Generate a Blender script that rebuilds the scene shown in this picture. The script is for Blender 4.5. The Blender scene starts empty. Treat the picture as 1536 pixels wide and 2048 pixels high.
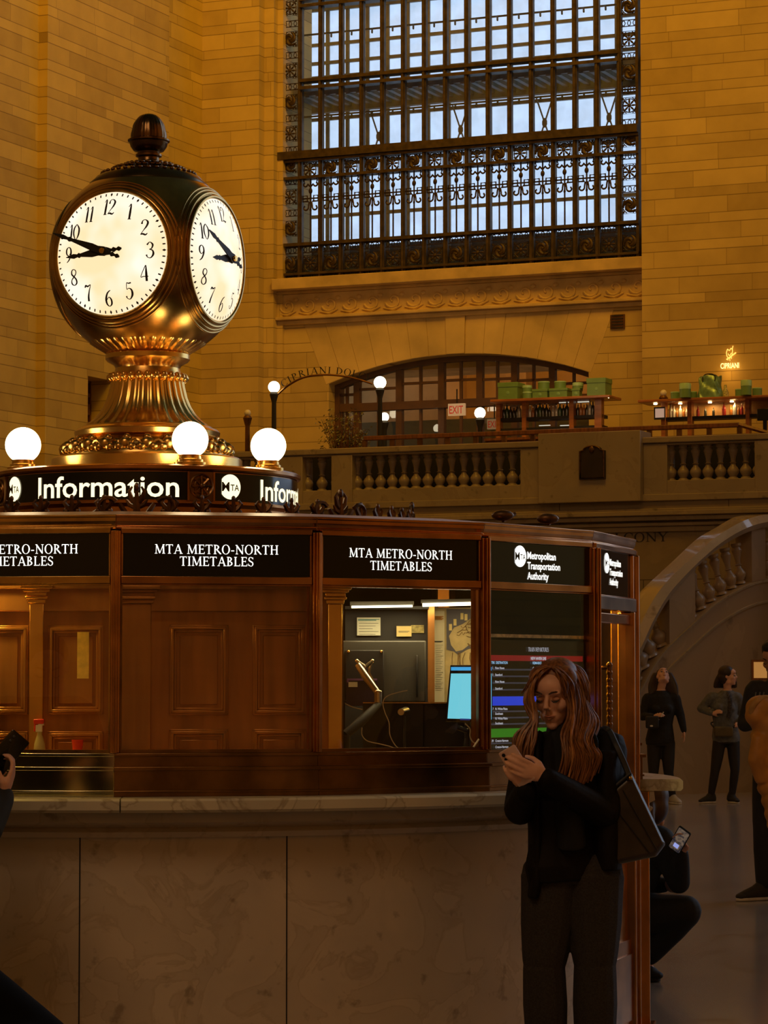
import bpy, math, random
from math import sin, cos, tan, pi, radians as R, atan, atan2, sqrt, floor
from mathutils import Matrix, Vector, noise

SC = bpy.context.scene
COL = SC.collection
random.seed(7)

# ---------------------------------------------------------------- camera
FPX = 5700.0
CAMZ = 1.5
TILT = atan(341 / FPX)
cam_d = bpy.data.cameras.new('camera')
cam = bpy.data.objects.new('camera', cam_d)
COL.objects.link(cam)
cam.location = (0, 0, CAMZ)
cam.rotation_euler = (pi / 2 + TILT, 0, 0)
cam_d.sensor_fit = 'VERTICAL'
cam_d.sensor_height = 36
cam_d.lens = 36 * FPX / 2048
cam_d.clip_end = 300
SC.camera = cam
SC.view_settings.view_transform = 'Standard'
SC.view_settings.look = 'None'
SC.view_settings.gamma = 1
SC.view_settings.exposure = 0.0
SC.view_settings.use_curve_mapping = False

G = R(-23.28)                       # the hall is turned against the lens axis
GM = Matrix.Rotation(G, 4, 'Z')     # hall frame: x along the far wall, y away, z up
GI = GM.inverted()

# ---------------------------------------------------------------- world and lights
W = bpy.data.worlds.new('world'); SC.world = W; W.use_nodes = True
_n = W.node_tree.nodes; _n.clear()
_bg = _n.new('ShaderNodeBackground'); _ow = _n.new('ShaderNodeOutputWorld')
_bg.inputs[0].default_value = (0.60, 0.74, 0.96, 1); _bg.inputs[1].default_value = 1.55
W.node_tree.links.new(_bg.outputs[0], _ow.inputs[0])

def area(name, loc, target, size, power, color, hall=True, sizey=None, spread=180):
    l = bpy.data.lights.new(name, 'AREA'); l.energy = power; l.color = color
    l.shape = 'RECTANGLE'; l.size = size; l.size_y = sizey or size; l.spread = R(spread)
    o = bpy.data.objects.new(name, l); COL.objects.link(o)
    a = Vector(loc); b = Vector(target)
    if hall: a = GM @ a; b = GM @ b
    o.location = a
    o.rotation_euler = (b - a).to_track_quat('-Z', 'Y').to_euler()
    return o
def point(name, loc, power, color, r=0.1):
    l = bpy.data.lights.new(name, 'POINT'); l.energy = power; l.color = color; l.shadow_soft_size = r
    o = bpy.data.objects.new(name, l); COL.objects.link(o); o.location = loc
    return o
AMB = (1.0, 0.43, 0.035)
area('cove_light_far', (-13, 26, 27), (-15, 46, 17), 14, 760, AMB, sizey=4, spread=110)
area('cove_light_side', (-8, 30, 27), (-22.9, 42, 19), 10, 1150, (1.0, .52, .03), sizey=4, spread=110)
area('rear_wall_fill', (3, 4, 26), (3, -16, 15), 14, 1300, AMB, sizey=4, spread=110)  # unseen lamp, added so the brass reflects a lit rear wall
area('right_wall_fill', (10, 18, 26), (26, 18, 15), 14, 1300, AMB, sizey=4, spread=110)  # also unseen, added for gold reflections off the right wall
area('hall_fill', (-3, -9, 21), (-6, 13, 1), 9, 760, (1.0, 0.66, 0.38), sizey=7)  # unseen fill added behind the camera to brighten booth front and faces

# ---------------------------------------------------------------- projection helpers
def ray(px, py):
    x = (px - 768) / FPX; y = (1024 - py) / FPX
    v = Vector((x, cos(TILT) - y * sin(TILT), sin(TILT) + y * cos(TILT)))
    return v / v.y
def at(px, py, Y):
    v = ray(px, py); return Vector((v.x * Y, Y, CAMZ + v.z * Y))
def hall(px, py, c):                # pixel on the plane y=c of the hall frame -> (u, z)
    v = GI.to_3x3() @ ray(px, py); t = c / v.y
    return v.x * t, CAMZ + v.z * t
def HU(px, c): return hall(px, 1365, c)[0]
def HZ(px, py, c): return hall(px, py, c)[1]
def sidewall(px, py, u):            # pixel on the plane x=u of the hall frame -> (n, z)
    v = GI.to_3x3() @ ray(px, py); t = u / v.x
    return v.y * t, CAMZ + v.z * t

# ---------------------------------------------------------------- materials
def _mat(name):
    m = bpy.data.materials.new(name); m.use_nodes = True
    nt = m.node_tree; b = nt.nodes['Principled BSDF']
    return m, nt, b
def nn(nt, typ, **kw):
    n = nt.nodes.new(typ)
    for k, v in kw.items():
        if k.startswith('i'): n.inputs[int(k[1:])].default_value = v
        else: setattr(n, k, v)
    return n
def lk(nt, a, b): nt.links.new(a, b)
def math_n(nt, op, a, b=None):
    n = nt.nodes.new('ShaderNodeMath'); n.operation = op
    for i, v in enumerate((a, b)):
        if v is None: continue
        if isinstance(v, (int, float)): n.inputs[i].default_value = v
        else: lk(nt, v, n.inputs[i])
    return n.outputs[0]
def pm(name, c, rough=0.5, metal=0.0, var=0.15, scale=6.0, bump=0.0, bscale=None, emit=None, es=0.0, spec=0.5, c2=None, coat=0.0, stretch=None, alpha=1.0, rvar=0.0):
    m, nt, b = _mat(name)
    tc = nn(nt, 'ShaderNodeTexCoord'); src = tc.outputs['Object']
    if stretch:
        mp = nn(nt, 'ShaderNodeMapping'); mp.inputs['Scale'].default_value = stretch
        lk(nt, src, mp.inputs[0]); src = mp.outputs[0]
    no = nn(nt, 'ShaderNodeTexNoise'); no.inputs['Scale'].default_value = scale; no.inputs['Detail'].default_value = 5
    lk(nt, src, no.inputs[0])
    rp = nn(nt, 'ShaderNodeValToRGB')
    a = c2 if c2 else tuple(max(0, v * (1 - var)) for v in c)
    bcol = c if c2 else tuple(min(1, v * (1 + var)) for v in c)
    rp.color_ramp.elements[0].color = (*a, 1); rp.color_ramp.elements[0].position = 0.35
    rp.color_ramp.elements[1].color = (*bcol, 1); rp.color_ramp.elements[1].position = 0.65
    lk(nt, no.outputs[0], rp.inputs[0]); lk(nt, rp.outputs[0], b.inputs['Base Color'])
    b.inputs['Roughness'].default_value = rough; b.inputs['Metallic'].default_value = metal
    b.inputs['Specular IOR Level'].default_value = spec; b.inputs['Coat Weight'].default_value = coat
    b.inputs['Alpha'].default_value = alpha
    if rvar:
        mr = nn(nt, 'ShaderNodeMapRange'); mr.inputs['To Min'].default_value = max(0.02, rough - rvar); mr.inputs['To Max'].default_value = rough + rvar
        lk(nt, no.outputs[0], mr.inputs[0]); lk(nt, mr.outputs[0], b.inputs['Roughness'])
    if bump:
        bn = nn(nt, 'ShaderNodeBump'); bn.inputs['Strength'].default_value = bump; bn.inputs['Distance'].default_value = 0.01
        n2 = nn(nt, 'ShaderNodeTexNoise'); n2.inputs['Scale'].default_value = bscale or scale * 4; n2.inputs['Detail'].default_value = 4
        lk(nt, src, n2.inputs[0]); lk(nt, n2.outputs[0], bn.inputs['Height']); lk(nt, bn.outputs[0], b.inputs['Normal'])
    if emit:
        b.inputs['Emission Color'].default_value = (*emit, 1); b.inputs['Emission Strength'].default_value = es
    return m
def glow(name, c, s, c2=None, scale=5, base=.02):
    m, nt, b = _mat(name); b.inputs['Base Color'].default_value = (base, base * .92, base * .8, 1); b.inputs['Roughness'].default_value = 0.3
    b.inputs['Emission Strength'].default_value = s; b.inputs['Emission Color'].default_value = (*c, 1)
    if c2:
        tc = nn(nt, 'ShaderNodeTexCoord'); no = nn(nt, 'ShaderNodeTexNoise'); no.inputs['Scale'].default_value = scale
        mx = nn(nt, 'ShaderNodeMix', data_type='RGBA'); lk(nt, tc.outputs['Object'], no.inputs[0])
        mr = nn(nt, 'ShaderNodeMapRange'); mr.inputs[1].default_value = .35; mr.inputs[2].default_value = .65
        lk(nt, no.outputs[0], mr.inputs[0]); lk(nt, mr.outputs[0], mx.inputs[0])
        mx.inputs[6].default_value = (*c, 1); mx.inputs[7].default_value = (*c2, 1)
        lk(nt, mx.outputs[2], b.inputs['Emission Color'])
    return m
def glassm(name, tint=(1, 1, 1), refl=0.06, rough=0.02, dirt=0.0):
    m, nt, b = _mat(name); nt.nodes.remove(b); out = nt.nodes['Material Output']
    t = nn(nt, 'ShaderNodeBsdfTransparent'); t.inputs[0].default_value = (*tint, 1)
    g = nn(nt, 'ShaderNodeBsdfGlossy'); g.inputs['Roughness'].default_value = rough
    ge = nn(nt, 'ShaderNodeNewGeometry'); vm = nn(nt, 'ShaderNodeVectorMath', operation='DOT_PRODUCT')
    lk(nt, ge.outputs['Normal'], vm.inputs[0]); lk(nt, ge.outputs['Incoming'], vm.inputs[1])
    c_ = math_n(nt, 'POWER', math_n(nt, 'SUBTRACT', 1.0, math_n(nt, 'ABSOLUTE', vm.outputs['Value'])), 5.0)
    a = math_n(nt, 'MULTIPLY_ADD', c_, .92); a.node.inputs[2].default_value = .04 + refl
    mx = nn(nt, 'ShaderNodeMixShader'); lk(nt, a, mx.inputs[0]); lk(nt, t.outputs[0], mx.inputs[1]); lk(nt, g.outputs[0], mx.inputs[2])
    last = mx.outputs[0]
    if dirt:
        tc = nn(nt, 'ShaderNodeTexCoord'); no = nn(nt, 'ShaderNodeTexNoise'); no.inputs['Scale'].default_value = 3
        lk(nt, tc.outputs['Object'], no.inputs[0]); d = nn(nt, 'ShaderNodeBsdfDiffuse'); d.inputs[0].default_value = (.6, .62, .6, 1)
        mm = math_n(nt, 'MULTIPLY', no.outputs[0], dirt); m2 = nn(nt, 'ShaderNodeMixShader')
        lk(nt, mm, m2.inputs[0]); lk(nt, last, m2.inputs[1]); lk(nt, d.outputs[0], m2.inputs[2]); last = m2.outputs[0]
    lk(nt, last, out.inputs[0])
    return m
def stone(name, axis, c=(0.62, 0.45, 0.16), blk=1.25, cyc=0.44, joint=0.011):
    """ashlar limestone: tall and thin courses in turn; axis 0 -> runs along x, 1 -> along y (object space)"""
    m, nt, b = _mat(name)
    tc = nn(nt, 'ShaderNodeTexCoord'); sp = nn(nt, 'ShaderNodeSeparateXYZ'); lk(nt, tc.outputs['Object'], sp.inputs[0])
    X = sp.outputs[axis]; Z = sp.outputs[2]
    cz = math_n(nt, 'DIVIDE', Z, cyc); ci = math_n(nt, 'FLOOR', cz); ft = math_n(nt, 'SUBTRACT', cz, ci)
    thin = math_n(nt, 'GREATER_THAN', ft, 0.64)
    row = math_n(nt, 'ADD', math_n(nt, 'MULTIPLY', ci, 2.0), thin)
    xs = math_n(nt, 'ADD', math_n(nt, 'DIVIDE', X, blk), math_n(nt, 'MULTIPLY', row, 0.381))
    wn0 = nn(nt, 'ShaderNodeTexWhiteNoise', noise_dimensions='1D'); lk(nt, row, wn0.inputs['W'])
    xs = math_n(nt, 'ADD', xs, wn0.outputs[0]); xi = math_n(nt, 'FLOOR', xs); fx = math_n(nt, 'SUBTRACT', xs, xi)
    cb = nn(nt, 'ShaderNodeCombineXYZ'); lk(nt, xi, cb.inputs[0]); lk(nt, row, cb.inputs[1])
    wn = nn(nt, 'ShaderNodeTexWhiteNoise', noise_dimensions='2D'); lk(nt, cb.outputs[0], wn.inputs['Vector'])
    jz1 = math_n(nt, 'LESS_THAN', ft, joint / cyc)
    d2 = math_n(nt, 'ABSOLUTE', math_n(nt, 'SUBTRACT', ft, 0.64)); jz2 = math_n(nt, 'LESS_THAN', d2, joint / cyc * .6)
    jx = math_n(nt, 'LESS_THAN', fx, joint * .7 / blk)
    j = math_n(nt, 'MAXIMUM', math_n(nt, 'MAXIMUM', jz1, jz2), math_n(nt, 'MULTIPLY', jx, 0.8))
    no = nn(nt, 'ShaderNodeTexNoise'); no.inputs['Scale'].default_value = 2.5; no.inputs['Detail'].default_value = 8; lk(nt, tc.outputs['Object'], no.inputs[0])
    n3 = nn(nt, 'ShaderNodeTexNoise'); n3.inputs['Scale'].default_value = 0.35; n3.inputs['Detail'].default_value = 3; lk(nt, tc.outputs['Object'], n3.inputs[0])
    v = math_n(nt, 'ADD', math_n(nt, 'MULTIPLY', wn.outputs[0], 0.34), math_n(nt, 'MULTIPLY', no.outputs[0], 0.45))
    v = math_n(nt, 'ADD', v, math_n(nt, 'MULTIPLY', n3.outputs[0], 0.35))
    rp = nn(nt, 'ShaderNodeValToRGB'); lk(nt, v, rp.inputs[0])
    rp.color_ramp.elements[0].position = .25; rp.color_ramp.elements[0].color = (c[0] * .62, c[1] * .58, c[2] * .5, 1)
    rp.color_ramp.elements[1].position = .9; rp.color_ramp.elements[1].color = (c[0] * 1.12, c[1] * 1.12, c[2] * 1.1, 1)
    mx = nn(nt, 'ShaderNodeMix', data_type='RGBA'); lk(nt, math_n(nt, 'MULTIPLY', j, 0.72), mx.inputs[0]); lk(nt, rp.outputs[0], mx.inputs[6])
    mx.inputs[7].default_value = (c[0] * .25, c[1] * .2, c[2] * .15, 1)
    lk(nt, mx.outputs[2], b.inputs['Base Color']); b.inputs['Roughness'].default_value = 0.75
    bn = nn(nt, 'ShaderNodeBump'); bn.inputs['Strength'].default_value = .6; bn.inputs['Distance'].default_value = .02
    h = math_n(nt, 'SUBTRACT', math_n(nt, 'MULTIPLY', wn.outputs[0], .25), j); lk(nt, h, bn.inputs['Height']); lk(nt, bn.outputs[0], b.inputs['Normal'])
    return m
def marble(name, c, vein, rough=0.25, scale=2.2, joints=None, coat=0.0):
    m, nt, b = _mat(name)
    tc = nn(nt, 'ShaderNodeTexCoord')
    no = nn(nt, 'ShaderNodeTexNoise'); no.inputs['Scale'].default_value = scale; no.inputs['Detail'].default_value = 9; no.inputs['Distortion'].default_value = 1.2
    lk(nt, tc.outputs['Object'], no.inputs[0])
    rp = nn(nt, 'ShaderNodeValToRGB'); e = rp.color_ramp.elements
    e[0].position = 0.0; e[0].color = (*c, 1); e[1].position = 1; e[1].color = tuple(x * .82 for x in c) + (1,)
    for p, cc in ((.475, tuple(x * .93 for x in c)), (.5, vein), (.522, tuple(x * 1.02 for x in c))):
        q = e.new(p); q.color = (*cc, 1)
    lk(nt, no.outputs[0], rp.inputs[0])
    n2 = nn(nt, 'ShaderNodeTexNoise'); n2.inputs['Scale'].default_value = scale * 4; n2.inputs['Detail'].default_value = 6; lk(nt, tc.outputs['Object'], n2.inputs[0])
    r2 = nn(nt, 'ShaderNodeValToRGB'); r2.color_ramp.elements[0].position = .27; r2.color_ramp.elements[0].color = (*[x * .55 for x in c], 1)
    r2.color_ramp.elements[1].position = .37; r2.color_ramp.elements[1].color = (1, 1, 1, 1); lk(nt, n2.outputs[0], r2.inputs[0])
    n4 = nn(nt, 'ShaderNodeTexNoise'); n4.inputs['Scale'].default_value = scale * .8; lk(nt, tc.outputs['Object'], n4.inputs[0])
    r4 = nn(nt, 'ShaderNodeValToRGB'); r4.color_ramp.elements[0].position = .3; r4.color_ramp.elements[0].color = (.8, .8, .82, 1)
    r4.color_ramp.elements[1].position = .7; r4.color_ramp.elements[1].color = (1, .98, .94, 1); lk(nt, n4.outputs[0], r4.inputs[0])
    m1 = nn(nt, 'ShaderNodeMix', data_type='RGBA', blend_type='MULTIPLY'); m1.inputs[0].default_value = .55
    lk(nt, rp.outputs[0], m1.inputs[6]); lk(nt, r2.outputs[0], m1.inputs[7])
    m2 = nn(nt, 'ShaderNodeMix', data_type='RGBA', blend_type='MULTIPLY'); m2.inputs[0].default_value = 1
    lk(nt, m1.outputs[2], m2.inputs[6]); lk(nt, r4.outputs[0], m2.inputs[7]); last = m2.outputs[2]
    if joints:
        br = nn(nt, 'ShaderNodeTexBrick'); br.offset = joints[3] if len(joints) > 3 else 0; br.inputs['Color1'].default_value = (1, 1, 1, 1); br.inputs['Color2'].default_value = (.88, .88, .88, 1)
        br.inputs['Mortar'].default_value = (.25, .22, .2, 1); br.inputs['Scale'].default_value = 1; br.inputs['Mortar Size'].default_value = .006
        br.inputs['Brick Width'].default_value = joints[0]; br.inputs['Row Height'].default_value = joints[1]
        s2 = nn(nt, 'ShaderNodeSeparateXYZ'); cb = nn(nt, 'ShaderNodeCombineXYZ'); lk(nt, tc.outputs['Object'], s2.inputs[0])
        ax = {'xy': (0, 1), 'xz': (0, 2), 'yz': (1, 2)}[joints[2]]
        lk(nt, s2.outputs[ax[0]], cb.inputs[0]); lk(nt, s2.outputs[ax[1]], cb.inputs[1]); lk(nt, cb.outputs[0], br.inputs[0])
        m3 = nn(nt, 'ShaderNodeMix', data_type='RGBA', blend_type='MULTIPLY'); m3.inputs[0].default_value = 1
        lk(nt, last, m3.inputs[6]); lk(nt, br.outputs[0], m3.inputs[7]); last = m3.outputs[2]
    lk(nt, last, b.inputs['Base Color']); b.inputs['Roughness'].default_value = rough; b.inputs['Coat Weight'].default_value = coat
    return m

M = {}
M['stone_x'] = stone('limestone_far', 0)
M['stone_y'] = stone('limestone_side', 1, c=(.64, .45, .10))
M['stone_plain'] = pm('limestone_smooth', (.58, .41, .17), .75, var=.18, scale=2.5, bump=.15)
M['stone_dark'] = pm('limestone_warm', (.46, .34, .2), .75, var=.2, scale=3, bump=.15)
M['marble_wall'] = marble('balcony_marble', (.27, .21, .145), (.24, .185, .125), .35, .8, joints=(2.6, 1.5, 'xz', .5))
M['marble_bal'] = marble('balustrade_marble', (.31, .25, .18), (.27, .21, .15), .35, 1.5)
M['marble_stair'] = marble('stair_marble', (.38, .275, .18), (.34, .245, .16), .28, .7)
M['marble_rail'] = marble('polished_marble', (.40, .34, .26), (.36, .3, .22), .10, .9, coat=.4)
M['marble_booth'] = marble('booth_marble', (.60, .52, .42), (.50, .42, .32), .34, 3.6)
M['marble_slab'] = marble('counter_marble', (.62, .58, .46), (.4, .35, .26), .25, 3)
M['floor'] = marble('floor_marble', (.40, .35, .30), (.28, .23, .18), .16, .5, joints=(3.4, 3.4, 'xy', 0))
M['iron'] = pm('window_bronze', (.085, .06, .03), .45, .55, var=.3, scale=9)
M['iron_orn'] = pm('cast_iron_ornament', (.055, .035, .015), .5, .5, var=.4, scale=12)
M['steel_out'] = pm('outer_steel', (.22, .20, .17), .55, .2, var=.2)
M['brass'] = pm('polished_brass', (.88, .54, .15), .24, 1, var=.12, scale=5, rvar=.06)
M['brass_dk'] = pm('aged_brass', (.50, .30, .085), .24, 1, var=.25, scale=7, rvar=.08)
M['bronze'] = pm('red_bronze', (.48, .22, .075), .22, 1, var=.25, scale=6, rvar=.08)
M['bronze_dk'] = pm('dark_bronze', (.24, .125, .045), .32, 1, var=.3, scale=6, rvar=.08)
M['bronze_cap'] = pm('bronze_cap', (.15, .085, .035), .26, 1, var=.3, scale=6)
M['bronze_flat'] = pm('bronze_casting', (.12, .06, .025), .42, .8, var=.35, scale=20)
M['wood'] = pm('bronze_panelling', (.40, .18, .05), .22, .65, var=.2, scale=3, stretch=(6, 6, .6), rvar=.08)
M['wood_dk'] = pm('dark_mahogany', (.17, .062, .02), .3, 0, var=.3, scale=4, stretch=(6, 6, .6))
M['brass_reflect'] = pm('reflection_paled_brass', (.66, .60, .36), .13, 1, var=.12, scale=4, rvar=.05)  # paler brass copy, whitish reflections of the left facets painted into its colour
M['black'] = pm('black_gloss', (.004, .004, .004), .12, 0, var=0)
M['black_m'] = pm('black_matt', (.012, .011, .011), .6, 0, var=.2)
M['grey_dk'] = pm('dark_grey_plastic', (.05, .048, .042), .45, 0, var=.15)
M['glass'] = glassm('booth_glass', (1, .97, .9), .02)
M['glass_w'] = glassm('window_pane', (.93, .97, 1), .01, .05, dirt=.22)
M['glass_in'] = glassm('hall_pane', (.9, .8, .6), .05, .03)
M['white_e'] = glow('lit_lettering', (1, .97, .88), 1.7)
M['cream_e'] = glow('lit_cream', (1, .86, .52), 1.6)
M['globe_e'] = glow('lit_globe', (1, .80, .45), 9.0)
M['lamp_e'] = glow('lit_far_globe', (1, .84, .55), 7.0)
M['tube_e'] = glow('lit_tube', (1, .88, .58), 5.0)
M['spot_e'] = glow('lit_spot', (1, .72, .35), 9.0)
M['dial'] = glow('opal_dial', (1.0, .74, .42), 1.12, c2=(1.0, .92, .76), scale=5)
M['skin'] = pm('skin', (.74, .42, .30), .5, 0, var=.06, scale=12, spec=.35)
M['skin2'] = pm('skin_tan', (.45, .23, .14), .5, 0, var=.06, scale=12, spec=.35)

# ---------------------------------------------------------------- mesh builder
class MB:
    def __init__(s, T=None): s.v = []; s.f = []; s.T = T or Matrix.Identity(4)
    def add(s, vs, fs):
        o = len(s.v); s.v += [s.T @ Vector(p) for p in vs]; s.f += [tuple(i + o for i in f) for f in fs]
    def box(s, a, b):
        x0, y0, z0 = a; x1, y1, z1 = b
        if x0 > x1: x0, x1 = x1, x0
        if y0 > y1: y0, y1 = y1, y0
        if z0 > z1: z0, z1 = z1, z0
        s.add([(x0, y0, z0), (x1, y0, z0), (x1, y1, z0), (x0, y1, z0), (x0, y0, z1), (x1, y0, z1), (x1, y1, z1), (x0, y1, z1)],
              [(0, 3, 2, 1), (4, 5, 6, 7), (0, 1, 5, 4), (1, 2, 6, 5), (2, 3, 7, 6), (3, 0, 4, 7)])
    def hexa(s, p):
        s.add(p, [(0, 3, 2, 1), (4, 5, 6, 7), (0, 1, 5, 4), (1, 2, 6, 5), (2, 3, 7, 6), (3, 0, 4, 7)])
    def obox(s, c, ax, ay, az, h):       # oriented box: centre, unit axes, half sizes
        c = Vector(c); ax = Vector(ax) * h[0]; ay = Vector(ay) * h[1]; az = Vector(az) * h[2]
        s.hexa([c - ax - ay - az, c + ax - ay - az, c + ax + ay - az, c - ax + ay - az, c - ax - ay + az, c + ax - ay + az, c + ax + ay + az, c - ax + ay + az])
    def rings(s, rs, closed=False, cap=True, loop=True):
        n = len(rs[0]); vs = [p for r in rs for p in r]; fs = []
        m = len(rs)
        for i in range(m if closed else m - 1):
            a = i * n; b = ((i + 1) % m) * n
            for j in range(n if loop else n - 1):
                k = (j + 1) % n; fs.append((a + j, a + k, b + k, b + j))
        if cap and not closed and loop:
            fs.append(tuple(range(n - 1, -1, -1))); fs.append(tuple(range((m - 1) * n, m * n)))
        s.add(vs, fs)
    def tube(s, pts, r, seg=8, closed=False, flat=None):
        pts = [Vector(p) for p in pts]; n = len(pts)
        if not isinstance(r, (list, tuple)): r = [r] * n
        rs = []; up = None
        for i, p in enumerate(pts):
            if closed: t = pts[(i + 1) % n] - pts[i - 1]
            else: t = pts[min(i + 1, n - 1)] - pts[max(i - 1, 0)]
            if t.length < 1e-9: t = Vector((0, 0, 1))
            t.normalize()
            if up is None:
                up = Vector((0, 0, 1)) if abs(t.z) < .9 else Vector((1, 0, 0))
                if flat is not None: up = Vector(flat)
            a = t.cross(up)
            if a.length < 1e-6: a = t.orthogonal()
            a.normalize(); b = a.cross(t).normalized(); up = b
            rr = r[i]; ra, rb = (rr if isinstance(rr, (list, tuple)) else (rr, rr))
            rs.append([p + a * (cos(2 * pi * k / seg) * ra) + b * (sin(2 * pi * k / seg) * rb) for k in range(seg)])
        s.rings(rs, closed=closed)
    def lathe(s, prof, seg=32, c=(0, 0, 0), flute=None, a0=0, a1=2 * pi):
        full = abs(a1 - a0 - 2 * pi) < 1e-6; n = seg if full else seg + 1
        rs = []
        for (r, z) in prof:
            row = []
            for k in range(n):
                a = a0 + (a1 - a0) * k / seg; rr = r
                if flute: rr = r * flute(a, z)
                row.append((c[0] + rr * cos(a), c[1] + rr * sin(a), c[2] + z))
            rs.append(row)
        s.rings(rs, cap=full, loop=full)
    def ell(s, c, r, seg=16, rg=10, M3=None):
        c = Vector(c); vs = []; fs = []
        if not isinstance(r, (list, tuple)): r = (r, r, r)
        for i in range(rg + 1):
            t = pi * i / rg
            for j in range(seg):
                a = 2 * pi * j / seg; p = Vector((r[0] * sin(t) * cos(a), r[1] * sin(t) * sin(a), r[2] * cos(t)))
                if M3: p = M3 @ p
                vs.append(c + p)
        for i in range(rg):
            for j in range(seg):
                k = (j + 1) % seg; fs.append((i * seg + j, (i + 1) * seg + j, (i + 1) * seg + k, i * seg + k))
        s.add(vs, fs)
    def prism(s, poly, fn, d0, d1):      # poly in 2d, fn(x, y, depth) -> 3d
        n = len(poly); vs = [fn(x, y, d0) for x, y in poly] + [fn(x, y, d1) for x, y in poly]
        fs = [tuple(range(n - 1, -1, -1)), tuple(range(n, 2 * n))] + [(i, (i + 1) % n, n + (i + 1) % n, n + i) for i in range(n)]
        s.add(vs, fs)
    def build(s, name, mat, parent=None, frame=None, smooth=True, angle=40, bevel=0, mods=None):
        me = bpy.data.meshes.new(name); inv = Matrix.Identity(4)
        if parent is not None: inv = PM[parent.name].inverted()
        elif frame is not None: inv = frame.inverted()
        me.from_pydata([inv @ p for p in s.v], [], s.f)
        me.materials.append(mat); me.validate(); me.update()
        fixn(me)
        if smooth:
            me.polygons.foreach_set('use_smooth', [True] * len(me.polygons))
            if angle < 180: me.set_sharp_from_angle(angle=R(angle))
        o = bpy.data.objects.new(name, me); COL.objects.link(o)
        if parent is not None: o.parent = parent; PM[o.name] = PM[parent.name]
        else:
            o.matrix_world = frame if frame is not None else Matrix.Identity(4); PM[o.name] = frame if frame is not None else Matrix.Identity(4)
        if bevel:
            md = o.modifiers.new('edge', 'BEVEL'); md.width = bevel; md.segments = 2; md.limit_method = 'ANGLE'; md.angle_limit = R(40)
        return o
import bmesh
def fixn(me):
    bm = bmesh.new(); bm.from_mesh(me); bmesh.ops.recalc_face_normals(bm, faces=bm.faces); bm.to_mesh(me); bm.free()
PM = {}
def tag(o, label=None, cat=None, group=None, kind=None):
    if label: o['label'] = label
    if cat: o['category'] = cat
    if group: o['group'] = group
    if kind: o['kind'] = kind
    return o
def thing(name, label, cat, loc=(0, 0, 0), rot=None, group=None):
    o = bpy.data.objects.new(name, None); COL.objects.link(o); o.empty_display_size = .1
    m = Matrix.Translation(Vector(loc))
    if rot is not None: m = m @ (rot if isinstance(rot, Matrix) else Matrix.Rotation(rot, 4, 'Z'))
    o.matrix_world = m; PM[o.name] = m
    return tag(o, label, cat, group)
def copy_tree(o, mat, label=None, parent=None):
    c = o.copy(); COL.objects.link(c)
    if parent is None: c.matrix_world = mat; PM[c.name] = mat
    else: c.parent = parent; PM[c.name] = PM[parent.name]
    if label: c['label'] = label
    for ch in list(o.children): copy_tree(ch, None, None, c)
    return c
def crom(pts, k=6, closed=False):
    pts = [Vector(p) for p in pts]; n = len(pts); out = []
    rng = range(n) if closed else range(n - 1)
    for i in rng:
        p0 = pts[i - 1] if (closed or i > 0) else pts[0]; p1 = pts[i]; p2 = pts[(i + 1) % n]
        p3 = pts[(i + 2) % n] if (closed or i + 2 < n) else pts[-1]
        for j in range(k):
            t = j / k
            out.append(.5 * ((2 * p1) + (p2 - p0) * t + (2 * p0 - 5 * p1 + 4 * p2 - p3) * t * t + (3 * p1 - p0 - 3 * p2 + p3) * t ** 3))
    if not closed: out.append(pts[-1])
    return out
def remesh(mb, name, mat, parent, voxel, smooth=6, factor=.5):
    o = mb.build(name, mat, parent)
    r = o.modifiers.new('r', 'REMESH'); r.mode = 'VOXEL'; r.voxel_size = voxel; r.use_smooth_shade = True
    q = o.modifiers.new('s', 'SMOOTH'); q.iterations = smooth; q.factor = factor
    dg = bpy.context.evaluated_depsgraph_get()
    me = bpy.data.meshes.new_from_object(o.evaluated_get(dg))
    o.modifiers.clear(); o.data = me; me.name = name
    if not me.materials: me.materials.append(mat)
    me.polygons.foreach_set('use_smooth', [True] * len(me.polygons))
    return o

# ---------------------------------------------------------------- lettering
_tc = {}
def sans(txt, bold=0.0):
    """outline of a line of text with cap height 1, starting at x=0 -> verts, faces, width"""
    key = (txt, bold)
    if key in _tc: return _tc[key]
    cu = bpy.data.curves.new('t', 'FONT'); cu.body = txt; cu.size = 1 / .7; cu.offset = bold; cu.resolution_u = 3; cu.fill_mode = 'FRONT'
    o = bpy.data.objects.new('t', cu); COL.objects.link(o)
    dg = bpy.context.evaluated_depsgraph_get(); me = bpy.data.meshes.new_from_object(o.evaluated_get(dg))
    vs = [(v.co.x, v.co.y) for v in me.vertices]; fs = [tuple(p.vertices) for p in me.polygons]
    bpy.data.objects.remove(o); bpy.data.curves.remove(cu); bpy.data.meshes.remove(me)
    x0 = min(v[0] for v in vs); w = max(v[0] for v in vs) - x0
    vs = [(v[0] - x0, v[1]) for v in vs]; _tc[key] = (vs, fs, w)
    return _tc[key]
def put_sans(mb, txt, fn, x, y, h, width=None, align='c', bold=0.0):
    vs, fs, w = sans(txt, bold); sx = h
    if width: sx = width / w
    W_ = w * sx; ox = x - (W_ / 2 if align == 'c' else (W_ if align == 'r' else 0))
    mb.add([fn(ox + a * sx, y + b * h) for a, b in vs], fs)
def bar(x0, y0, x1, y1, w):
    dx, dy = x1 - x0, y1 - y0; l = sqrt(dx * dx + dy * dy); nx, ny = -dy / l * w / 2, dx / l * w / 2
    return [[(x0 - nx, y0 - ny), (x1 - nx, y1 - ny), (x1 + nx, y1 + ny), (x0 + nx, y0 + ny)]]
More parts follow.
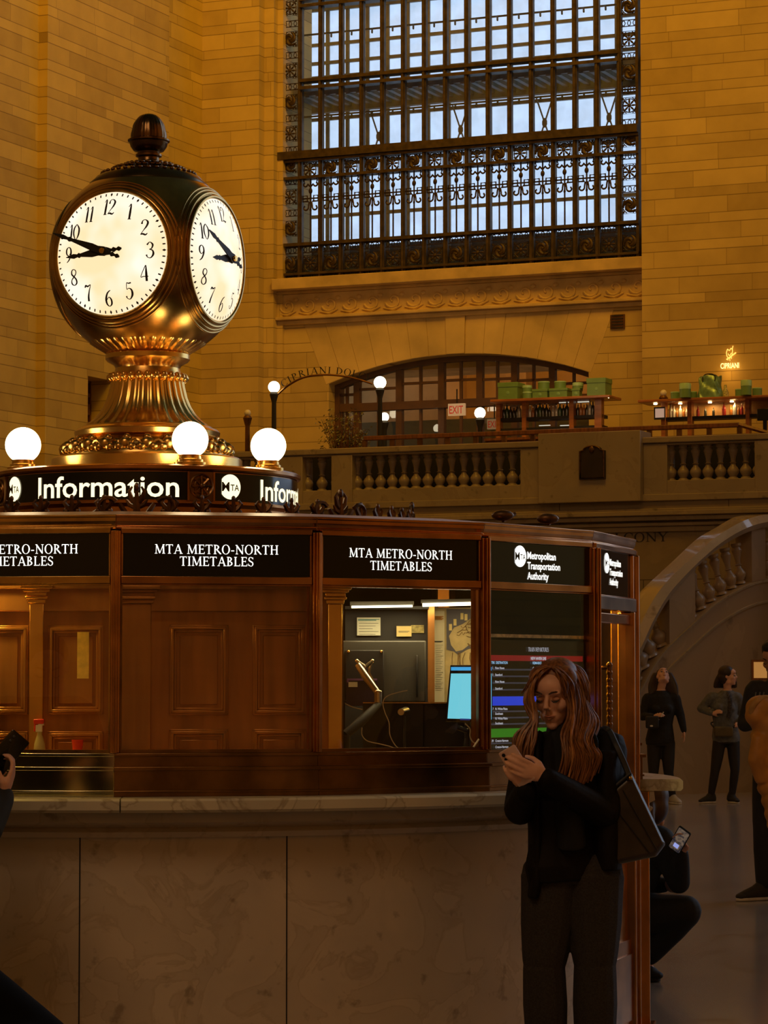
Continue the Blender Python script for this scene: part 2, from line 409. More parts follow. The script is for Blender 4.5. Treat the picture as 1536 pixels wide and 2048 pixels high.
def arc(cx, cy, rx, ry, a0, a1, wt=.16, wn=.06, n=16):
    out = []; pr = None
    for i in range(n + 1):
        a = R(a0 + (a1 - a0) * i / n); w = wn + (wt - wn) * abs(cos(a)) ** 1.5
        q = ((cx + (rx - w) * cos(a), cy + (ry - w * .8) * sin(a)), (cx + rx * cos(a), cy + ry * sin(a)))
        if pr: out.append([pr[0], pr[1], q[1], q[0]])
        pr = q
    return out
def sf(x, y, w=.3): return [[(x - w / 2, y), (x + w / 2, y), (x + w / 2, y + .05), (x - w / 2, y + .05)]]
def stem_(x, w=.15): return [[(x - w / 2, 0), (x + w / 2, 0), (x + w / 2, 1), (x - w / 2, 1)]] + sf(x, 0, w + .18) + sf(x, .95, w + .18)
GL = {
 'I': (stem_(.2), .42), 'T': (stem_(.42) + bar(.02, .965, .82, .965, .07) + bar(.04, .8, .04, 1, .05) + bar(.8, .8, .8, 1, .05), .86),
 'L': (stem_(.2) + bar(.2, .035, .7, .035, .07) + bar(.7, 0, .72, .22, .05), .76),
 'E': (stem_(.2) + bar(.2, .035, .72, .035, .07) + bar(.2, .965, .68, .965, .07) + bar(.2, .52, .56, .52, .06) + bar(.72, 0, .74, .22, .05) + bar(.68, .78, .68, 1, .05) + bar(.57, .42, .57, .62, .05), .78),
 'H': (stem_(.2) + stem_(.8) + bar(.2, .52, .8, .52, .06), 1.0),
 'N': (bar(.18, 0, .18, 1, .07) + bar(.86, 0, .86, 1, .07) + bar(.14, .98, .86, .04, .15) + sf(.18, 0) + sf(.12, .95, .2) + sf(.86, .95), 1.04),
 'M': (bar(.16, 0, .2, 1, .07) + bar(1.04, 0, 1.0, 1, .16) + bar(.2, 1, .6, .05, .14) + bar(.6, .05, 1.0, 1, .06) + sf(.16, 0) + sf(1.04, 0, .34) + sf(.14, .95, .2) + sf(1.04, .95, .24), 1.22),
 'A': (bar(.13, 0, .5, 1, .07) + bar(.5, 1, .87, 0, .15) + bar(.24, .33, .74, .33, .06) + sf(.13, 0, .28) + sf(.87, 0, .34), 1.0),
 'V': (bar(.1, 1, .46, 0, .15) + bar(.46, 0, .8, 1, .07) + sf(.1, .95, .32) + sf(.8, .95, .28), .92),
 'Y': (bar(.1, 1, .45, .48, .15) + bar(.8, 1, .45, .48, .07) + bar(.45, 0, .45, .5, .15) + sf(.45, 0, .34) + sf(.1, .95, .32) + sf(.8, .95, .28), .9),
 'O': (arc(.48, .5, .47, .53, 0, 360, n=28), .98), 'C': (arc(.48, .5, .47, .53, 48, 318, n=22) + bar(.8, .68, .8, .95, .06), .88),
 'D': (stem_(.2) + arc(.22, .5, .66, .5, -90, 90), .94),
 'R': (stem_(.2) + arc(.24, .735, .44, .265, -90, 90, n=10) + bar(.4, .48, .84, .02, .14) + sf(.84, 0, .2), .92),
 'P': (stem_(.2) + arc(.24, .72, .46, .28, -90, 90, n=10), .78),
 'B': (stem_(.2) + arc(.24, .75, .40, .25, -90, 90, n=10) + arc(.24, .27, .48, .27, -90, 90, n=10), .8),
 'S': (arc(.34, .74, .28, .27, 30, 260, .13, n=12) + arc(.36, .26, .3, .28, -150, 80, .13, n=12) + bar(.22, .6, .5, .42, .13) + bar(.6, .74, .6, .95, .05) + bar(.06, .05, .06, .28, .05), .7),
 'U': (bar(.2, .25, .2, 1, .15) + bar(.82, .25, .82, 1, .07) + arc(.51, .3, .385, .32, 180, 360, .15, .07) + sf(.2, .95, .33) + sf(.82, .95, .28), 1.0),
 '-': (bar(.05, .36, .4, .36, .1), .46), ' ': ([], .4),
}
def put_serif(mb, txt, fn, x, y, h, width=None, align='c', thick=None):
    tot = sum(GL[c][1] + .07 for c in txt) - .07; sx = h if not width else width / tot
    ox = x - (tot * sx / 2 if align == 'c' else 0)
    for c in txt:
        polys, w = GL[c]
        for p in polys:
            vs = [fn(ox + a * sx, y + b * h) for a, b in p]; mb.add(vs, [tuple(range(len(vs)))])
        ox += (w + .07) * sx
# fine engraved numerals: strokes of (x, y, half width)
NUM = {
 '0': [[(.27, 1, .02), (.08, .75, .045), (.06, .35, .045), (.25, 0, .02), (.44, .3, .05), (.46, .7, .05), (.27, 1, .02)]],
 '1': [[(.08, .82, .015), (.2, 1, .03), (.2, .5, .055), (.18, 0, .05)], [(.08, .01, .02), (.3, .01, .02)]],
 '2': [[(.08, .72, .05), (.12, .93, .025), (.28, 1, .02), (.44, .84, .05), (.38, .58, .045), (.2, .3, .02), (.04, .04, .02)], [(.04, .04, .02), (.18, .08, .045), (.34, .02, .04), (.46, .12, .02)]],
 '3': [[(.08, .82, .045), (.24, 1, .02), (.42, .84, .045), (.36, .6, .03), (.22, .54, .018)], [(.22, .54, .018), (.42, .46, .035), (.46, .22, .05), (.3, 0, .025), (.12, .04, .02), (.05, .2, .045)]],
 '4': [[(.36, 1, .02), (.04, .3, .018), (.2, .29, .022), (.5, .3, .022)], [(.38, 1, .02), (.38, .5, .055), (.38, 0, .055)]],
 '5': [[(.42, 1, .035), (.26, .96, .03), (.14, .98, .02), (.12, .6, .018), (.26, .66, .02), (.42, .54, .045), (.44, .26, .055), (.28, 0, .025), (.1, .04, .02), (.05, .18, .045)]],
 '6': [[(.42, .98, .02), (.2, .8, .04), (.07, .45, .055), (.1, .14, .045), (.26, 0, .02), (.42, .14, .045), (.42, .4, .045), (.28, .56, .02), (.12, .4, .02)]],
 '7': [[(.04, .84, .03), (.1, .97, .045), (.26, .92, .04), (.46, 1, .02), (.34, .66, .03), (.24, .3, .05), (.22, 0, .06)]],
 '8': [[(.27, .54, .035), (.1, .7, .045), (.12, .92, .035), (.27, 1, .02), (.42, .9, .03), (.42, .72, .03), (.27, .54, .035), (.08, .34, .03), (.08, .12, .04), (.26, 0, .02), (.45, .12, .045), (.44, .34, .045), (.27, .54, .035)]],
 '9': [[(.1, .02, .02), (.3, .2, .04), (.44, .55, .055), (.42, .86, .045), (.26, 1, .02), (.09, .86, .045), (.09, .6, .045), (.24, .45, .02), (.4, .6, .02)]],
}
def put_num(mb, txt, fn, x, y, h, sx=None):
    sx = sx or h; ws = [.34 if c == '1' else .54 for c in txt]; ox = x - sum(ws) * sx / 2
    for c, w in zip(txt, ws):
        for st in NUM[c]:
            sm = crom([(a, b, r * 1.25) for a, b, r in st], 6); pr = None; fsz = []
            for i, p in enumerate(sm):
                t = sm[min(i + 1, len(sm) - 1)] - sm[max(i - 1, 0)]; t.z = 0
                if t.length < 1e-6: t = Vector((1, 0, 0))
                t.normalize(); nx, ny = -t.y * p.z, t.x * p.z
                q = (fn(ox + (p.x - nx) * sx, y + (p.y - ny) * h), fn(ox + (p.x + nx) * sx, y + (p.y + ny) * h))
                if pr: mb.add([pr[0], pr[1], q[1], q[0]], [(0, 1, 2, 3)])
                pr = q
        ox += w * sx
# ================================================================ the hall
def S(o, label=None): return tag(o, label, None, None, 'structure')
C_BAL, C_PIER, C_WIN = 39.83, 45.0, 45.45
U_L = HU(400, C_PIER)               # side wall plane
def HMB(): return MB(GM)
m = HMB(); m.box((U_L - 1, -16, -.2), (26, 47, 0)); S(m.build('floor', M['floor'], frame=GM))
# side wall with a shallow projecting pier
m = HMB(); n1 = sidewall(75, 500, U_L)[0]; n2 = sidewall(320, 500, U_L)[0]
nwa, zwb = sidewall(158, 868, U_L); nwb, zwt = sidewall(206, 762, U_L)
m.box((U_L - .6, -16, 0), (U_L, n1, 30)); m.box((U_L - .6, n1, 0), (U_L + .16, nwa, 30)); m.box((U_L - .6, nwb, 0), (U_L + .16, n2, 30))
m.box((U_L - .6, nwa, 0), (U_L + .16, nwb, zwb)); m.box((U_L - .6, nwa, zwt), (U_L + .16, nwb, 30))
m.box((U_L - .6, n2, 0), (U_L, C_PIER + 1.5, 30))
S(m.build('wall_left', M['stone_y'], frame=GM, smooth=False))
# small side window in that wall
m = HMB(); uw = U_L - .25
m.box((U_L - .7, nwa, zwb), (U_L - .6, nwb, zwt))
w2 = m.build('window_2', M['stone_dark'], frame=GM, smooth=False); S(w2)
m = HMB()
for k in range(4):
    q = nwa + (nwb - nwa) * k / 3; m.box((uw - .03, q - .035, zwb), (uw + .03, q + .035, zwt))
for k in range(5):
    q = zwb + (zwt - zwb) * k / 4; t = .09 if k == 2 else .03
    m.box((uw - .03, nwa, q - t), (uw + .03, nwb, q + t))
m.build('window_frame', M['wood_dk'], w2)
# far wall: piers, stepped reveals
u515, u545 = HU(515, C_PIER), HU(556, C_WIN)
u1290 = HU(1288, C_PIER)
m = HMB()
m.box((U_L - .2, C_PIER, 0), (u515, C_PIER + 1.6, 30)); m.box((u515, C_PIER + .22, 0), (HU(545, C_PIER + .22), C_PIER + 1.6, 30))
m.box((HU(545, C_PIER), C_PIER + .38, 0), (u545, C_PIER + 1.6, 30))
m.box((u1290, C_PIER, 0), (u1290 + 14, C_PIER + 1.6, 30)); 
S(m.build('wall_far', M['stone_x'], frame=GM, smooth=False))
# wall under the great window with the segmental opening
ul, ur = u545, u1290
zs = HZ(600, 560, C_WIN)            # sill of the great window
ha, hb = HU(657, C_WIN), HU(1180, C_WIN)
zsp = HZ(657, 770, C_WIN); zcr = HZ(920, 708, C_WIN); zb = 4.15
zsr = HZ(1180, 742, C_WIN); zsp = (zsp + zsr) / 2
hc = (ha + hb) / 2; hw = (hb - ha) / 2; sag = zcr - zsp; rad = (hw * hw + sag * sag) / (2 * sag); zc0 = zcr - rad
def arch_z(u, r=rad): return zc0 + sqrt(max(0, r * r - (u - hc) ** 2))
c1 = C_WIN + .7
m = HMB()
m.box((ul, C_WIN, 0), (ha, c1, zs)); m.box((hb, C_WIN, 0), (ur, c1, zs)); m.box((ha, C_WIN, 0), (hb, c1, zb))
NS = 40
for i in range(NS):
    a = ha + (hb - ha) * i / NS; b = ha + (hb - ha) * (i + 1) / NS; za, zb_ = arch_z(a), arch_z(b)
    m.hexa([(a, C_WIN, za), (b, C_WIN, zb_), (b, c1, zb_), (a, c1, za), (a, C_WIN, zs), (b, C_WIN, zs), (b, c1, zs), (a, c1, zs)])
S(m.build('wall_window_bay', M['stone_x'], frame=GM, smooth=False))
# radiating voussoirs
m = HMB(); hv = zs - .75 - zcr
NV = 15
for i in range(NV):
    a0 = math.asin(-hw / rad) * 1.02 + (2 * math.asin(hw / rad) * 1.02) * i / NV; a1 = a0 + 2 * math.asin(hw / rad) * 1.02 / NV - .0012
    top = zs - .62
    def P(a, r): return (hc + r * sin(a), zc0 + r * cos(a))
    (x0, y0), (x1, y1) = P(a0, rad + .01), P(a1, rad + .01)
    s = 1.9
    X0 = hc + (x0 - hc) * (1 + (top - y0) * .16 * s / 1.9); X1 = hc + (x1 - hc) * (1 + (top - y1) * .16 * s / 1.9)
    d = .006 + .004 * (i % 2) + (.03 if i == 7 else 0)
    m.hexa([(x0, C_WIN - d, y0), (x1, C_WIN - d, y1), (x1, C_WIN, y1), (x0, C_WIN, y0), (X0, C_WIN - d, top), (X1, C_WIN - d, top), (X1, C_WIN, top), (X0, C_WIN, top)])
S(m.build('trim_1', pm('voussoir_stone', (.60, .43, .17), .75, var=.2, scale=1.1), frame=GM, smooth=False))
# sill ledge and carved band
m = HMB(); zl = zs - .20
m.box((ul, C_WIN - .32, zl), (ur, C_WIN + .5, zs)); m.box((ul, C_WIN - .10, zl - .05), (ur, C_WIN, zl)); m.box((ul, C_WIN - .16, zl - .52), (ur, C_WIN, zl - .46)); m.box((ul, C_WIN - .08, zl - .60), (ur, C_WIN, zl - .52))
m.box((ul, C_WIN - .05, zl - .46), (ur, C_WIN, zl - .05))
S(m.build('trim_2', M['stone_plain'], frame=GM, bevel=.012))
m = HMB(); nw = 17; dw = (ur - ul) / nw
for i in range(nw):
    cx = ul + dw * (i + .5); cz = zl - .26; pts = []
    for k in range(18):
        a = -pi * .9 + k * .42; rr = .15 - k * .0075; pts.append((cx + rr * cos(a), C_WIN - .06, cz + rr * sin(a)))
    m.tube(pts, [.026 - k * .0008 for k in range(18)], 6)
    m.tube([(cx - .19, C_WIN - .06, cz - .13), (cx, C_WIN - .06, cz - .17), (cx + .16, C_WIN - .06, cz - .1)], [.01, .025, .012], 6)
    m.ell((cx + .16, C_WIN - .06, cz + .1), (.05, .02, .035), 8, 6)
S(m.build('trim_3', M['stone_plain'], frame=GM))
# hall behind the segmental opening
m = HMB(); m.box((ha - 3, 49.5, 0), (hb + 3, 49.9, 9)); m.box((ha - 3, c1, 7.6), (hb + 3, 49.9, 7.8)); m.box((ha - 3, c1, 4.0), (hb + 3, 49.9, 4.15))
for k in range(4): m.box((ha + .6 + k * 1.3, 49.2, 4.1), (ha + 1.0 + k * 1.3, 49.5, 7.6))
S(m.build('wall_passage', pm('passage_stone', (.60, .40, .2), .7, var=.3, scale=.8), frame=GM, smooth=False))
area('passage_lamp', (hc, 47.4, 7.5), (hc, 49.0, 5), 3.5, 40, (1, .48, .08), sizey=.6)
# glazing of the segmental opening
m = HMB(); cg = C_WIN + .35
pxs = [715, 800, 885, 962, 1032, 1108]
mull = [HU(p, cg) for p in pxs]
ztr = HZ(800, 812, cg)
for u in mull: m.box((u - .055, cg - .06, zb), (u + .055, cg + .06, arch_z(u) + .05))
m.box((ha, cg - .09, ztr - .07), (hb, cg + .09, ztr + .07))
edges = [ha] + mull + [hb]
for a, b in zip(edges[:-1], edges[1:]):
    q = (a + b) / 2; m.box((q - .022, cg - .03, zb), (q + .022, cg + .03, arch_z(q)))
    zz = (ztr + arch_z(q)) / 2; m.box((a, cg - .03, zz - .022), (b, cg + .03, zz + .022))
for i in range(24):
    a = ha + (hb - ha) * i / 24; b = ha + (hb - ha) * (i + 1) / 24; za, z2 = arch_z(a), arch_z(b)
    m.hexa([(a, cg - .08, za - .09), (b, cg - .08, z2 - .09), (b, cg + .08, z2 - .09), (a, cg + .08, za - .09), (a, cg - .08, za + .02), (b, cg - .08, z2 + .02), (b, cg + .08, z2 + .02), (a, cg + .08, za + .02)])
m.box((ha, cg - .1, zb), (ha + .09, cg + .1, zsp)); m.box((hb - .09, cg - .1, zb), (hb, cg + .1, zsp))
w3 = m.build('window_3', M['black_m'] if False else pm('door_frame_wood', (.10, .045, .015), .4), frame=GM); S(w3)
m = HMB()
for i in range(24):
    a = ha + (hb - ha) * i / 24; b = ha + (hb - ha) * (i + 1) / 24
    m.add([(a, cg, zb), (b, cg, zb), (b, cg, arch_z(b)), (a, cg, arch_z(a))], [(0, 1, 2, 3)])
m.build('glass_pane', M['glass_in'], w3)

# ---------------------------------------------------------------- the great window
wb = [599, 641, 683, 724, 767, 809, 851, 893, 937, 980, 1022, 1065, 1110, 1153, 1198, 1245]
wu = [HU(p, C_WIN + .05) for p in wb]; c0 = C_WIN + .05
def WZ(py): return HZ(600, py, c0)
z_b, z_f2, z_s2, z_s1, z_bar, z_t1, z_t2, z_up = WZ(560), WZ(490), WZ(357), WZ(322), WZ(312), WZ(178), WZ(163), WZ(14)
z_top = z_up + 3.5
du = (wu[-1] - wu[0]) / 15; wu = [wu[0] + du * i for i in range(16)]
UL, UR = HU(557, c0), HU(1285, c0)
m = HMB()
for u in wu:
    m.box((u - .04, c0 - .03, zs), (u + .04, c0 + .06, z_top)); m.box((u - .02, c0 - .06, zs), (u + .02, c0 - .03, z_top))
for z, t in ((z_bar, .07), (z_s1 - .01, .02), (z_s2, .025), (z_f2, .028), (z_b + .1, .02)): m.box((UL, c0 - .07 - t, z - t), (UR, c0 + .12, z + t))
for z in (z_t1, z_t2, z_up, z_up + .12): m.box((wu[0], c0 - .08, z - .028), (wu[-1], c0 + .14, z + .028))
m.box((UL, c0 - .06, zs), (UL + .05, c0 + .14, z_top)); m.box((UR - .05, c0 - .06, zs), (UR, c0 + .14, z_top))
WIN = m.build('window_1', M['iron'], frame=GM); S(WIN)
# ornament prototypes (local: x right, y away, z up, unit half size 1)
def scroll_tile(kind):
    m = MB()
    for r_, y in ((.93, 0),):
        m.tube([(-r_, y, -r_), (r_, y, -r_), (r_, y, r_), (-r_, y, r_)], .05, 4, closed=True)
    if kind == 0:
        for a0 in range(3):
            pts = []; rr = []
            for k in range(14):
                a = a0 * 2.094 + k * .27; r_ = .08 + k * .058; pts.append((r_ * cos(a), -.05, r_ * sin(a))); rr.append((.07 + .1 * sin(pi * k / 13), .10 + .16 * sin(pi * k / 13)))
            m.tube(pts, rr, 6)
            for k in (5, 9):
                a = a0 * 2.094 + k * .27 + .45; m.ell((.62 * cos(a), -.08, .62 * sin(a)), (.13, .12, .16), 6, 5)
        m.ell((0, -.1, 0), .17, 8, 6)
    else:
        for k in range(8):
            a = k * pi / 4; r_ = .48; Rm = Matrix.Rotation(-a, 3, 'Y')
            m.ell((r_ * cos(a), -.08, r_ * sin(a)), (.30, .1, .12), 8, 5, Rm)
        m.ell((0, -.14, 0), (.24, .16, .24), 8, 6)
        m.tube([(.78 * cos(t), 0, .78 * sin(t)) for t in [k * pi / 8 for k in range(16)]], .06, 4, closed=True)
    for sx in (-1, 1):
        for sz in (-1, 1):
            m.ell((.76 * sx, -.03, .76 * sz), (.14, .08, .14), 6, 4)
            m.tube([(.8 * sx, 0, .4 * sz), (.55 * sx, -.03, .72 * sz), (.36 * sx, 0, .86 * sz)], .06, 4)
    return m
def bay_scroll():
    m = MB(); t = .014
    m.tube([(0, 0, 0), (0, 0, 1)], t, 5)
    for s in (-1, 1):
        def sp(cx, cz, r0, a0, d, nk=12): return [(s * (cx + (r0 - k * r0 * .06) * cos(a0 + d * k * .42)), 0, cz + (r0 - k * r0 * .06) * sin(a0 + d * k * .42)) for k in range(nk)]
        m.tube([(0, 0, .86)] + sp(.095, .905, .045, pi, 1), t, 5); m.tube([(0, 0, .99)] + sp(.095, .955, .03, pi * .6, -1, 8), t * .8, 5)
        m.tube([(s * .035, 0, .645), (s * .13, 0, .645), (s * .13, 0, .73), (s * .055, 0, .73), (s * .055, 0, .645)], t * .9, 4)
        m.tube([(0, 0, .688), (s * .18, 0, .688)], t * .8, 4)
        m.tube([(s * .02, 0, .64)] + sp(.085, .555, .055, pi * .9, 1), t, 5)
    m.ell((0, 0, .80), (.035, .03, .045), 8, 5); m.ell((0, 0, .52), (.02, .02, .03), 6, 4)
    return m
def small_strip():
    m = MB()
    for k in range(3):
        m.tube([(-.66 + .66 * k + .2 * cos(t), 0, .28 * sin(t)) for t in [q * pi / 3 for q in range(6)]], .055, 4, closed=True)
    m.tube([(-1, 0, .34), (1, 0, .34)], .05, 4); m.tube([(-1, 0, -.34), (1, 0, -.34)], .05, 4)
    return m
def proto(mb, name, mat, sx, sz, sy):
    me = mb.build(name, mat); d = me.data; bpy.data.objects.remove(me)
    d.transform(Matrix.Diagonal((sx, sy, sz, 1))); return d
hu = du / 2 - .05
def inst(name, data, u, c, z):
    o = bpy.data.objects.new(name, data); COL.objects.link(o); o.parent = WIN; o.location = (u, c, z); return o
hz_f = (z_f2 - zs) * .30
tile = [proto(scroll_tile(k), 'scroll_panel' if k == 0 else 'rosette_panel', M['iron_orn'], hu, hu, .14) for k in (0, 1)]
bay = proto(bay_scroll(), 'bay_scroll', M['iron_orn'], 1.12, z_s2 - z_f2, 1)
strip = proto(small_strip(), 'ring_strip', M['iron_orn'], hu, .16, .12)
zmid = (zs + z_f2) / 2 - .02
us = [wu[0] - du + .015] + [(wu[i] + wu[i + 1]) / 2 for i in range(15)] + [wu[-1] + du - .03]
us = [(UL + wu[0]) / 2] + [(wu[i] + wu[i + 1]) / 2 for i in range(15)] + [(UR + wu[-1]) / 2]
for i, u in enumerate(us):
    inst(('scroll_panel', 'rosette_panel')[i % 2], tile[i % 2], u, c0, zmid)
    inst('ring_strip', strip, u, c0, zs + .07); inst('ring_strip', strip, u, c0, z_f2 - .09)
for i in range(15):
    u = us[i + 1]
    inst(('scroll_panel', 'rosette_panel')[(i + 1) % 2], tile[(i + 1) % 2], u, c0 - .02, (z_s1 + z_s2) / 2 - .02)
    inst('ring_strip', strip, u, c0, z_s1 + .05)
    inst('bay_scroll', bay, u, c0, z_f2)
for ub in (us[0], us[-1]):
    z = z_f2 + .3; k = 0
    while z < z_top - .6:
        inst(('scroll_panel', 'rosette_panel')[k % 2], tile[k % 2], ub, c0, z); inst('ring_strip', strip, ub, c0, z + hu + .13)
        z += 2 * hu + .27; k += 1
# panes of the inner window
m = HMB(); m.add([(UL, c0 + .2, zs), (UR, c0 + .2, zs), (UR, c0 + .2, z_top), (UL, c0 + .2, z_top)], [(0, 1, 2, 3)])
m.build('glass_pane', M['glass_w'], WIN)
# catwalk and outer window beyond
cq = c0 + 1.5
m = HMB(); ob = du
uo = HU(1025, cq) - 14 * du
while uo < UR + 2.0:
    m.box((uo - .035, cq - .02, zs - .5), (uo + .035, cq + .02, z_top)); uo += ob * 1.0
for z in (z_b + .4, z_f2 + .25, z_f2 + .75, z_s1 + .2, z_bar + .35, z_bar + .95, z_t1 + .35, z_t1 + .52, z_t2 + .65, z_up - .35, z_up + .3, z_up + .45, z_up + 1):
    m.box((UL - 1, cq - .03, z - .03), (UR + 2, cq + .03, z + .03))
wo = m.build('window_4', M['steel_out'], frame=GM); S(wo)
m = HMB(); m.add([(UL - 2, cq + .1, zs - .5), (UR + 3, cq + .1, zs - .5), (UR + 3, cq + .1, z_top), (UL - 2, cq + .1, z_top)], [(0, 1, 2, 3)])
m.build('glass_pane', glassm('frosted_pane', (.92, .97, 1), .01, .1, dirt=.42), wo)
for zc_ in (z_t1 + .03, z_f2 - .25):
    m = HMB(); m.box((UL - .6, c0 + .35, zc_), (UR + 2, cq - .1, zc_ + .05))
    cwf = m.build('catwalk_floor', glassm('glass_block_floor', (.80, .92, .85), .01, .2, dirt=.25), wo)
    m = HMB(); u = UL - .6
    while u < UR + 2: m.box((u - .04, c0 + .32, zc_ - .12), (u + .04, cq - .08, zc_)); u += du * .5
    m.box((UL - .6, cq - .2, zc_ - .2), (UR + 2, cq - .06, zc_ + .05)); m.box((UL - .6, c0 + .3, zc_ - .1), (UR + 2, c0 + .36, zc_ + .05))
    m.build('catwalk_beam', M['steel_out'], wo)
m = HMB()
for k in (2, 6, 10, 13): 
    u = us[k + 1] ; z0, z1 = z_bar + .02, z_t1 - .25
    for s in (-1, 1): m.tube([(u - .16 * s, cq - .3, z0), (u + .16 * s, cq - .3, z1)], .016, 5)
    m.ell((u, cq - .3, (z0 + z1) / 2), (.05, .02, .09), 8, 5)
m.build('cross_brace', M['steel_out'], wo)
m = HMB()
for k in range(15):
    for z in (z_bar + .8, z_t2 + .95): 
        u = us[k + 1] + .15; m.tube([(u, c0 + .5, z), (u + .05, c0 + .45, z - .02), (u + .07, c0 + .4, z - .1)], .018, 5)
for z in (z_bar + .8, z_t2 + .95): m.box((UL, c0 + .49, z - .015), (UR, c0 + .52, z + .015))
m.build('window_opener', M['black_m'], wo)
m = HMB(); m.box((UL - 1.5, cq + .12, zs - .6), (UR + 2.5, cq + .2, z_f2 + .20)); m.build('parapet', M['black_m'], wo)
m = HMB(); m.box((ha - 3, 49.0, 4.1), (hb + 3, 49.2, ztr + .05)); m.build('dado', pm('dark_green_dado', (.05, .05, .025), .4), w3)
# side cheeks so the daylight comes through the window only
m = HMB(); m.box((UL - .8, C_WIN + .7, 7), (UL - .6, cq + .3, z_top)); m.box((UR + 2, C_WIN + .7, 7), (UR + 2.2, cq + .3, z_top))
m.box((UL - .8, C_WIN + .7, 7), (UR + 2.2, cq + .3, 7.6))
S(m.build('wall_light_shaft', M['stone_plain'], frame=GM, smooth=False))
m = HMB(); m.box((ul, C_WIN - .1, z_top), (ur, c1, 30)); S(m.build('wall_over_window', M['stone_x'], frame=GM, smooth=False))
# ceiling, right and rear walls (close the hall; outside the picture)
m = HMB(); m.box((U_L - 1, -16, 30), (26, 47, 30.3)); S(m.build('ceiling', pm('ceiling_paint', (.10, .20, .17), .8), frame=GM))
m = HMB(); m.box((25.4, -16, 0), (26, 47, 30)); S(m.build('wall_right', M['stone_y'], frame=GM))
m = HMB(); m.box((U_L - 1, -16.6, 0), (26, -16, 30)); S(m.build('wall_rear', M['stone_x'], frame=GM))

# ---------------------------------------------------------------- balcony
zbf = 4.15
ub0 = U_L; ub1 = 14
m = HMB(); m.box((ub0, C_BAL, 0), (ub1, C_BAL + .5, zbf)); m.box((ub0, C_BAL + .5, zbf - .3), (ub1, C_WIN, zbf))
S(m.build('wall_balcony', M['marble_wall'], frame=GM, smooth=False))
m = HMB()
for z0, z1, d in ((3.93, 4.0, .20), (3.86, 3.93, .14), (3.78, 3.83, .10), (3.70, 3.78, .05), (4.0, 4.04, .08)): m.box((ub0, C_BAL - d, z0), (ub1, C_BAL, z1))
S(m.build('trim_4', M['marble_bal'], frame=GM, bevel=.01))
# lettering cut into the wall
m = HMB(); ua, za = hall(1187, 1084, C_BAL); ub, _ = hall(1336, 1084, C_BAL)
put_serif(m, 'BALCONY', lambda x, y: (x, C_BAL - .004, y), (ua + ub) / 2, HZ(1270, 1084, C_BAL), .135, ub - ua)
tag(m.build('balcony_lettering', M['black_m'], frame=GM), 'dark capital letters on the marble wall under the balcony', 'lettering')
# balustrade
z1_, z2_, z3_ = zbf + .30, HZ(900, 905, C_BAL), HZ(900, 889, C_BAL)
bal = thing('balustrade', 'pale marble balustrade along the balcony edge', 'balustrade', GM @ Vector((HU(900, C_BAL), C_BAL, zbf)), GM)
ub0 = U_L + .25
m = HMB(); m.box((ub0, C_BAL - .02, zbf), (ub1, C_BAL + .34, z1_)); m.box((ub0, C_BAL - .05, zbf), (ub1, C_BAL + .38, zbf + .1)); m.build('plinth', M['marble_bal'], bal, bevel=.01)
m = HMB(); m.box((ub0, C_BAL - .06, z2_ + .03), (ub1, C_BAL + .4, z3_)); m.box((ub0, C_BAL - .02, z2_), (ub1, C_BAL + .36, z2_ + .03)); m.build('coping', M['marble_bal'], bal, bevel=.025)
def block(pa, pb, zt, d=.04, name='pier'):
    m = HMB(); a, b = HU(pa, C_BAL), HU(pb, C_BAL); m.box((a, C_BAL - d, zbf), (b, C_BAL + .36, zt)); return m.build(name, M['marble_bal'], bal, bevel=.01)
block(664, 706, z2_ + .02); block(1043, 1084, z2_ + .02, .03); block(1085, 1290, z3_ + .10, .16, 'pedestal'); block(1290, 1338, z2_ + .02, .03); block(1514, 1600, z2_ + .02)
block(560, 606, z2_ + .02); block(420, 480, z2_ + .02)
h = z2_ - z1_
prof = [(.07, 0), (.062, .05), (.045, .07), (.05, .10), (.074, .19), (.077, .26), (.06, .33), (.036, .39), (.03, .44), (.046, .47), (.03, .49), (.034, .60), (.05, .74), (.062, .83), (.045, .90), (.062, .94), (.062, 1)]
mm = MB(); mm.lathe([(r * 1.14, z * h) for r, z in prof], 14); bo = mm.build('baluster', M['marble_bal']); bd = bo.data; bpy.data.objects.remove(bo)
Bi = PM[bal.name].inverted()
for pa, pb, k in ((482, 558, 4), (606, 664, 3), (706, 1043, 15), (1338, 1514, 8), (1600, 1700, 4), (10, 420, 22)):
    a, b = HU(pa, C_BAL), HU(pb, C_BAL)
    for i in range(k):
        u = a + (b - a) * i / (k - 1 if k > 1 else 1)
        o = bpy.data.objects.new('baluster', bd); COL.objects.link(o); o.parent = bal
        o.matrix_basis = Bi @ GM @ Matrix.Translation((u, C_BAL + .16, z1_))
# plaque
cpl = C_BAL - .16; ua, zt = hall(1160, 892, cpl); ub, zb0 = hall(1212, 958, cpl)
pl = thing('plaque', 'dark bronze memorial plaque with arched top on the balcony pedestal', 'plaque', GM @ Vector(((ua + ub) / 2, cpl, zb0)), GM)
m = HMB(); w_ = (ub - ua) / 2; cx = (ua + ub) / 2; hh = zt - zb0
poly = [(-w_, 0), (w_, 0), (w_, hh * .84), (w_ * .8, hh * .86)] + [(w_ * .72 * cos(t), hh * .86 + hh * .14 * sin(t)) for t in [pi * k / 10 for k in range(11)]] + [(-w_ * .8, hh * .86), (-w_, hh * .84)]
m.prism(poly, lambda x, y, d: (cx + x, cpl + d, zb0 + y), -.05, 0); m.build('plate', pm('blackened_bronze', (.03, .018, .01), .45, .3), pl)
m = HMB(); m.tube([(cx + x * .9, cpl - .055, zb0 + .02 + y * .94) for x, y in poly], .012, 4, closed=True); m.ell((cx, cpl - .06, zb0 + hh * .88), (.04, .02, .05), 8, 6); m.build('raised_border', M['bronze_flat'], pl)
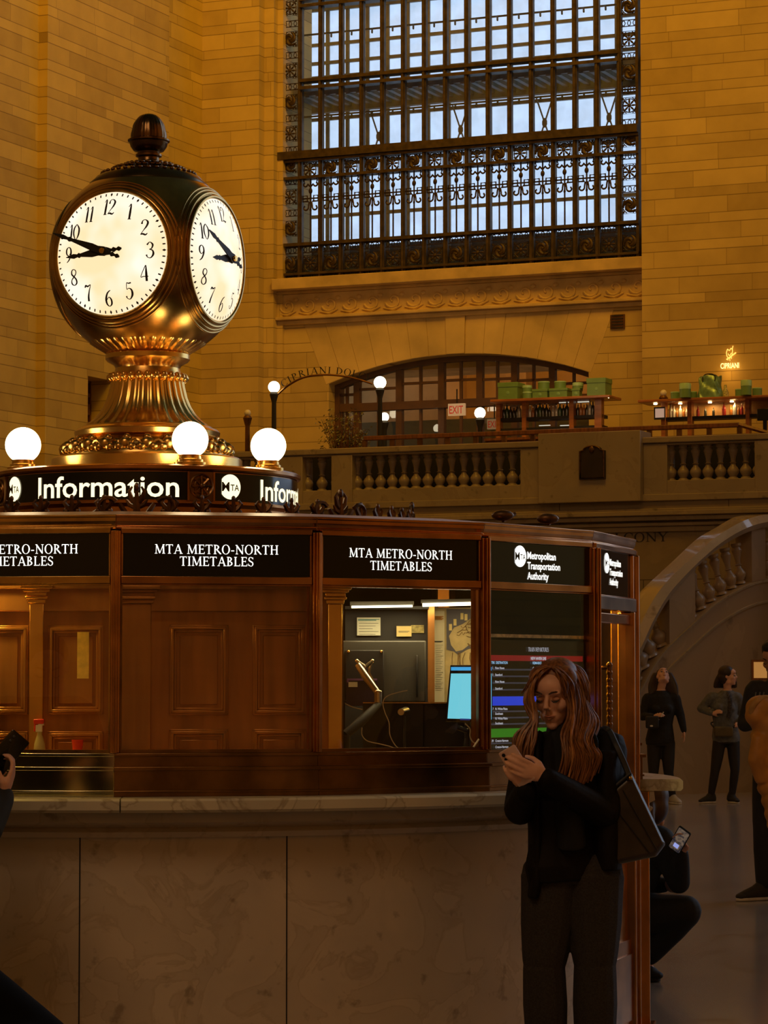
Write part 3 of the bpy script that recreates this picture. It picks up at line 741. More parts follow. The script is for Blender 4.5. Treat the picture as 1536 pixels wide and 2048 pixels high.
# wall vent
cv = C_WIN - .012; ua, zt = hall(1221, 630, cv); ub, zb0 = hall(1250, 657, cv)
vt = thing('wall_vent', 'small square dark vent high in the stone wall', 'vent', GM @ Vector(((ua + ub) / 2, C_WIN, zb0)), GM)
m = HMB(); m.box((ua, C_WIN - .03, zb0), (ub, C_WIN - .0, zt)); m.build('frame', M['bronze_dk'], vt)
m = HMB()
for k in range(5):
    z = zb0 + .02 + (zt - zb0 - .04) * k / 4; m.box((ua + .03, C_WIN - .045, z - .008), (ub - .03, C_WIN - .03, z + .008))
m.build('louvre', M['black_m'], vt)

# ---------------------------------------------------------------- stair with its curved marble balustrade
path = [(1640, 1026, 40.4), (1560, 1028, 40.1), (1503, 1034, 39.3), (1440, 1066, 38.9), (1390, 1107, 38.6), (1330, 1163, 38.3), (1298, 1207, 38.1), (1264, 1276, 37.9), (1228, 1350, 37.7), (1190, 1430, 37.5), (1150, 1515, 37.3)]
top = crom([at(*p) for p in path], 6)
def inner(i):
    t = top[min(i + 1, len(top) - 1)] - top[max(i - 1, 0)]; t.z = 0; t.normalize(); n = Vector((-t.y, t.x, 0)); return n if n.y > 0 else -n
m = MB(); rs = []
for i, p in enumerate(top):
    n = inner(i); f = i / (len(top) - 1); d = .20 + .26 * min(1, max(0, (f - .40) / .25)); w_ = .30
    q = p + Vector((0, 0, 0)); rs.append([q - n * .04, q + n * w_, q + n * w_ - Vector((0, 0, d)), q - n * .04 - Vector((0, 0, d * .9)), q - n * .10 - Vector((0, 0, d * .5))])
m.rings(rs); st = thing('staircase', 'curving marble staircase rising to the balcony', 'staircase', at(1430, 1576, 38.8) * 1.0); 
m.build('handrail_coping', M['marble_rail'], st, angle=30)
m = MB(); rs = []
for i, p in enumerate(top):
    n = inner(i); z = max(.1, p.z - .90); rs.append([(p.x, p.y, z), (p.x + n.x * .28, p.y + n.y * .28, z), (p.x + n.x * .28, p.y + n.y * .28, 0), (p.x, p.y, 0)])
m.rings(rs); m.build('cheek_wall', M['marble_stair'], st, angle=50)
m = MB(); 
for off in (.93, 1.22):
    m.tube([Vector((p.x, p.y, max(.2, p.z - off))) - inner(i) * .005 for i, p in enumerate(top)], .022, 5)
m.build('string_moulding', M['marble_bal'], st)
m = MB()
for i in range(7, 17):                                       # pierced part at the head of the flight
    pass
hb_ = .56
mm = MB(); mm.lathe([(r * 1.15, z * hb_) for r, z in prof], 12); sb = mm.build('baluster', M['marble_stair']); sbd = sb.data; bpy.data.objects.remove(sb)
Si = PM[st.name].inverted()
L = [0.0]
for a, b in zip(top[:-1], top[1:]): L.append(L[-1] + (b - a).length)
def onpath(s):
    for i in range(len(L) - 1):
        if L[i + 1] >= s: t = (s - L[i]) / (L[i + 1] - L[i]); return top[i].lerp(top[i + 1], t), i
    return top[-1], len(top) - 2
s = .4
while s < L[-1] - .3:
    p, i = onpath(s); px = p.x / p.y * FPX + 768
    if not (1340 < px < 1392) and not (1500 < px < 1530):
        n = inner(i); t = top[i + 1] - top[i]; hl = sqrt(t.x ** 2 + t.y ** 2); sl = t.z / hl if hl > 1e-6 else 0; t.z = 0; t.normalize()
        sh = Matrix(((t.x, n.x, 0, 0), (t.y, n.y, 0, 0), (sl, 0, 1, 0), (0, 0, 0, 1)))
        o = bpy.data.objects.new('baluster', sbd); COL.objects.link(o); o.parent = st
        q = p + n * .13; zb_ = max(.1, p.z - .90)
        o.matrix_basis = Si @ Matrix.Translation((q.x, q.y, p.z - .90)) @ sh
    s += .22
m = MB()                                                      # solid blocks between pierced runs
for pa, pb in ((1342, 1390), (1502, 1530)):
    rs = []
    for i, p in enumerate(top):
        px = p.x / p.y * FPX + 768
        if pa - 8 <= px <= pb + 8:
            n = inner(i); rs.append([(p.x, p.y, p.z - .92), (p.x + n.x * .26, p.y + n.y * .26, p.z - .92), (p.x + n.x * .26, p.y + n.y * .26, p.z - .15), (p.x, p.y, p.z - .15)])
    if len(rs) > 1: m = MB(); m.rings(rs); m.build('rail_pier', M['marble_stair'], st)

# ================================================================ the information booth
Y0 = 12.55
BO = Vector(((293 - 768) / FPX * Y0, Y0, 0)); BA = atan2(-BO.x, BO.y)
BM = Matrix.Translation(BO) @ Matrix.Rotation(BA, 4, 'Z')
def BMB(): return MB(BM)
def bp(phi, r, z): a = R(phi); return Vector((r * sin(a), -r * cos(a), z))
RB = 2.14; V0 = -3.0; ST = 20.0
booth = thing('information_booth', 'round brass and marble information booth under the four-faced clock', 'booth', BO, BA)
def facet(k, r=RB):                     # k=0 is the facet between -3 and 17 degrees
    a, b = bp(V0 + ST * k, r, 0), bp(V0 + ST * (k + 1), r, 0)
    c = (a + b) / 2; w = (b - a).length; x = (b - a).normalized(); o = Vector((c.x, c.y, 0)).normalized()
    return a, b, c, w, x, o
def fmap(k, r=RB):
    a, b, c, w, x, o = facet(k, r)
    return (lambda px, z, d=0: c + x * px + Vector((0, 0, z)) + o * d), w
def fbox(m, k, x0, x1, z0, z1, d0, d1, r=RB):
    f, w = fmap(k, r)
    m.hexa([f(x0, z0, d0), f(x1, z0, d0), f(x1, z0, d1), f(x0, z0, d1), f(x0, z1, d0), f(x1, z1, d0), f(x1, z1, d1), f(x0, z1, d1)])
def ringseg(m, prof, a0, a1, step=2.5, poly=False):
    """closed (r, z) section swept from angle a0 to a1; poly -> only at facet vertices"""
    n = max(2, int(round((a1 - a0) / step))); rs = []
    for i in range(n + 1):
        a = a0 + (a1 - a0) * i / n; rs.append([bp(a, r, z) for r, z in prof])
    m.rings(rs)
ZC, ZS = 1.085, 1.243
# marble base and counter: two arcs, open at the door (facet 3: 57..77 degrees)
DA, DB = 56.5, 78.5
m = BMB(); ringseg(m, [(1.98, 0), (2.18, 0), (2.18, .945), (1.98, .945)], DB + .5, DA + 360 - .5)
ob_ = m.build('base_wall', M['marble_booth'], booth, angle=30)
m = BMB()
for ph in (-6.2, 13.7, 46, -26, -45, 98, 118):
    m = BMB(); c = bp(ph, 2.181, 0); t = bp(ph + 90, 1, 0); m.hexa([c - t * .0025 + bp(ph, -.01, 0), c + t * .0025 + bp(ph, -.01, 0), c + t * .0025, c - t * .0025, c - t * .0025 + Vector((0, 0, .94)) + bp(ph, -.01, 0), c + t * .0025 + Vector((0, 0, .94)) + bp(ph, -.01, 0), c + t * .0025 + Vector((0, 0, .94)), c - t * .0025 + Vector((0, 0, .94))]); m.build('joint', M['black_m'], booth)
m = BMB(); ringseg(m, [(2.0, .94), (2.2, .94), (2.215, .96), (2.19, .975), (2.205, .985), (2.225, .995), (2.22, 1.035), (2.0, 1.035)], DB + .5, DA + 360 - .5); m.build('counter_moulding', M['marble_booth'], booth, angle=30)
cuts = [DB + .3, 98, 137, 177, 217, 257, 297, 336, 357.8, 396.5, DA + 360 - .3]
for a, b in zip(cuts[:-1], cuts[1:]):
    m = BMB(); ringseg(m, [(2.06, 1.035), (2.335, 1.035), (2.345, 1.045), (2.345, ZC - .008), (2.335, ZC), (2.06, ZC)], a + .06, b - .06); m.build('counter_slab', M['marble_slab'], booth, angle=30)
# brass plinth between the counter and the windows
FAC = [k for k in range(-9, 9)]
def matk(k): return M['brass'] if k < 0 or k > 5 else M['bronze']
for k in FAC:
    if k == 3: continue
    f, w = fmap(k); m = BMB(); h = w / 2
    rr = 1 + .0
    def strip_(z0, z1, d0, d1):
        e0, e1 = h + d0 * .176, h + d1 * .176
        m.hexa([f(-e0, z0, d0), f(e0, z0, d0), f(e1, z0, d1), f(-e1, z0, d1), f(-e0, z1, d0), f(e0, z1, d0), f(e1, z1, d1), f(-e1, z1, d1)])
    strip_(ZC, 1.188, -.10, .035); strip_(1.100, 1.108, .03, .042); strip_(1.180, 1.194, .02, .05); strip_(1.188, ZS, -.10, .022); strip_(ZS - .012, ZS, .01, .034)
    m.build('sill', M['brass_reflect'] if k < 0 else M['bronze_dk'], booth, bevel=.002)
ZT, ZH, ZG = 2.045, 1.889, 1.862        # top of sign, foot of sign, head of the glass
def post(phi, z0, z1, name='post', r=RB, wd=.018, mat=None):
    m = BMB(); c = bp(phi, r, 0); o = bp(phi, 1, 0); t = bp(phi + 90, 1, 0)
    for hw, d0, d1 in ((wd, -.05, .022), (wd * .55, .022, .036), (wd * .2, .036, .043)):
        p = [c + o * d0 - t * hw, c + o * d0 + t * hw, c + o * d1 + t * hw, c + o * d1 - t * hw]
        m.hexa([q + Vector((0, 0, z0)) for q in p] + [q + Vector((0, 0, z1)) for q in p])
    return m.build(name, mat or M['bronze'], booth, bevel=.003)
for k in FAC:
    ph = V0 + ST * k
    if k in (3, 4): continue
    post(ph, ZS, ZT + .01, mat=M['brass_dk'] if k < 0 else M['bronze'])
post(57, ZC, ZT, 'post')
# head frame, sign boxes and lettering
def logo(mb, f, x, z, r, d):
    """round transit badge: disc with a slanted bite at the left, letters cut dark"""
    pts = []
    for i in range(40):
        a = 2 * pi * i / 40; px, pz = r * cos(a), r * sin(a)
        if px < -r * .80: px = -r * .80
        pts.append((px, pz))
    mb.add([f(x + a, z + b, d) for a, b in pts], [tuple(range(40))])
def logo_letters(mb, f, x, z, r, d):
    fn = lambda a, b: f(a, b, d)
    put_sans(mb, 'M', fn, x - r * .82, z - r * .36, r * .74, width=r * .70, align='l', bold=.018)
    put_sans(mb, 'TA', fn, x - r * .02, z - r * .30, r * .50, width=r * .84, align='l', bold=.02)
for k in FAC:
    f, w = fmap(k); h = w / 2 - .017; fr = M['brass_dk'] if k < 0 else M['bronze']
    zh = ZH - (.03 if k == 3 else 0)
    m = BMB()
    fbox(m, k, -h, h, zh - .028, zh, -.03, .018); fbox(m, k, -h, h, zh - .034, zh - .028, -.03, .010); fbox(m, k, -h, h, ZT, ZT + .02, -.03, .018)
    fbox(m, k, -h, -h + .008, zh, ZT, -.03, .012); fbox(m, k, h - .008, h, zh, ZT, -.03, .012)
    m.build('sign_frame', fr, booth, bevel=.002)
    m = BMB(); fbox(m, k, -h + .008, h - .008, zh, ZT, -.03, 0.002)
    sg = m.build('sign_panel', M['black'], booth)
    if -2 <= k <= 1:
        m = BMB(); wd = .262
        put_serif(m, 'MTA METRO-NORTH', lambda x, z: f(x, z, .004), 0, 1.972 if k != 1 else 1.968, .034, width=.46); put_serif(m, 'TIMETABLES', lambda x, z: f(x, z, .004), 0, 1.928 if k != 1 else 1.922, .034, width=.275)
        m.build('lit_lettering', M['white_e'], sg)
    if k in (2, 3):
        m = BMB(); x0 = -.13 if k == 2 else -.12; zz = 1.993
        logo(m, f, x0, zz, .042, .004)
        for i, t in enumerate(('Metropolitan', 'Transportation', 'Authority')):
            put_sans(m, t, lambda x, z: f(x, z, .004), x0 + .05, zz - .008 - i * .040, .028, align='l', width=(.195, .225, .145)[i], bold=.025)
        m.build('lit_lettering', M['white_e'], sg)
        m = BMB(); logo_letters(m, f, x0, zz, .042, .006); m.build('logo_lettering', M['black'], sg)
# cornice and roof (facetted)
def facering(name, prof, mat, ks):
    for k in ks:
        m = BMB(); rs = []
        for ph in (V0 + ST * k, V0 + ST * (k + 1)): rs.append([bp(ph, r, z) for r, z in prof])
        m.rings(rs); m.build(name, mat(k) if callable(mat) else mat, booth, angle=20, bevel=.002)
facering('cornice', [(1.95, 2.063), (2.146, 2.060), (2.150, 2.068), (2.142, 2.074), (2.146, 2.084), (2.150, 2.090), (2.150, 2.102), (2.153, 2.106), (2.153, 2.114), (1.95, 2.124)], lambda k: M['brass_dk'] if k < 0 else M['bronze'], FAC)
m = BMB(); prf = [(2.145, 2.112), (1.9, 2.14), (1.2, 2.165), (.7, 2.17), (.02, 2.17), (.02, 2.10), (.7, 2.10), (1.2, 2.10), (1.9, 2.08), (2.1, 2.08)]
m.rings([[bp(V0 + ST * k, r, z) for r, z in prf] for k in range(18)], closed=True, loop=True); m.build('roof', M['bronze_dk'], booth, angle=15)
# cresting on the roof
def crest_big(m, phi, r=1.17, z0=2.165):
    c = bp(phi, r, z0); t = bp(phi + 90, 1, 0); o = bp(phi, 1, 0); Z = Vector((0, 0, 1))
    def P(x, z, d=0): return c + t * x + Z * z + o * d
    m.tube([P(0, -.02), P(0, .05), P(0, .10)], [.02, .014, .008], 6)
    for s in (-1, 1):
        m.tube([P(0, .045), P(.022 * s, .07), P(.03 * s, .10), P(.018 * s, .118)], [.008, .012, .008, .004], 5)
        m.tube([P(0, .03), P(.03 * s, .045), P(.042 * s, .066)], [.008, .01, .004], 5)
        m.tube([P(s * (.12 + (.045 - k * .003) * cos(2.6 - k * .5)), .035 + (.045 - k * .003) * sin(2.6 - k * .5)) for k in range(11)], [.010 - k * .0006 for k in range(11)], 5)
        m.tube([P(s * .07, .05), P(s * .05, .02), P(s * .03, -.02)], [.009, .012, .012], 5); m.tube([P(s * .155, .02), P(s * .19, -.015)], [.012, .02], 5)
    m.ell(P(0, .115), (.012, .012, .02), 6, 5)
def crest_small(m, phi, r=1.17, z0=2.165):
    c = bp(phi, r, z0); t = bp(phi + 90, 1, 0); o = bp(phi, 1, 0); Z = Vector((0, 0, 1))
    def P(x, z, d=0): return c + t * x + Z * z + o * d
    m.tube([P(0, -.02), P(0, .04), P(0, .085)], [.014, .011, .005], 6); m.ell(P(0, .075), (.009, .009, .012), 6, 5)
    for s in (-1, 1): m.tube([P(0, .02), P(.018 * s, .035), P(.032 * s, .055), P(.022 * s, .068)], [.008, .011, .009, .004], 5); m.ell(P(.024 * s, .02), (.013, .01, .012), 6, 5)
for j in range(-2, 3):
    ph = -2 + 45 * j
    m = BMB(); crest_big(m, ph); m.build('crest_ornament', M['bronze_flat'], booth)
    for i in range(1, 7):
        m = BMB(); crest_small(m, ph + 45 * i / 7); m.build('crest_finial', M['bronze_flat'], booth)
m = BMB(); m.lathe([(1.20, 2.15), (1.20, 2.172), (1.18, 2.18), (1.14, 2.18), (1.12, 2.15)], 72); m.build('crest_rail', M['bronze_flat'], booth)
for px in (945, 1178):
    m = BMB(); p = BM.inverted() @ at(px, 1040, 11.2); ph = math.degrees(atan2(p.x, -p.y)); c = bp(ph, 2.1, 2.13); m.ell(c + Vector((0, 0, .02)), (.045, .03, .022), 10, 8); m.tube([c, c + bp(ph + 90, .07, .03)], .009, 6); m.build('roof_spotlight', M['bronze_flat'], booth)
# glazing
def pane(k, z0, z1, name='window_glass', d=-.01, x0=None, x1=None):
    f, w = fmap(k); h = w / 2 - .02; x0 = -h if x0 is None else x0; x1 = h if x1 is None else x1
    m = BMB(); m.add([f(x0, z0, d), f(x1, z0, d), f(x1, z1, d), f(x0, z1, d)], [(0, 1, 2, 3)]); return m.build(name, M['glass'], booth)
for k in (-2, -1, 0, 1, 2): pane(k, ZS, ZG, d=0 if k == 2 else -.01)
for k in FAC:                               # closed rear bays
    if k in (-2, -1, 0, 1, 2, 3): continue
    m = BMB(); fbox(m, k, -.35, .35, ZC, ZG, -.06, -.02); m.build('rear_panel', M['wood_dk'], booth)
for k in (-1, 0, 1): 
    m = BMB(); h = fmap(k)[1] / 2 - .017
    fbox(m, k, -h, -h + .007, ZS, ZH, -.012, .006); fbox(m, k, h - .007, h, ZS, ZH, -.012, .006); fbox(m, k, -h, h, ZS, ZS + .012, -.03, .012)
    m.build('window_frame', M['brass_dk'] if k < 0 else M['bronze_dk'], booth)
# panelling behind the first two windows, built as one flat cabinet front
yc = -1.72
def cab(px): return (BM.inverted() @ at(px, 1365, 10.87)).x
def cz(py): return at(300, py, 10.87).z
x_l, x_r = -1.25, cab(688)
m = BMB(); m.box((x_l, yc, ZC), (x_r, yc + .05, 2.05)); m.box((x_r - .03, yc, ZC), (x_r, -.9, 2.05))
m.box((x_l, yc - .03, cz(1224)), (cab(640), yc, cz(1175))); m.box((x_l, yc - .045, cz(1180)), (cab(660), yc, cz(1170)))
m.build('cabinet_front', M['wood'], booth, bevel=.004)
def panel(px0, py0, px1, py1, mat, name='raised_panel'):
    x0, x1, z0, z1 = cab(px0), cab(px1), cz(py1), cz(py0); m = BMB(); y = yc
    for t, d in ((.0, .018), (.008, .028), (.018, .020)):
        for a, b in (((x0 + t, z0 + t), (x1 - t, z0 + t + .010)), ((x0 + t, z1 - t - .010), (x1 - t, z1 - t)), ((x0 + t, z0 + t), (x0 + t + .010, z1 - t)), ((x1 - t - .010, z0 + t), (x1 - t, z1 - t))):
            m.box((a[0], y - d, a[1]), (b[0], y, b[1]))
    m.box((x0 + .04, y - .012, z0 + .04), (x1 - .04, y, z1 - .04))
    return m.build(name, mat, booth, bevel=.002)
panel(338, 1250, 456, 1430, M['wood']); panel(505, 1250, 612, 1430, M['wood']); panel(338, 1458, 456, 1600, M['wood']); panel(505, 1458, 612, 1600, M['wood'])
panel(97, 1252, 207, 1428, M['wood']); panel(-60, 1252, 58, 1428, M['wood']); panel(97, 1462, 207, 1600, M['wood']); panel(-60, 1462, 58, 1600, M['wood'])
def pilaster(px0, px1, mat, y=None, cap=True):
    y = yc if y is None else y; x0, x1 = cab(px0), cab(px1); m = BMB(); m.box((x0, y - .035, ZC), (x1, y, cz(1208)))
    if cap:
        for t, za, zb in ((.008, 1208, 1200), (.016, 1200, 1194), (.012, 1194, 1186), (.024, 1186, 1180), (.034, 1180, 1172)): m.box((x0 - t, y - .035 - t, cz(za)), (x1 + t, y, cz(zb)))
    return m.build('pilaster', mat, booth, bevel=.003)
pilaster(238, 302, M['wood']); pilaster(60, 88, M['brass']); pilaster(656, 684, M['brass'])
# the door bay
f3, w3_ = fmap(3); h3 = w3_ / 2
dm = M['bronze']
m = BMB(); fbox(m, 3, -h3 + .03, h3 - .03, 1.80, 1.855, -.03, .02); m.build('door_head', M['bronze_dk'], booth, bevel=.003)
door = BMB()
for x0, x1 in ((-h3 + .045, -h3 + .075), (h3 - .125, h3 - .085)): fbox(door, 3, x0, x1, .03, 1.775, -.02, .015)
fbox(door, 3, -h3 + .045, h3 - .085, 1.745, 1.785, -.02, .015); fbox(door, 3, -h3 + .045, h3 - .085, .03, .42, -.02, .012); fbox(door, 3, -h3 + .045, h3 - .085, .95, .98, -.02, .012)
fbox(door, 3, -h3 + .09, h3 - .14, .08, .36, .012, .02)
dr = door.build('door', dm, booth, bevel=.003)
m = BMB(); m.add([f3(-h3 + .07, .98, -.005), f3(h3 - .12, .98, -.005), f3(h3 - .12, 1.75, -.005), f3(-h3 + .07, 1.75, -.005)], [(0, 1, 2, 3)]); m.build('door_glass', M['glass'], dr)
m = BMB(); fbox(m, 3, -h3 + .02, h3 - .05, ZC - .1, 2.0, -.40, -.37); m.build('inner_lining', pm('brass_lining', (.80, .58, .10), .45, .3, var=.12, scale=4), booth)
m = BMB(); fbox(m, 3, -h3 + .07, h3 - .12, .42, .95, -.012, -.004); m.build('kick_panel', M['brass_dk'], dr)
m = BMB(); m.tube([f3(-h3 + .095, 1.27, .05), f3(-h3 + .095, 1.57, .05)], .011, 8)
for z in (1.28, 1.56): m.tube([f3(-h3 + .095, z, 0), f3(-h3 + .095, z, .05)], .009, 6)
for z in [1.27 + .03 * i for i in range(11)]: m.ell(f3(-h3 + .095, z, .05), .014, 8, 6)
m.build('door_handle', M['bronze_dk'], dr)
# the tall jamb beside the door, standing on the floor
m = BMB(); a = 77.0
def jamb(phi0, phi1, r0, r1, z0, z1): 
    m.hexa([bp(phi0, r0, z0), bp(phi1, r0, z0), bp(phi1, r1, z0), bp(phi0, r1, z0), bp(phi0, r0, z1), bp(phi1, r0, z1), bp(phi1, r1, z1), bp(phi0, r1, z1)])
jamb(73.6, 75.0, 2.08, 2.155, 0, 1.80); jamb(75.2, 76.4, 2.08, 2.145, 0, ZT); jamb(76.6, 78.6, 2.04, 2.165, 0, ZT)
m.build('door_jamb', M['bronze'], booth, bevel=.006)
m = BMB(); jamb(78.5, 80.2, 2.0, 2.20, 0, 1.035); jamb(73.4, 80.4, 2.05, 2.225, 0, .05); m.build('corner_pilaster', M['bronze'], booth, bevel=.006)
m = BMB(); m.lathe([(.52, ZC - .2), (.52, 2.06)], 32); jamb(66, 70, 1.35, 1.4, .3, 2.0); m.build('core_cladding', M['brass'], booth)
m = BMB(); m.lathe([(2.0, .02), (2.0, .0), (.05, 0), (.05, .02)], 48); m.build('booth_floor', M['black_m'], booth)
m = BMB(); m.lathe([(2.1, 2.06), (2.1, 2.055), (.05, 2.055), (.05, 2.06)], 48); m.build('booth_ceiling', pm('booth_ceiling', (.32, .16, .07), .5), booth)
# ---------------------------------------------------------------- drum with the information band
dz = 2.165
m = BMB(); m.lathe([(.62, dz), (.655, dz), (.655, 2.235), (.665, 2.245), (.672, 2.25), (.672, 2.258), (.66, 2.26), (.66, 2.385), (.672, 2.388), (.678, 2.395), (.678, 2.408), (.665, 2.415), (.40, 2.418), (.40, dz)], 96)
drum = m.build('sign_drum', M['bronze'], booth, angle=30)
def dmap(s, z, d=0): a = s / .668; return Vector(((.662 + d) * sin(a), -(.662 + d) * cos(a), z))
def drum_text(mb, txt, a0, a1, z, h, bold):
    vs, fs, w = sans(txt, bold); s0, s1 = R(a0) * .668, R(a1) * .668
    mb.add([dmap(s0 + (s1 - s0) * x / w, z + y * h, .004) for x, y in vs], fs)
def patch(m, a0, a1, z0, z1, d0, d1):
    n = 12; rs = []
    for i in range(n + 1):
        s = R(a0 + (a1 - a0) * i / n) * .668; rs.append([dmap(s, z0, d0), dmap(s, z0, d1), dmap(s, z1, d1), dmap(s, z1, d0)])
    m.rings(rs)
for q in (-180, -90, 0, 90):
    m = BMB(); patch(m, q - 65, q + 14.5, 2.264, 2.382, -.005, .002); pb = m.build('band_panel', M['black'], drum, angle=30)
    m = BMB(); drum_text(m, 'Information', q - 43.5, q + 11.6, 2.277, .088, .018)
    c_s = R(q - 58.2) * .668; logo(m, lambda x, z, d: dmap(x, z, d), c_s, 2.325, .053, .004); m.build('lit_lettering', M['cream_e'], pb)
    m = BMB(); logo_letters(m, lambda x, z, d: dmap(x, z, d), c_s, 2.325, .053, .007); m.build('logo_lettering', M['black'], pb)
    m = BMB(); patch(m, q + 15.2, q + 24.3, 2.262, 2.384, 0, .010); sc_ = R(q + 19.8) * .668
    for rr, t in ((.048, .005), (.030, .004)): m.tube([dmap(sc_ + rr * cos(k * pi / 12), 2.323 + rr * sin(k * pi / 12), .013) for k in range(24)], t, 5, closed=True)
    for k in range(8): m.tube([dmap(sc_ + .010 * cos(k * pi / 4), 2.323 + .010 * sin(k * pi / 4), .014), dmap(sc_ + .043 * cos(k * pi / 4), 2.323 + .043 * sin(k * pi / 4), .013)], [.004, .007], 5)
    m.ell(dmap(sc_, 2.323, .016), (.012, .012, .012), 8, 6); m.build('rosette', M['bronze_dk'], drum)
    for e in (14.9, 24.7):
        m = BMB(); patch(m, q + e - .35, q + e + .35, 2.262, 2.384, 0, .012); m.build('band_stile', M['bronze'], drum)

# ================================================================ the clock
def cpz(py, Y=12.55): return at(293, py, Y).z
clock = thing('clock', 'four-faced brass and opal globe clock with acorn finial on the booth', 'clock', BM @ Vector((0, 0, 2.418)), BA)
SZ, SR, SD = 3.352, .436, .334
m = BMB(); m.lathe([(.02, 2.418), (.415, 2.418), (.42, 2.425), (.42, 2.478), (.408, 2.486), (.38, 2.486), (.02, 2.486)], 72); m.build('base_ring', M['brass'], clock, angle=30)
def leafring(a, z): return 1
m = BMB(); m.lathe([(.02, 2.486), (.375, 2.486), (.372, 2.50), (.345, 2.53), (.315, 2.565), (.30, 2.572), (.02, 2.572)], 72)
for k in range(24):
    a = k * 15; Mx = Matrix.Rotation(R(a), 3, 'Z')
    for dx, dz_, rr in ((0, 2.525, .034), (-.028, 2.512, .022), (.028, 2.512, .022), (0, 2.553, .02)):
        m.ell(Mx @ Vector((dx, -.358 + (dz_ - 2.52) * -.7 * -1, dz_)), (rr, .016, rr * .9), 8, 6)
    m.tube([Mx @ Vector((.046 + .020 * cos(q), -.355, 2.525 + .018 * sin(q))) for q in [j * .7 for j in range(8)]], [.007 - j * .0005 for j in range(8)], 5)
m.build('leaf_ring', M['brass_dk'], clock)
m = BMB(); m.lathe([(.02, 2.57), (.30, 2.57), (.318, 2.58), (.322, 2.60), (.31, 2.612), (.295, 2.615), (.285, 2.625), (.02, 2.625)], 72); m.build('torus_moulding', M['brass'], clock)
fl = lambda a, z: 1 + .045 * abs(sin(a * 14)) - .02
prof = [(.02, 2.62), (.272, 2.62), (.262, 2.635), (.235, 2.655), (.212, 2.68), (.190, 2.715), (.174, 2.755), (.163, 2.80), (.157, 2.835), (.02, 2.835)]
m = BMB(); m.lathe(prof, 168, flute=fl); m.build('fluted_trumpet', M['brass'], clock, angle=60)
m = BMB()
for k in range(28):
    a = k * 2 * pi / 28; m.ell((.166 * cos(a), .166 * sin(a), 2.843), (.016, .016, .02), 8, 6)
m.lathe([(.02, 2.83), (.155, 2.83), (.16, 2.845), (.15, 2.86), (.142, 2.885), (.15, 2.90), (.178, 2.915), (.187, 2.925), (.187, 2.945), (.172, 2.955), (.02, 2.955)], 64); m.build('neck_collar', M['brass'], clock)
fl2 = lambda a, z: 1 + .05 * abs(sin(a * 18))
m = BMB(); m.lathe([(.02, 2.945), (.165, 2.945), (.18, 2.953), (.215, 2.975), (.245, 2.995), (.248, 3.008), (.21, 3.02), (.02, 3.03)], 144, flute=fl2)
for k in range(36): m.ell((.240 * cos(k * pi / 18), .240 * sin(k * pi / 18), 3.012), (.016, .016, .012), 6, 5)
m.build('fluted_saucer', M['brass'], clock, angle=60)
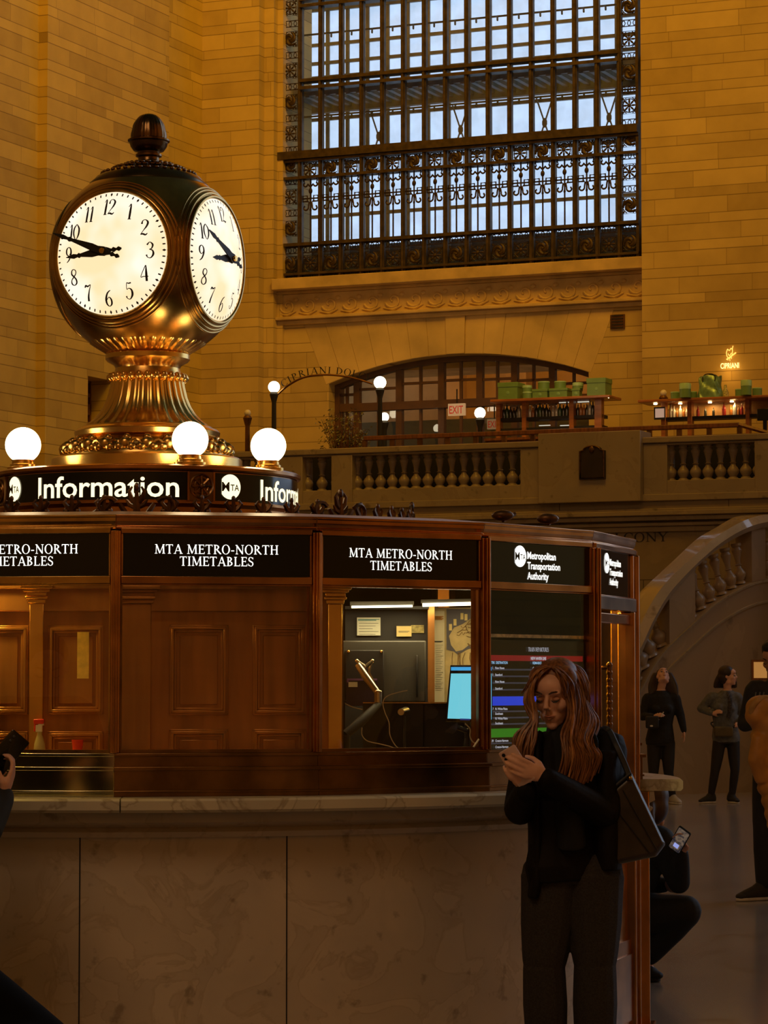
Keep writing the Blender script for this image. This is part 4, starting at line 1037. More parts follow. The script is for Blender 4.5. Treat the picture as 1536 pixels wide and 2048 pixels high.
# the sphere flattened by its four dials
FD = [-27.5, 62.5, 152.5, 242.5]
def fax(phi): return bp(phi, 1, 0)
m = BMB(); N1, N2 = 288, 160; vs = []; fs = []
for i in range(N2 + 1):
    t = pi * i / N2
    for j in range(N1):
        a = 2 * pi * j / N1; p = Vector((SR * sin(t) * cos(a), SR * sin(t) * sin(a), SR * cos(t)))
        for ph in FD:
            n = fax(ph); d = p.dot(n)
            if d > SD - .004: p = p - n * (d - (SD - .004))
        vs.append(p + Vector((0, 0, SZ)))
for i in range(N2):
    for j in range(N1):
        k = (j + 1) % N1; fs.append((i * N1 + j, (i + 1) * N1 + j, (i + 1) * N1 + k, i * N1 + k))
m.add(vs, fs); m.build('body', M['brass_dk'], clock, angle=60)
for ph in FD:
    n = fax(ph); t = bp(ph + 90, 1, 0); Z = Vector((0, 0, 1)); c = n * SD + Vector((0, 0, SZ))
    def rim(m, r, d, w): m.tube([c + t * (r * cos(k * pi / 48)) + Z * (r * sin(k * pi / 48)) + n * d for k in range(96)], w, 8, closed=True)
    m = BMB(); rim(m, .276, .002, .009); rim(m, .292, -.012, .009); rim(m, .306, -.024, .006); rim(m, .318, -.034, .005)
    m.build('bezel', M['brass_dk'], clock)
    FR, BU = .270, .055
    def dp(x, z, d=0, c=c, t=t, n=n): r2 = (x * x + z * z) / (FR * FR); return c + t * x + Vector((0, 0, 1)) * z + n * (BU * max(0, 1 - r2) + d + .002)
    m = BMB(); rs = [[dp(FR * q / 10 * cos(k * pi / 32), FR * q / 10 * sin(k * pi / 32)) for k in range(64)] for q in range(1, 11)]
    m.rings(rs, cap=False); m.add(rs[0], [tuple(range(64))]); dial = m.build('dial', M['dial'], clock, angle=180)
    m = BMB()
    for h_ in range(12):
        a = (h_ + 1) * pi / 6; r_ = .198; s = str(h_ + 1)
        put_num(m, s, lambda x, z: dp(x, z, .002), r_ * sin(a), r_ * cos(a) - .033, .068, .070)
    m.build('numeral_ring', M['black_m'], dial, smooth=False)
    m = BMB()
    for k in range(60):
        a = k * pi / 30; w_, l_ = (.006, .012) if k % 5 else (.008, .018)
        def q(rr, s): return dp(rr * sin(a) + s * cos(a), rr * cos(a) - s * sin(a), .002)
        if k % 5: m.add([q(.256 - l_ / 2, -w_ / 2), q(.256 - l_ / 2, w_ / 2), q(.256 + l_ / 2, w_ / 2), q(.256 + l_ / 2, -w_ / 2)], [(0, 1, 2, 3)])
        else: m.add([q(.256 - l_ / 2, 0), q(.256, w_ / 2 + .0015), q(.256 + l_ / 2, 0), q(.256, -w_ / 2 - .0015)], [(0, 1, 2, 3)])
    m.build('minute_track', M['black_m'], dial, smooth=False)
    def hand(name, ang, L, tail, wmax, d):
        m = BMB(); a = R(ang); u = Vector((sin(a), cos(a))); v = Vector((cos(a), -sin(a)))
        prof = [(-tail, .003), (-tail * .85, .010), (-tail * .72, .004), (-tail * .55, .011), (-tail * .45, .005), (-.02, .013), (0, .02), (.03, .014), (.06, .016), (L * .62, .007), (L * .66, .011), (L * .70, .006), (L * .8, .010), (L, .001)]
        L1 = [(s, w * wmax) for s, w in prof]; up = [u * s + v * w for s, w in L1]; dn = [u * s - v * w for s, w in L1]
        def P(p, dd): return c + t * p.x + Vector((0, 0, 1)) * p.y + n * (BU + d + dd)
        for i in range(len(L1) - 1):
            m.hexa([P(dn[i], 0), P(dn[i + 1], 0), P(up[i + 1], 0), P(up[i], 0), P(dn[i], .005), P(dn[i + 1], .005), P(up[i + 1], .005), P(up[i], .005)])
        return m.build(name, M['black_m'], dial, smooth=False)
    hand('minute_hand', 290.5, .262, .085, 1.0, .030); hand('hour_hand', 264.5, .185, .085, 1.05, .020)
    m = BMB(); m.tube([c + n * (BU - .01), c + n * (BU + .045)], [.016, .012], 16); m.build('hub', M['brass'], dial)
m = BMB(); m.lathe([(.02, 3.69), (.265, 3.69), (.262, 3.706), (.24, 3.725), (.232, 3.735), (.19, 3.757), (.15, 3.775), (.115, 3.788), (.085, 3.797), (.06, 3.805), (.02, 3.805)], 72)
for k in range(24): m.ell((.105 * cos(k * pi / 12), .105 * sin(k * pi / 12), 3.793), (.011, .011, .009), 6, 5)
for k in range(36): m.ell((.205 * cos(k * pi / 18), .205 * sin(k * pi / 18), 3.752), (.010, .010, .008), 6, 5)
for k in range(16): 
    for s in (-1, 1): m.ell((.15 * cos(k * pi / 8 + s * .12), .15 * sin(k * pi / 8 + s * .12), 3.776), (.016, .016, .008), 6, 5)
m.build('crown', M['bronze_cap'], clock)
m = BMB(); m.lathe([(.02, 3.80), (.056, 3.80), (.048, 3.812), (.046, 3.828), (.058, 3.833), (.058, 3.842), (.048, 3.846), (.050, 3.853), (.066, 3.858), (.080, 3.878), (.084, 3.895), (.092, 3.90), (.092, 3.907), (.082, 3.912), (.02, 3.912)], 64, flute=lambda a, z: 1 + (.02 * abs(sin(a * 10)) if z > 3.855 else 0)); m.build('acorn_cup', M['bronze_cap'], clock)
m = BMB(); pr = [(.02, 3.90)] + [(.079 * cos(t) ** .8 if t < 1.57 else .001, 3.91 + .115 * sin(t)) for t in [i * pi / 2 / 14 for i in range(15)]]
m.lathe(pr, 96, flute=lambda a, z: 1 + .03 * sin(a * 12 + 1) ** 2 * (1 if int((z - 3.9) * 45) % 2 else .4)); m.build('acorn', M['bronze_cap'], clock)
# globe lamps on the drum
def globe_lamp(phi, rr, lab, rad=.077):
    b = BM @ bp(phi, rr, 2.414); t = thing('globe_lamp', lab, 'lamp', b, BA, 'globe lamps around the clock')
    m = MB(Matrix.Translation(b)); m.lathe([(.01, 0), (.068, 0), (.068, .012), (.056, .016), (.056, .024), (.048, .028), (.046, .04), (.052, .044), (.01, .046)], 40); m.build('lamp_base', M['brass'], t)
    m = MB(Matrix.Translation(b)); m.ell((0, 0, .04 + rad * .9), rad, 40, 24); m.build('globe', M['globe_e'], t)
globe_lamp(-66, .585, 'lit white globe lamp on the drum, beside the letter I of the first Information sign')
globe_lamp(17.5, .60, 'lit white globe lamp in front of the clock pedestal, above the rosette')
globe_lamp(61.5, .595, 'lit white globe lamp on the drum above the second Information sign')
globe_lamp(150, .595, 'lit white globe lamp behind the clock pedestal')

# ================================================================ inside the booth
def bfr(px, py, Y): return BM.inverted() @ at(px, py, Y)
def pbox(m, px0, py0, px1, py1, Y, dep):      # a box facing the lens whose front fills the pixel rectangle at distance Y
    a, b = at(px0, py1, Y), at(px1, py0, Y); m.box((a.x, Y, a.z), (b.x, Y + dep, b.z))
def pm_at(px, py, Y): return lambda x, z: Vector((x, Y, z))
ib = pm('poster_board', (.50, .42, .26), .6, var=.1, scale=8)
p0 = at(800, 1400, 11.5)
sh = thing('shelf_unit', 'black shelf unit behind the office monitor inside the booth', 'shelf', at(780, 1500, 11.55))
m = MB(); pbox(m, 690, 1212, 858, 1520, 11.55, .03); m.build('back_board', M['black_m'], sh)
m = MB(); pbox(m, 856, 1205, 869, 1520, 11.45, .12); m.build('side_post', M['wood'], sh)
m = MB(); pbox(m, 690, 1212, 858, 1218, 11.40, .15); m.build('top_shelf', M['black_m'], sh)
def flatthing(name, lab, cat, px0, py0, px1, py1, Y, mat, dep=.003, group=None, extra=None):
    t = thing(name, lab, cat, at((px0 + px1) / 2, py1, Y), None, group); m = MB(); pbox(m, px0, py0, px1, py1, Y, dep); m.build('sheet', mat, t)
    if extra: extra(t)
    return t
paper = pm('paper_white', (.78, .80, .66), .7, var=.04); pyel = pm('paper_yellow', (.85, .68, .28), .7, var=.05); ink = pm('grey_ink', (.2, .2, .18), .8)
def lines(t, px0, py0, px1, py1, Y, n, mat, th=.8):
    m = MB()
    for i in range(n): y = py0 + (py1 - py0) * i / max(1, n - 1); pbox(m, px0, y, px1 - (i % 3) * (px1 - px0) * .15, y + th, Y, .001)
    m.build('print', mat, t)
flatthing('paper_notice', 'white printed notice taped to the black shelf unit', 'paper', 714, 1235, 761, 1271, 11.53, paper, extra=lambda t: (lines(t, 718, 1246, 757, 1268, 11.528, 5, ink), lines(t, 716, 1238, 759, 1240, 11.528, 2, pm('teal_ink', (.1, .3, .3), .7), 1.5)))
flatthing('sticky_note', 'pale yellow note beside the white notice in the booth', 'note', 793, 1252, 823, 1273, 11.53, pyel, extra=lambda t: lines(t, 797, 1262, 819, 1264, 11.528, 2, ink))
flatthing('paper_scrap', 'crumpled olive scrap of paper beside the yellow note', 'paper', 822, 1250, 848, 1266, 11.54, pm('olive_paper', (.45, .38, .14), .7, var=.4, scale=60))
# map poster and white sheet
cm = pm('map_ink', (.32, .20, .08), .8)
mpo = thing('map_poster', 'large transit map poster on the booth wall', 'poster', at(915, 1400, 11.65))
m = MB(); pbox(m, 869, 1215, 985, 1420, 11.65, .01); m.build('sheet', pm('map_paper', (.60, .46, .20), .6, var=.2, scale=14), mpo)
m = MB(); sea = [(893, 1218), (985, 1218), (985, 1226), (958, 1237), (940, 1238), (925, 1248), (908, 1255), (898, 1272), (902, 1290), (912, 1303), (925, 1300), (938, 1290), (958, 1286), (958, 1293), (935, 1298), (916, 1310), (908, 1303), (893, 1299)]
m.prism([(at(x, y, 11.648).x, at(x, y, 11.648).z) for x, y in sea], lambda x, z, d: Vector((x, 11.648 - d, z)), 0, .001); m.build('water_area', pm('map_water', (.10, .095, .12), .6), mpo)
m = MB(); rnd = random.Random(3)
for i in range(16):
    x, y = rnd.uniform(902, 950), rnd.uniform(1245, 1290); pts = [(x, y)]
    for k in range(4): x += rnd.uniform(2, 9); y += rnd.uniform(-9, 9); pts.append((x, y))
    m.tube([at(a, b, 11.645) for a, b in pts], .0012, 4)
for i in range(14):
    x = rnd.uniform(900, 960); pts = [(x + rnd.uniform(-3, 3), y) for y in range(1305, 1400, 12)]; m.tube([at(a, b, 11.645) for a, b in pts], .0012, 4)
m.build('route_lines', cm, mpo)
m = MB()
for a, b in ((898, 1248), (907, 1238), (921, 1226), (929, 1228), (942, 1226), (950, 1226)): pbox(m, a, b, a + 6, b + 13, 11.644, .001)
pbox(m, 946, 1251, 960, 1280, 11.644, .001); m.build('map_labels', pyel, mpo)
flatthing('schedule_sheet', 'long cream timetable sheet pinned beside the map poster', 'paper', 869, 1222, 889, 1404, 11.62, pm('paper_cream', (.72, .64, .42), .7, var=.05), extra=lambda t: (lines(t, 871, 1290, 886, 1380, 11.618, 26, ink, .6), lines(t, 870, 1232, 887, 1238, 11.618, 5, pm('orange_ink', (.5, .2, .03), .7), 2), lines(t, 867, 1282, 886, 1283, 11.618, 2, M['black_m'], 1.5)))
# fluorescent tubes
for i, (a, b, y0, y1, Y) in enumerate(((703, 825, 1214, 1212, 11.3), (845, 958, 1210, 1207, 11.35))):
    t = thing('tube_light', ('thin lit tube light above the black shelf unit', 'thick lit tube light above the map poster')[i], 'light', at((a + b) / 2, y0 - 4, Y))
    m = MB(); m.tube([at(a, y0, Y), at(b, y1, Y)], .0045 + .0025 * i, 8); m.build('tube', M['tube_e'], t)
    m = MB(); q0, q1 = at(a - 3, y0 - 7, Y), at(b + 3, y1 - 6, Y); m.tube([q0 + Vector((0, .02, 0)), q1 + Vector((0, .02, 0))], .008, 4); m.build('tube_holder', M['grey_dk'], t)
l1 = area('booth_lamp_office', at(850, 1203, 11.2), at(850, 1500, 11.5), .6, 3.2, (1, .80, .42), hall=False, sizey=.1)
l2 = area('booth_lamp_panel', BM @ Vector((-.75, -1.88, 2.03)), BM @ Vector((-.78, -1.76, 1.5)), .45, 8.0, (1, .66, .13), hall=False, sizey=.05)
l3 = area('booth_lamp_panel_dim', BM @ Vector((.05, -1.95, 2.03)), BM @ Vector((.05, -1.8, 1.4)), .5, .3, (1, .56, .22), hall=False, sizey=.05)
l4 = area('booth_lamp_door', BM @ bp(66, 1.93, 2.02), BM @ bp(66, 1.72, 1.3), .2, 9, (1, .76, .18), hall=False)
# big monitor seen from behind, on its arm
mon = thing('monitor', 'dark monitor turned backwards on a silver arm inside the booth', 'monitor', at(770, 1410, 11.2))
m = MB(); pbox(m, 680, 1281, 852, 1405, 11.28, .02); m.build('screen_housing', M['grey_dk'], mon, bevel=.006)
m = MB(); pbox(m, 690, 1300, 768, 1400, 11.25, .03); pbox(m, 832, 1310, 836, 1395, 11.27, .01); m.build('rear_cover', M['black_m'], mon, bevel=.004)
m = MB(); 
for x, y in ((697, 1303), (763, 1303)): m.ell(at(x, y, 11.245), .006, 10, 8)
m.build('screw', M['brass'], mon)
silver = pm('silver_arm', (.75, .66, .45), .25, 1, var=.1)
arm = thing('monitor_arm', 'bright silver jointed monitor arm in the booth window', 'stand', at(755, 1498, 11.0))  # jointed arm of the dark monitor, built as its own object
m = MB(); Ya = 11.2
for s, (x, y) in enumerate(((714, 1322), (745, 1322))): m.ell(at(x, y, Ya), (.008, .006, .008), 10, 8); m.tube([at(x, y, Ya), at(730, 1335, Ya - .01)], [.006, .010], 8)
m.tube([at(742, 1324, Ya), at(738, 1345, Ya), at(748, 1365, Ya)], [.008, .006, .004], 8); m.build('mounting_bracket', silver, arm)
m = MB(); m.tube([at(716, 1330, Ya - .04), at(732, 1354, Ya - .07), at(756, 1386, Ya - .11)], [.013, .016, .013], 12); m.build('upper_arm', silver, arm)
m = MB(); pA = at(756, 1384, Ya - .11); m.tube([pA, pA - Vector((0, 0, .05))], .015, 16); m.ell(pA, (.016, .016, .01), 14, 8); m.build('elbow_joint', silver, arm)
m = MB(); m.tube([at(757, 1408, Ya - .11), at(725, 1440, 11.0), at(690, 1470, 10.95)], [.014, .02, .018], 10); m.tube([at(690, 1470, 10.95), at(690, 1515, 10.95)], .02, 12); m.build('lower_arm', M['black_m'], arm)
# purple folder box
pbx = thing('file_box', 'dark purple file box behind the silver arm', 'box', at(722, 1408, 11.4))
m = MB(); pbox(m, 692, 1358, 756, 1412, 11.22, .02); m.build('body', pm('purple_box', (.03, .015, .06), .4), pbx)
m = MB(); pbox(m, 694, 1357, 754, 1361, 11.215, .01); pbox(m, 694, 1361, 697, 1365, 11.215, .01); m.build('rim', pm('violet_trim', (.22, .12, .35), .4), pbx)
m = MB(); pbox(m, 697, 1364, 715, 1374, 11.214, .003); m.build('sticker', paper, pbx)
dk = thing('desk_screen', 'low black desk partition inside the booth window', 'partition', at(800, 1510, 11.15))
m = MB(); pbox(m, 726, 1407, 846, 1520, 11.16, .02); pbox(m, 846, 1407, 970, 1520, 11.18, .02); m.build('panel', M['black_m'], dk)
m = MB(); pbox(m, 726, 1404.5, 970, 1406.5, 11.15, .04); m.build('edge_trim', M['brass_dk'], dk)
wc = thing('microphone', 'round silver-topped microphone on a thin black stand in the booth', 'microphone', at(809, 1500, 11.0))
m = MB(); m.tube([at(802, 1424, 10.98), at(812, 1422, 11.06)], [.013, .016], 14); m.build('head', silver, wc)
m = MB(); m.tube([at(809, 1432, 11.03), at(809, 1503, 11.03)], .005, 8); m.tube([at(809, 1498, 11.03), at(809, 1505, 11.03)], [.02, .03], 14); m.build('stand', M['grey_dk'], wc)
def cable(pts, lab, r=.0022, mat=None, Y=10.95):
    m = MB(); m.tube(crom([at(x, y, Y) for x, y in pts], 8), r, 6); o = m.build('cable', mat or pm('cable_grey', (.45, .40, .28), .5)); tag(o, lab, 'cable')
cable([(815, 1381), (800, 1384), (775, 1392), (766, 1405), (770, 1425), (778, 1445), (780, 1470), (790, 1490), (800, 1498)], 'white cable looping down from the monitor back')
cable([(724, 1455), (724, 1470), (735, 1482), (760, 1488), (780, 1493), (795, 1499)], 'grey cable sagging along the booth desk')
cable([(930, 1447), (940, 1458), (940, 1472), (944, 1482), (952, 1488)], 'white cable hanging below the blue-lit screen', .0028)
cable([(690, 1407), (705, 1414), (725, 1419)], 'short pale cable below the purple file box')
# lit monitor
ms = thing('computer_monitor', 'computer monitor with glowing pale blue screen at the booth window', 'monitor', at(925, 1500, 11.0))
def quad(m, pts, Y, dep): a = [at(x, y, Y) for x, y in pts]; m.hexa([a[0], a[1], a[1] + Vector((0, dep, 0)), a[0] + Vector((0, dep, 0)), a[3], a[2], a[2] + Vector((0, dep, 0)), a[3] + Vector((0, dep, 0))])
m = MB(); quad(m, [(890, 1443), (985, 1445), (985, 1330), (901, 1330)], 11.0, .02); m.build('housing', M['black'], ms, bevel=.002)
m = MB(); quad(m, [(895, 1437), (983, 1439), (983, 1347), (902, 1347)], 10.995, .004); m.build('screen', glow('screen_blue', (.16, .62, .80), 1.0), ms)
m = MB(); quad(m, [(902, 1341), (983, 1341), (983, 1334), (902, 1334)], 10.995, .004); m.build('title_bar', glow('screen_bar', (.05, .40, .85), .9), ms)
m = MB(); quad(m, [(920, 1440), (940, 1440.5), (940, 1437.5), (920, 1437)], 10.993, .002); m.build('task_bar', glow('screen_task', (.02, .06, .3), .5), ms)
m = MB(); m.tube([at(935, 1444, 11.03), at(935, 1500, 11.03)], .012, 8); m.tube([at(935, 1462, 11.0), at(915, 1455, 11.0)], .01, 8); m.build('stand', M['black_m'], ms)
pen = thing('pen', 'white pen leaning at the corner of the booth window', 'pen', at(952, 1495, 10.9)); m = MB(); m.tube([at(947, 1494, 10.9), at(958, 1478, 10.9)], .0035, 8); m.build('barrel', paper, pen)
# departures screen behind facet 2
f2, w2_ = fmap(2); hx = w2_ / 2
ds = thing('departures_screen', 'tall black display listing coloured train departures behind the glass', 'display', BM @ f2(0, 1.25, -.05), BA)
def dbox(m, x0, x1, z0, z1, d0=-.06, d1=-.045): fbox(m, 2, x0, x1, z0, z1, d0, d1)
m = BMB(); dbox(m, -hx + .03, hx - .035, 1.11, 1.665, -.035, -.016); m.build('housing', M['black'], ds)
m = BMB(); fbox(m, 2, -hx + .03, hx - .03, 1.05, 1.86, -.042, -.036); m.build('backing_board', pm('dull_black_board', (.003, .003, .003), .9, spec=.1), ds)
m = BMB(); fbox(m, 2, -hx + .02, hx - .035, 1.675, 1.688, -.034, -.014); m.build('top_ledge', pm('ledge_brass', (.55, .42, .16), .4, .3, var=.4, scale=40), ds)
xa, xb = -hx + .032, hx - .045
def zf(t): return 1.64 - t            # t metres below the top of the picture
def drow(z0, z1, mat, name): m = BMB(); dbox(m, xa, xb, z0, z1, -.017, -.013); return m.build(name, mat, ds)
zr = 1.606
drow(zr - .022, zr, glow('row_red', (.36, .004, .008), .4), 'route_bar')
drow(zr - .19 - .005, zr - .160, glow('row_blue', (.01, .05, .75), .75), 'route_bar'); drow(zr - .318, zr - .284, glow('row_green', (.02, .20, .005), .7), 'route_bar')
rowm = glow('row_grey', (.030, .032, .05), .8)
rows = [zr - .055 - .026 * i for i in range(4)] + [zr - .217 - .0245 * i for i in range(4)][0:3] + [zr - .34 - .026 * i for i in range(4)]
m = BMB()
for z in rows: dbox(m, xa, xb, z - .004, z + .002, -.017, -.012)
m.build('row_divider', rowm, ds)
m = BMB(); g = lambda x, z: f2(x, z, -.010)
put_serif(m, 'TRAIN DEPARTURES', g, (xa + xb) / 2 + .02, 1.622, .016, width=.14); put_sans(m, 'NEW HAVEN LINE', g, (xa + xb) / 2 + .02, zr - .017, .012, width=.105, bold=.03)
W_ = xb - xa
names = ['New Haven', 'Stamford', 'New Haven', 'Stamford', 'N. White Plains', 'Southeast', 'N. White Plains', 'Southeast', 'Croton-Harmon', 'Croton-Harmon', 'Poughkeepsie', 'Croton-Harmon']
tms = ['9:07', '9:10', '9:33', '9:36', '9:12', '9:24', '9:30', '9:43', '9:20', '9:22', '9:43', '9:50']
zt_ = [zr - .048 - .026 * i for i in range(4)] + [zr - .207 - .0245 * i for i in range(4)][:3] + [zr - .281] + [zr - .333 - .026 * i for i in range(4)]
zt_ = [zr - .046 - .0265 * i - .008 for i in range(4)] + [zr - .212 - .0185 * i for i in range(4)] + [zr - .335 - .024 * i for i in range(4)]
for i, (n_, t_, z) in enumerate(zip(names, tms, zt_)):
    put_sans(m, t_, g, xa + .006, z, .009, align='l', bold=.02); put_sans(m, n_, g, xa + .062, z, .009, align='l', bold=.02)
    if i in (0, 1, 4, 8): put_sans(m, str(15 + i * 3), g, xa + .038, z, .009, align='l', bold=.02)
    if i < 4: put_sans(m, ['Connection to New Canaan', 'Harlem-125th St.', 'Connection to Danbury', 'Making all stops'][i], g, xa + W_ * .47, z, .009, align='l', bold=.02)
m.build('screen_text', glow('screen_text', (.55, .57, .68), .9), ds)
m = BMB(); put_sans(m, 'TIME  TRK  DESTINATION', g, xa + .004, zr - .034, .010, align='l', width=.14, bold=.03); put_sans(m, 'REMARKS', g, xa + W_ * .47, zr - .034, .010, align='l', bold=.03)
m.build('column_headings', glow('heading_blue', (.30, .55, .85), .9), ds)

# items on the ledge inside the glass
sb = thing('spray_bottle', 'clear spray bottle with red and white trigger behind the booth glass', 'bottle', at(79, 1504, 10.6))
b0 = at(79, 1504, 10.6); T0 = MB(Matrix.Translation(b0))
T0.lathe([(.005, 0), (.021, 0), (.023, .004), (.020, .03), (.014, .052), (.009, .066), (.011, .075), (.005, .075)], 24); T0.build('bottle', pm('cleaner_bottle', (.55, .5, .25), .12, 0, var=.1, alpha=.65), sb)
m = MB(Matrix.Translation(b0)); m.box((-.014, -.009, .074), (.010, .009, .100)); m.box((-.005, -.008, .098), (.016, .008, .112)); m.build('trigger_body', pm('white_plastic', (.75, .7, .6), .4), sb, bevel=.002)
m = MB(Matrix.Translation(b0)); m.box((-.022, -.011, .104), (.016, .011, .122)); m.hexa([(-.022, -.005, .075), (-.016, -.005, .075), (-.016, .005, .075), (-.022, .005, .075), (-.020, -.005, .108), (-.008, -.005, .108), (-.008, .005, .108), (-.020, .005, .108)])
m.build('trigger', pm('red_plastic', (.75, .05, .02), .35), sb, bevel=.003)
cp = thing('cup', 'small red plastic cup behind the booth glass beside the spray bottle', 'cup', at(155, 1504, 10.6))
m = MB(Matrix.Translation(at(155, 1504, 10.6))); m.lathe([(.003, 0), (.017, 0), (.022, .045), (.0205, .045), (.016, .004), (.003, .004)], 24); m.build('cup_body', pm('red_cup', (.75, .06, .02), .3, alpha=.85), cp)
m = MB(Matrix.Translation(at(155, 1504, 10.6))); m.lathe([(.002, .005), (.015, .005), (.017, .024), (.002, .024)], 16); m.build('contents', pm('orange_fill', (.85, .22, .04), .5), cp)
m = BMB()
for k in (-2, -1, 0, 1): fbox(m, k, -.36, .36, ZS - .02, ZS - .002, -.40, -.05)
m.build('inner_ledge', M['brass_dk'], booth)
nt_ = flatthing('hanging_note', 'tall yellow paper strip hung on the panelled cabinet', 'paper', 154, 1264, 178, 1357, 10.70, pm('strip_paper', (.85, .62, .12), .6, var=.15, scale=30))
# ================================================================ the restaurant terrace on the balcony
ZF = zbf
def TH(name, lab, cat, px, py, c, group=None):
    u, z = hall(px, py, c); return thing(name, lab, cat, GM @ Vector((u, c, z)), GM, group)
def hbox(m, px0, py0, px1, py1, c, dep, grow=0):
    u0, _ = hall(px0, py1, c); u1, _ = hall(px1, py1, c); z0 = HZ((px0 + px1) / 2, py1, c); z1 = HZ((px0 + px1) / 2, py0, c)
    m.box((u0 - grow, c, z0 - grow), (u1 + grow, c + dep, z1 + grow)); return u0, u1, z0, z1
# lamp posts of the entrance arch, and other globes
def post_lamp(px, py, r, c, lab, lit=True, pole=True):
    u, z = hall(px, py, c); rr = r * (c / .9186) / FPX
    t = thing('post_lamp', lab, 'lamp', GM @ Vector((u, c, ZF)), GM, 'globe post lamps on the terrace')
    m = HMB(); m.ell((u, c, z), rr, 24, 16); m.build('globe', M['lamp_e'] if lit else pm('unlit_globe', (.75, .68, .55), .25), t)
    m = HMB(); m.lathe([(.01, ZF), (.10, ZF), (.10, ZF + .05), (.055, ZF + .12), (.045, ZF + .3), (.038, z - rr - .16), (.05, z - rr - .12), (.075, z - rr * .95 - .03), (.05, z - rr * .8), (.01, z - rr * .8)], 16, (u, c, 0))
    m.build('pole', M['black_m'] if lit else M['bronze_dk'], t); return t
cA = 43.2
post_lamp(548, 774, 12, cA, 'lit globe lamp on a black post at the near end of the CIPRIANI arch')
post_lamp(760, 765, 12.5, cA, 'lit globe lamp on a black post where the CIPRIANI arch ends, beside the shrub')
post_lamp(769, 834, 9, 44.6, 'small low lit globe lamp just behind the arch post')
post_lamp(960, 826, 11, 43.6, 'lit globe lamp between the exit sign and the bottle bar')
post_lamp(495, 826, 7, 41.5, 'unlit globe lamp just beyond the clock pedestal', lit=False)
post_lamp(366, 789, 7, 42.5, 'unlit globe lamp half hidden by the neck of the clock pedestal', lit=False)
post_lamp(1327, 786, 6.5, 43.85, 'unlit globe lamp at the end of the wooden bottle bar by the green boxes', lit=False)
# arch sign
ar = TH('arch_sign', 'thin curved arch sign with dark raised capital letters over the terrace entrance', 'sign', 650, 745, cA)
pts = crom([Vector((*hall(x, y, cA), 0)) for x, y in [(552, 792), (575, 772), (605, 756), (640, 750), (675, 751), (710, 757), (745, 768)]], 10)
m = HMB(); m.tube([(p.x, cA, p.y) for p in pts], .018, 6); m.build('arch_bar', M['bronze_dk'], ar)
Ls = [0]
for a, b in zip(pts[:-1], pts[1:]): Ls.append(Ls[-1] + (b - a).length)
def apt(s):
    for i in range(len(Ls) - 1):
        if Ls[i + 1] >= s or i == len(Ls) - 2: t = (s - Ls[i]) / (Ls[i + 1] - Ls[i]); d = (pts[i + 1] - pts[i]).normalized(); return pts[i].lerp(pts[i + 1], t), d
txt = 'CIPRIANI DOLCI'; m = HMB(); tw = sum(GL[c][1] + .12 for c in txt); s = Ls[-1] * .10; k_ = Ls[-1] * .86 / tw
for ch in txt:
    polys, w = GL[ch]; p, d = apt(s + w * k_ / 2); nrm = Vector((-d.y, d.x, 0))
    for poly in polys:
        q = []
        for a, b in poly: v = p + d * ((a - w / 2) * k_) + nrm * (.02 + b * .115); q.append((v.x, cA - .01, v.y))
        m.add(q, [tuple(range(len(q)))])
    s += (w + .12) * k_
m.build('raised_lettering', M['black_m'], ar)
# shrub in a planter behind the balustrade
sh_ = TH('potted_shrub', 'loose olive-green shrub in a planter behind the balustrade', 'shrub', 690, 905, 41.3)
u0, z0 = hall(690, 905, 41.3)
m = HMB(); m.lathe([(.05, ZF), (.26, ZF), (.34, ZF + .75), (.36, ZF + .78), (.30, ZF + .78), (.05, ZF + .70)], 20, (u0, 41.3, 0)); m.build('planter', M['bronze_dk'], sh_)
rnd = random.Random(5); m = HMB(); lf = HMB()
for i in range(70):
    a = rnd.uniform(0, 2 * pi); sp_ = rnd.uniform(.05, .48); hgt = rnd.uniform(.45, 1.0) * (1.12 - sp_ * .7)
    b = Vector((u0 + .1 * cos(a), 41.3 + .1 * sin(a), ZF + .7)); e = Vector((u0 + sp_ * cos(a), 41.3 + sp_ * sin(a) * .7, ZF + .72 + hgt)); mid = b.lerp(e, .5) + Vector((0, 0, .1))
    st_ = crom([b, mid, e], 4); m.tube(st_, [.008 - .0007 * k for k in range(len(st_))], 4)
    for k in range(16):
        p = st_[rnd.randrange(2, len(st_))] + Vector((rnd.uniform(-.07, .07), rnd.uniform(-.07, .07), rnd.uniform(-.06, .06))); q = Vector((rnd.uniform(-1, 1), rnd.uniform(-1, 1), rnd.uniform(-.6, 1))).normalized() * .035; r_ = q.cross(Vector((rnd.random(), rnd.random(), rnd.random()))).normalized() * .012
        lf.add([p - q, p + r_, p + q, p - r_], [(0, 1, 2, 3)])
m.build('stem', M['wood_dk'], sh_); lf.build('foliage', pm('olive_leaf', (.22, .20, .06), .5, var=.45, scale=30), sh_)
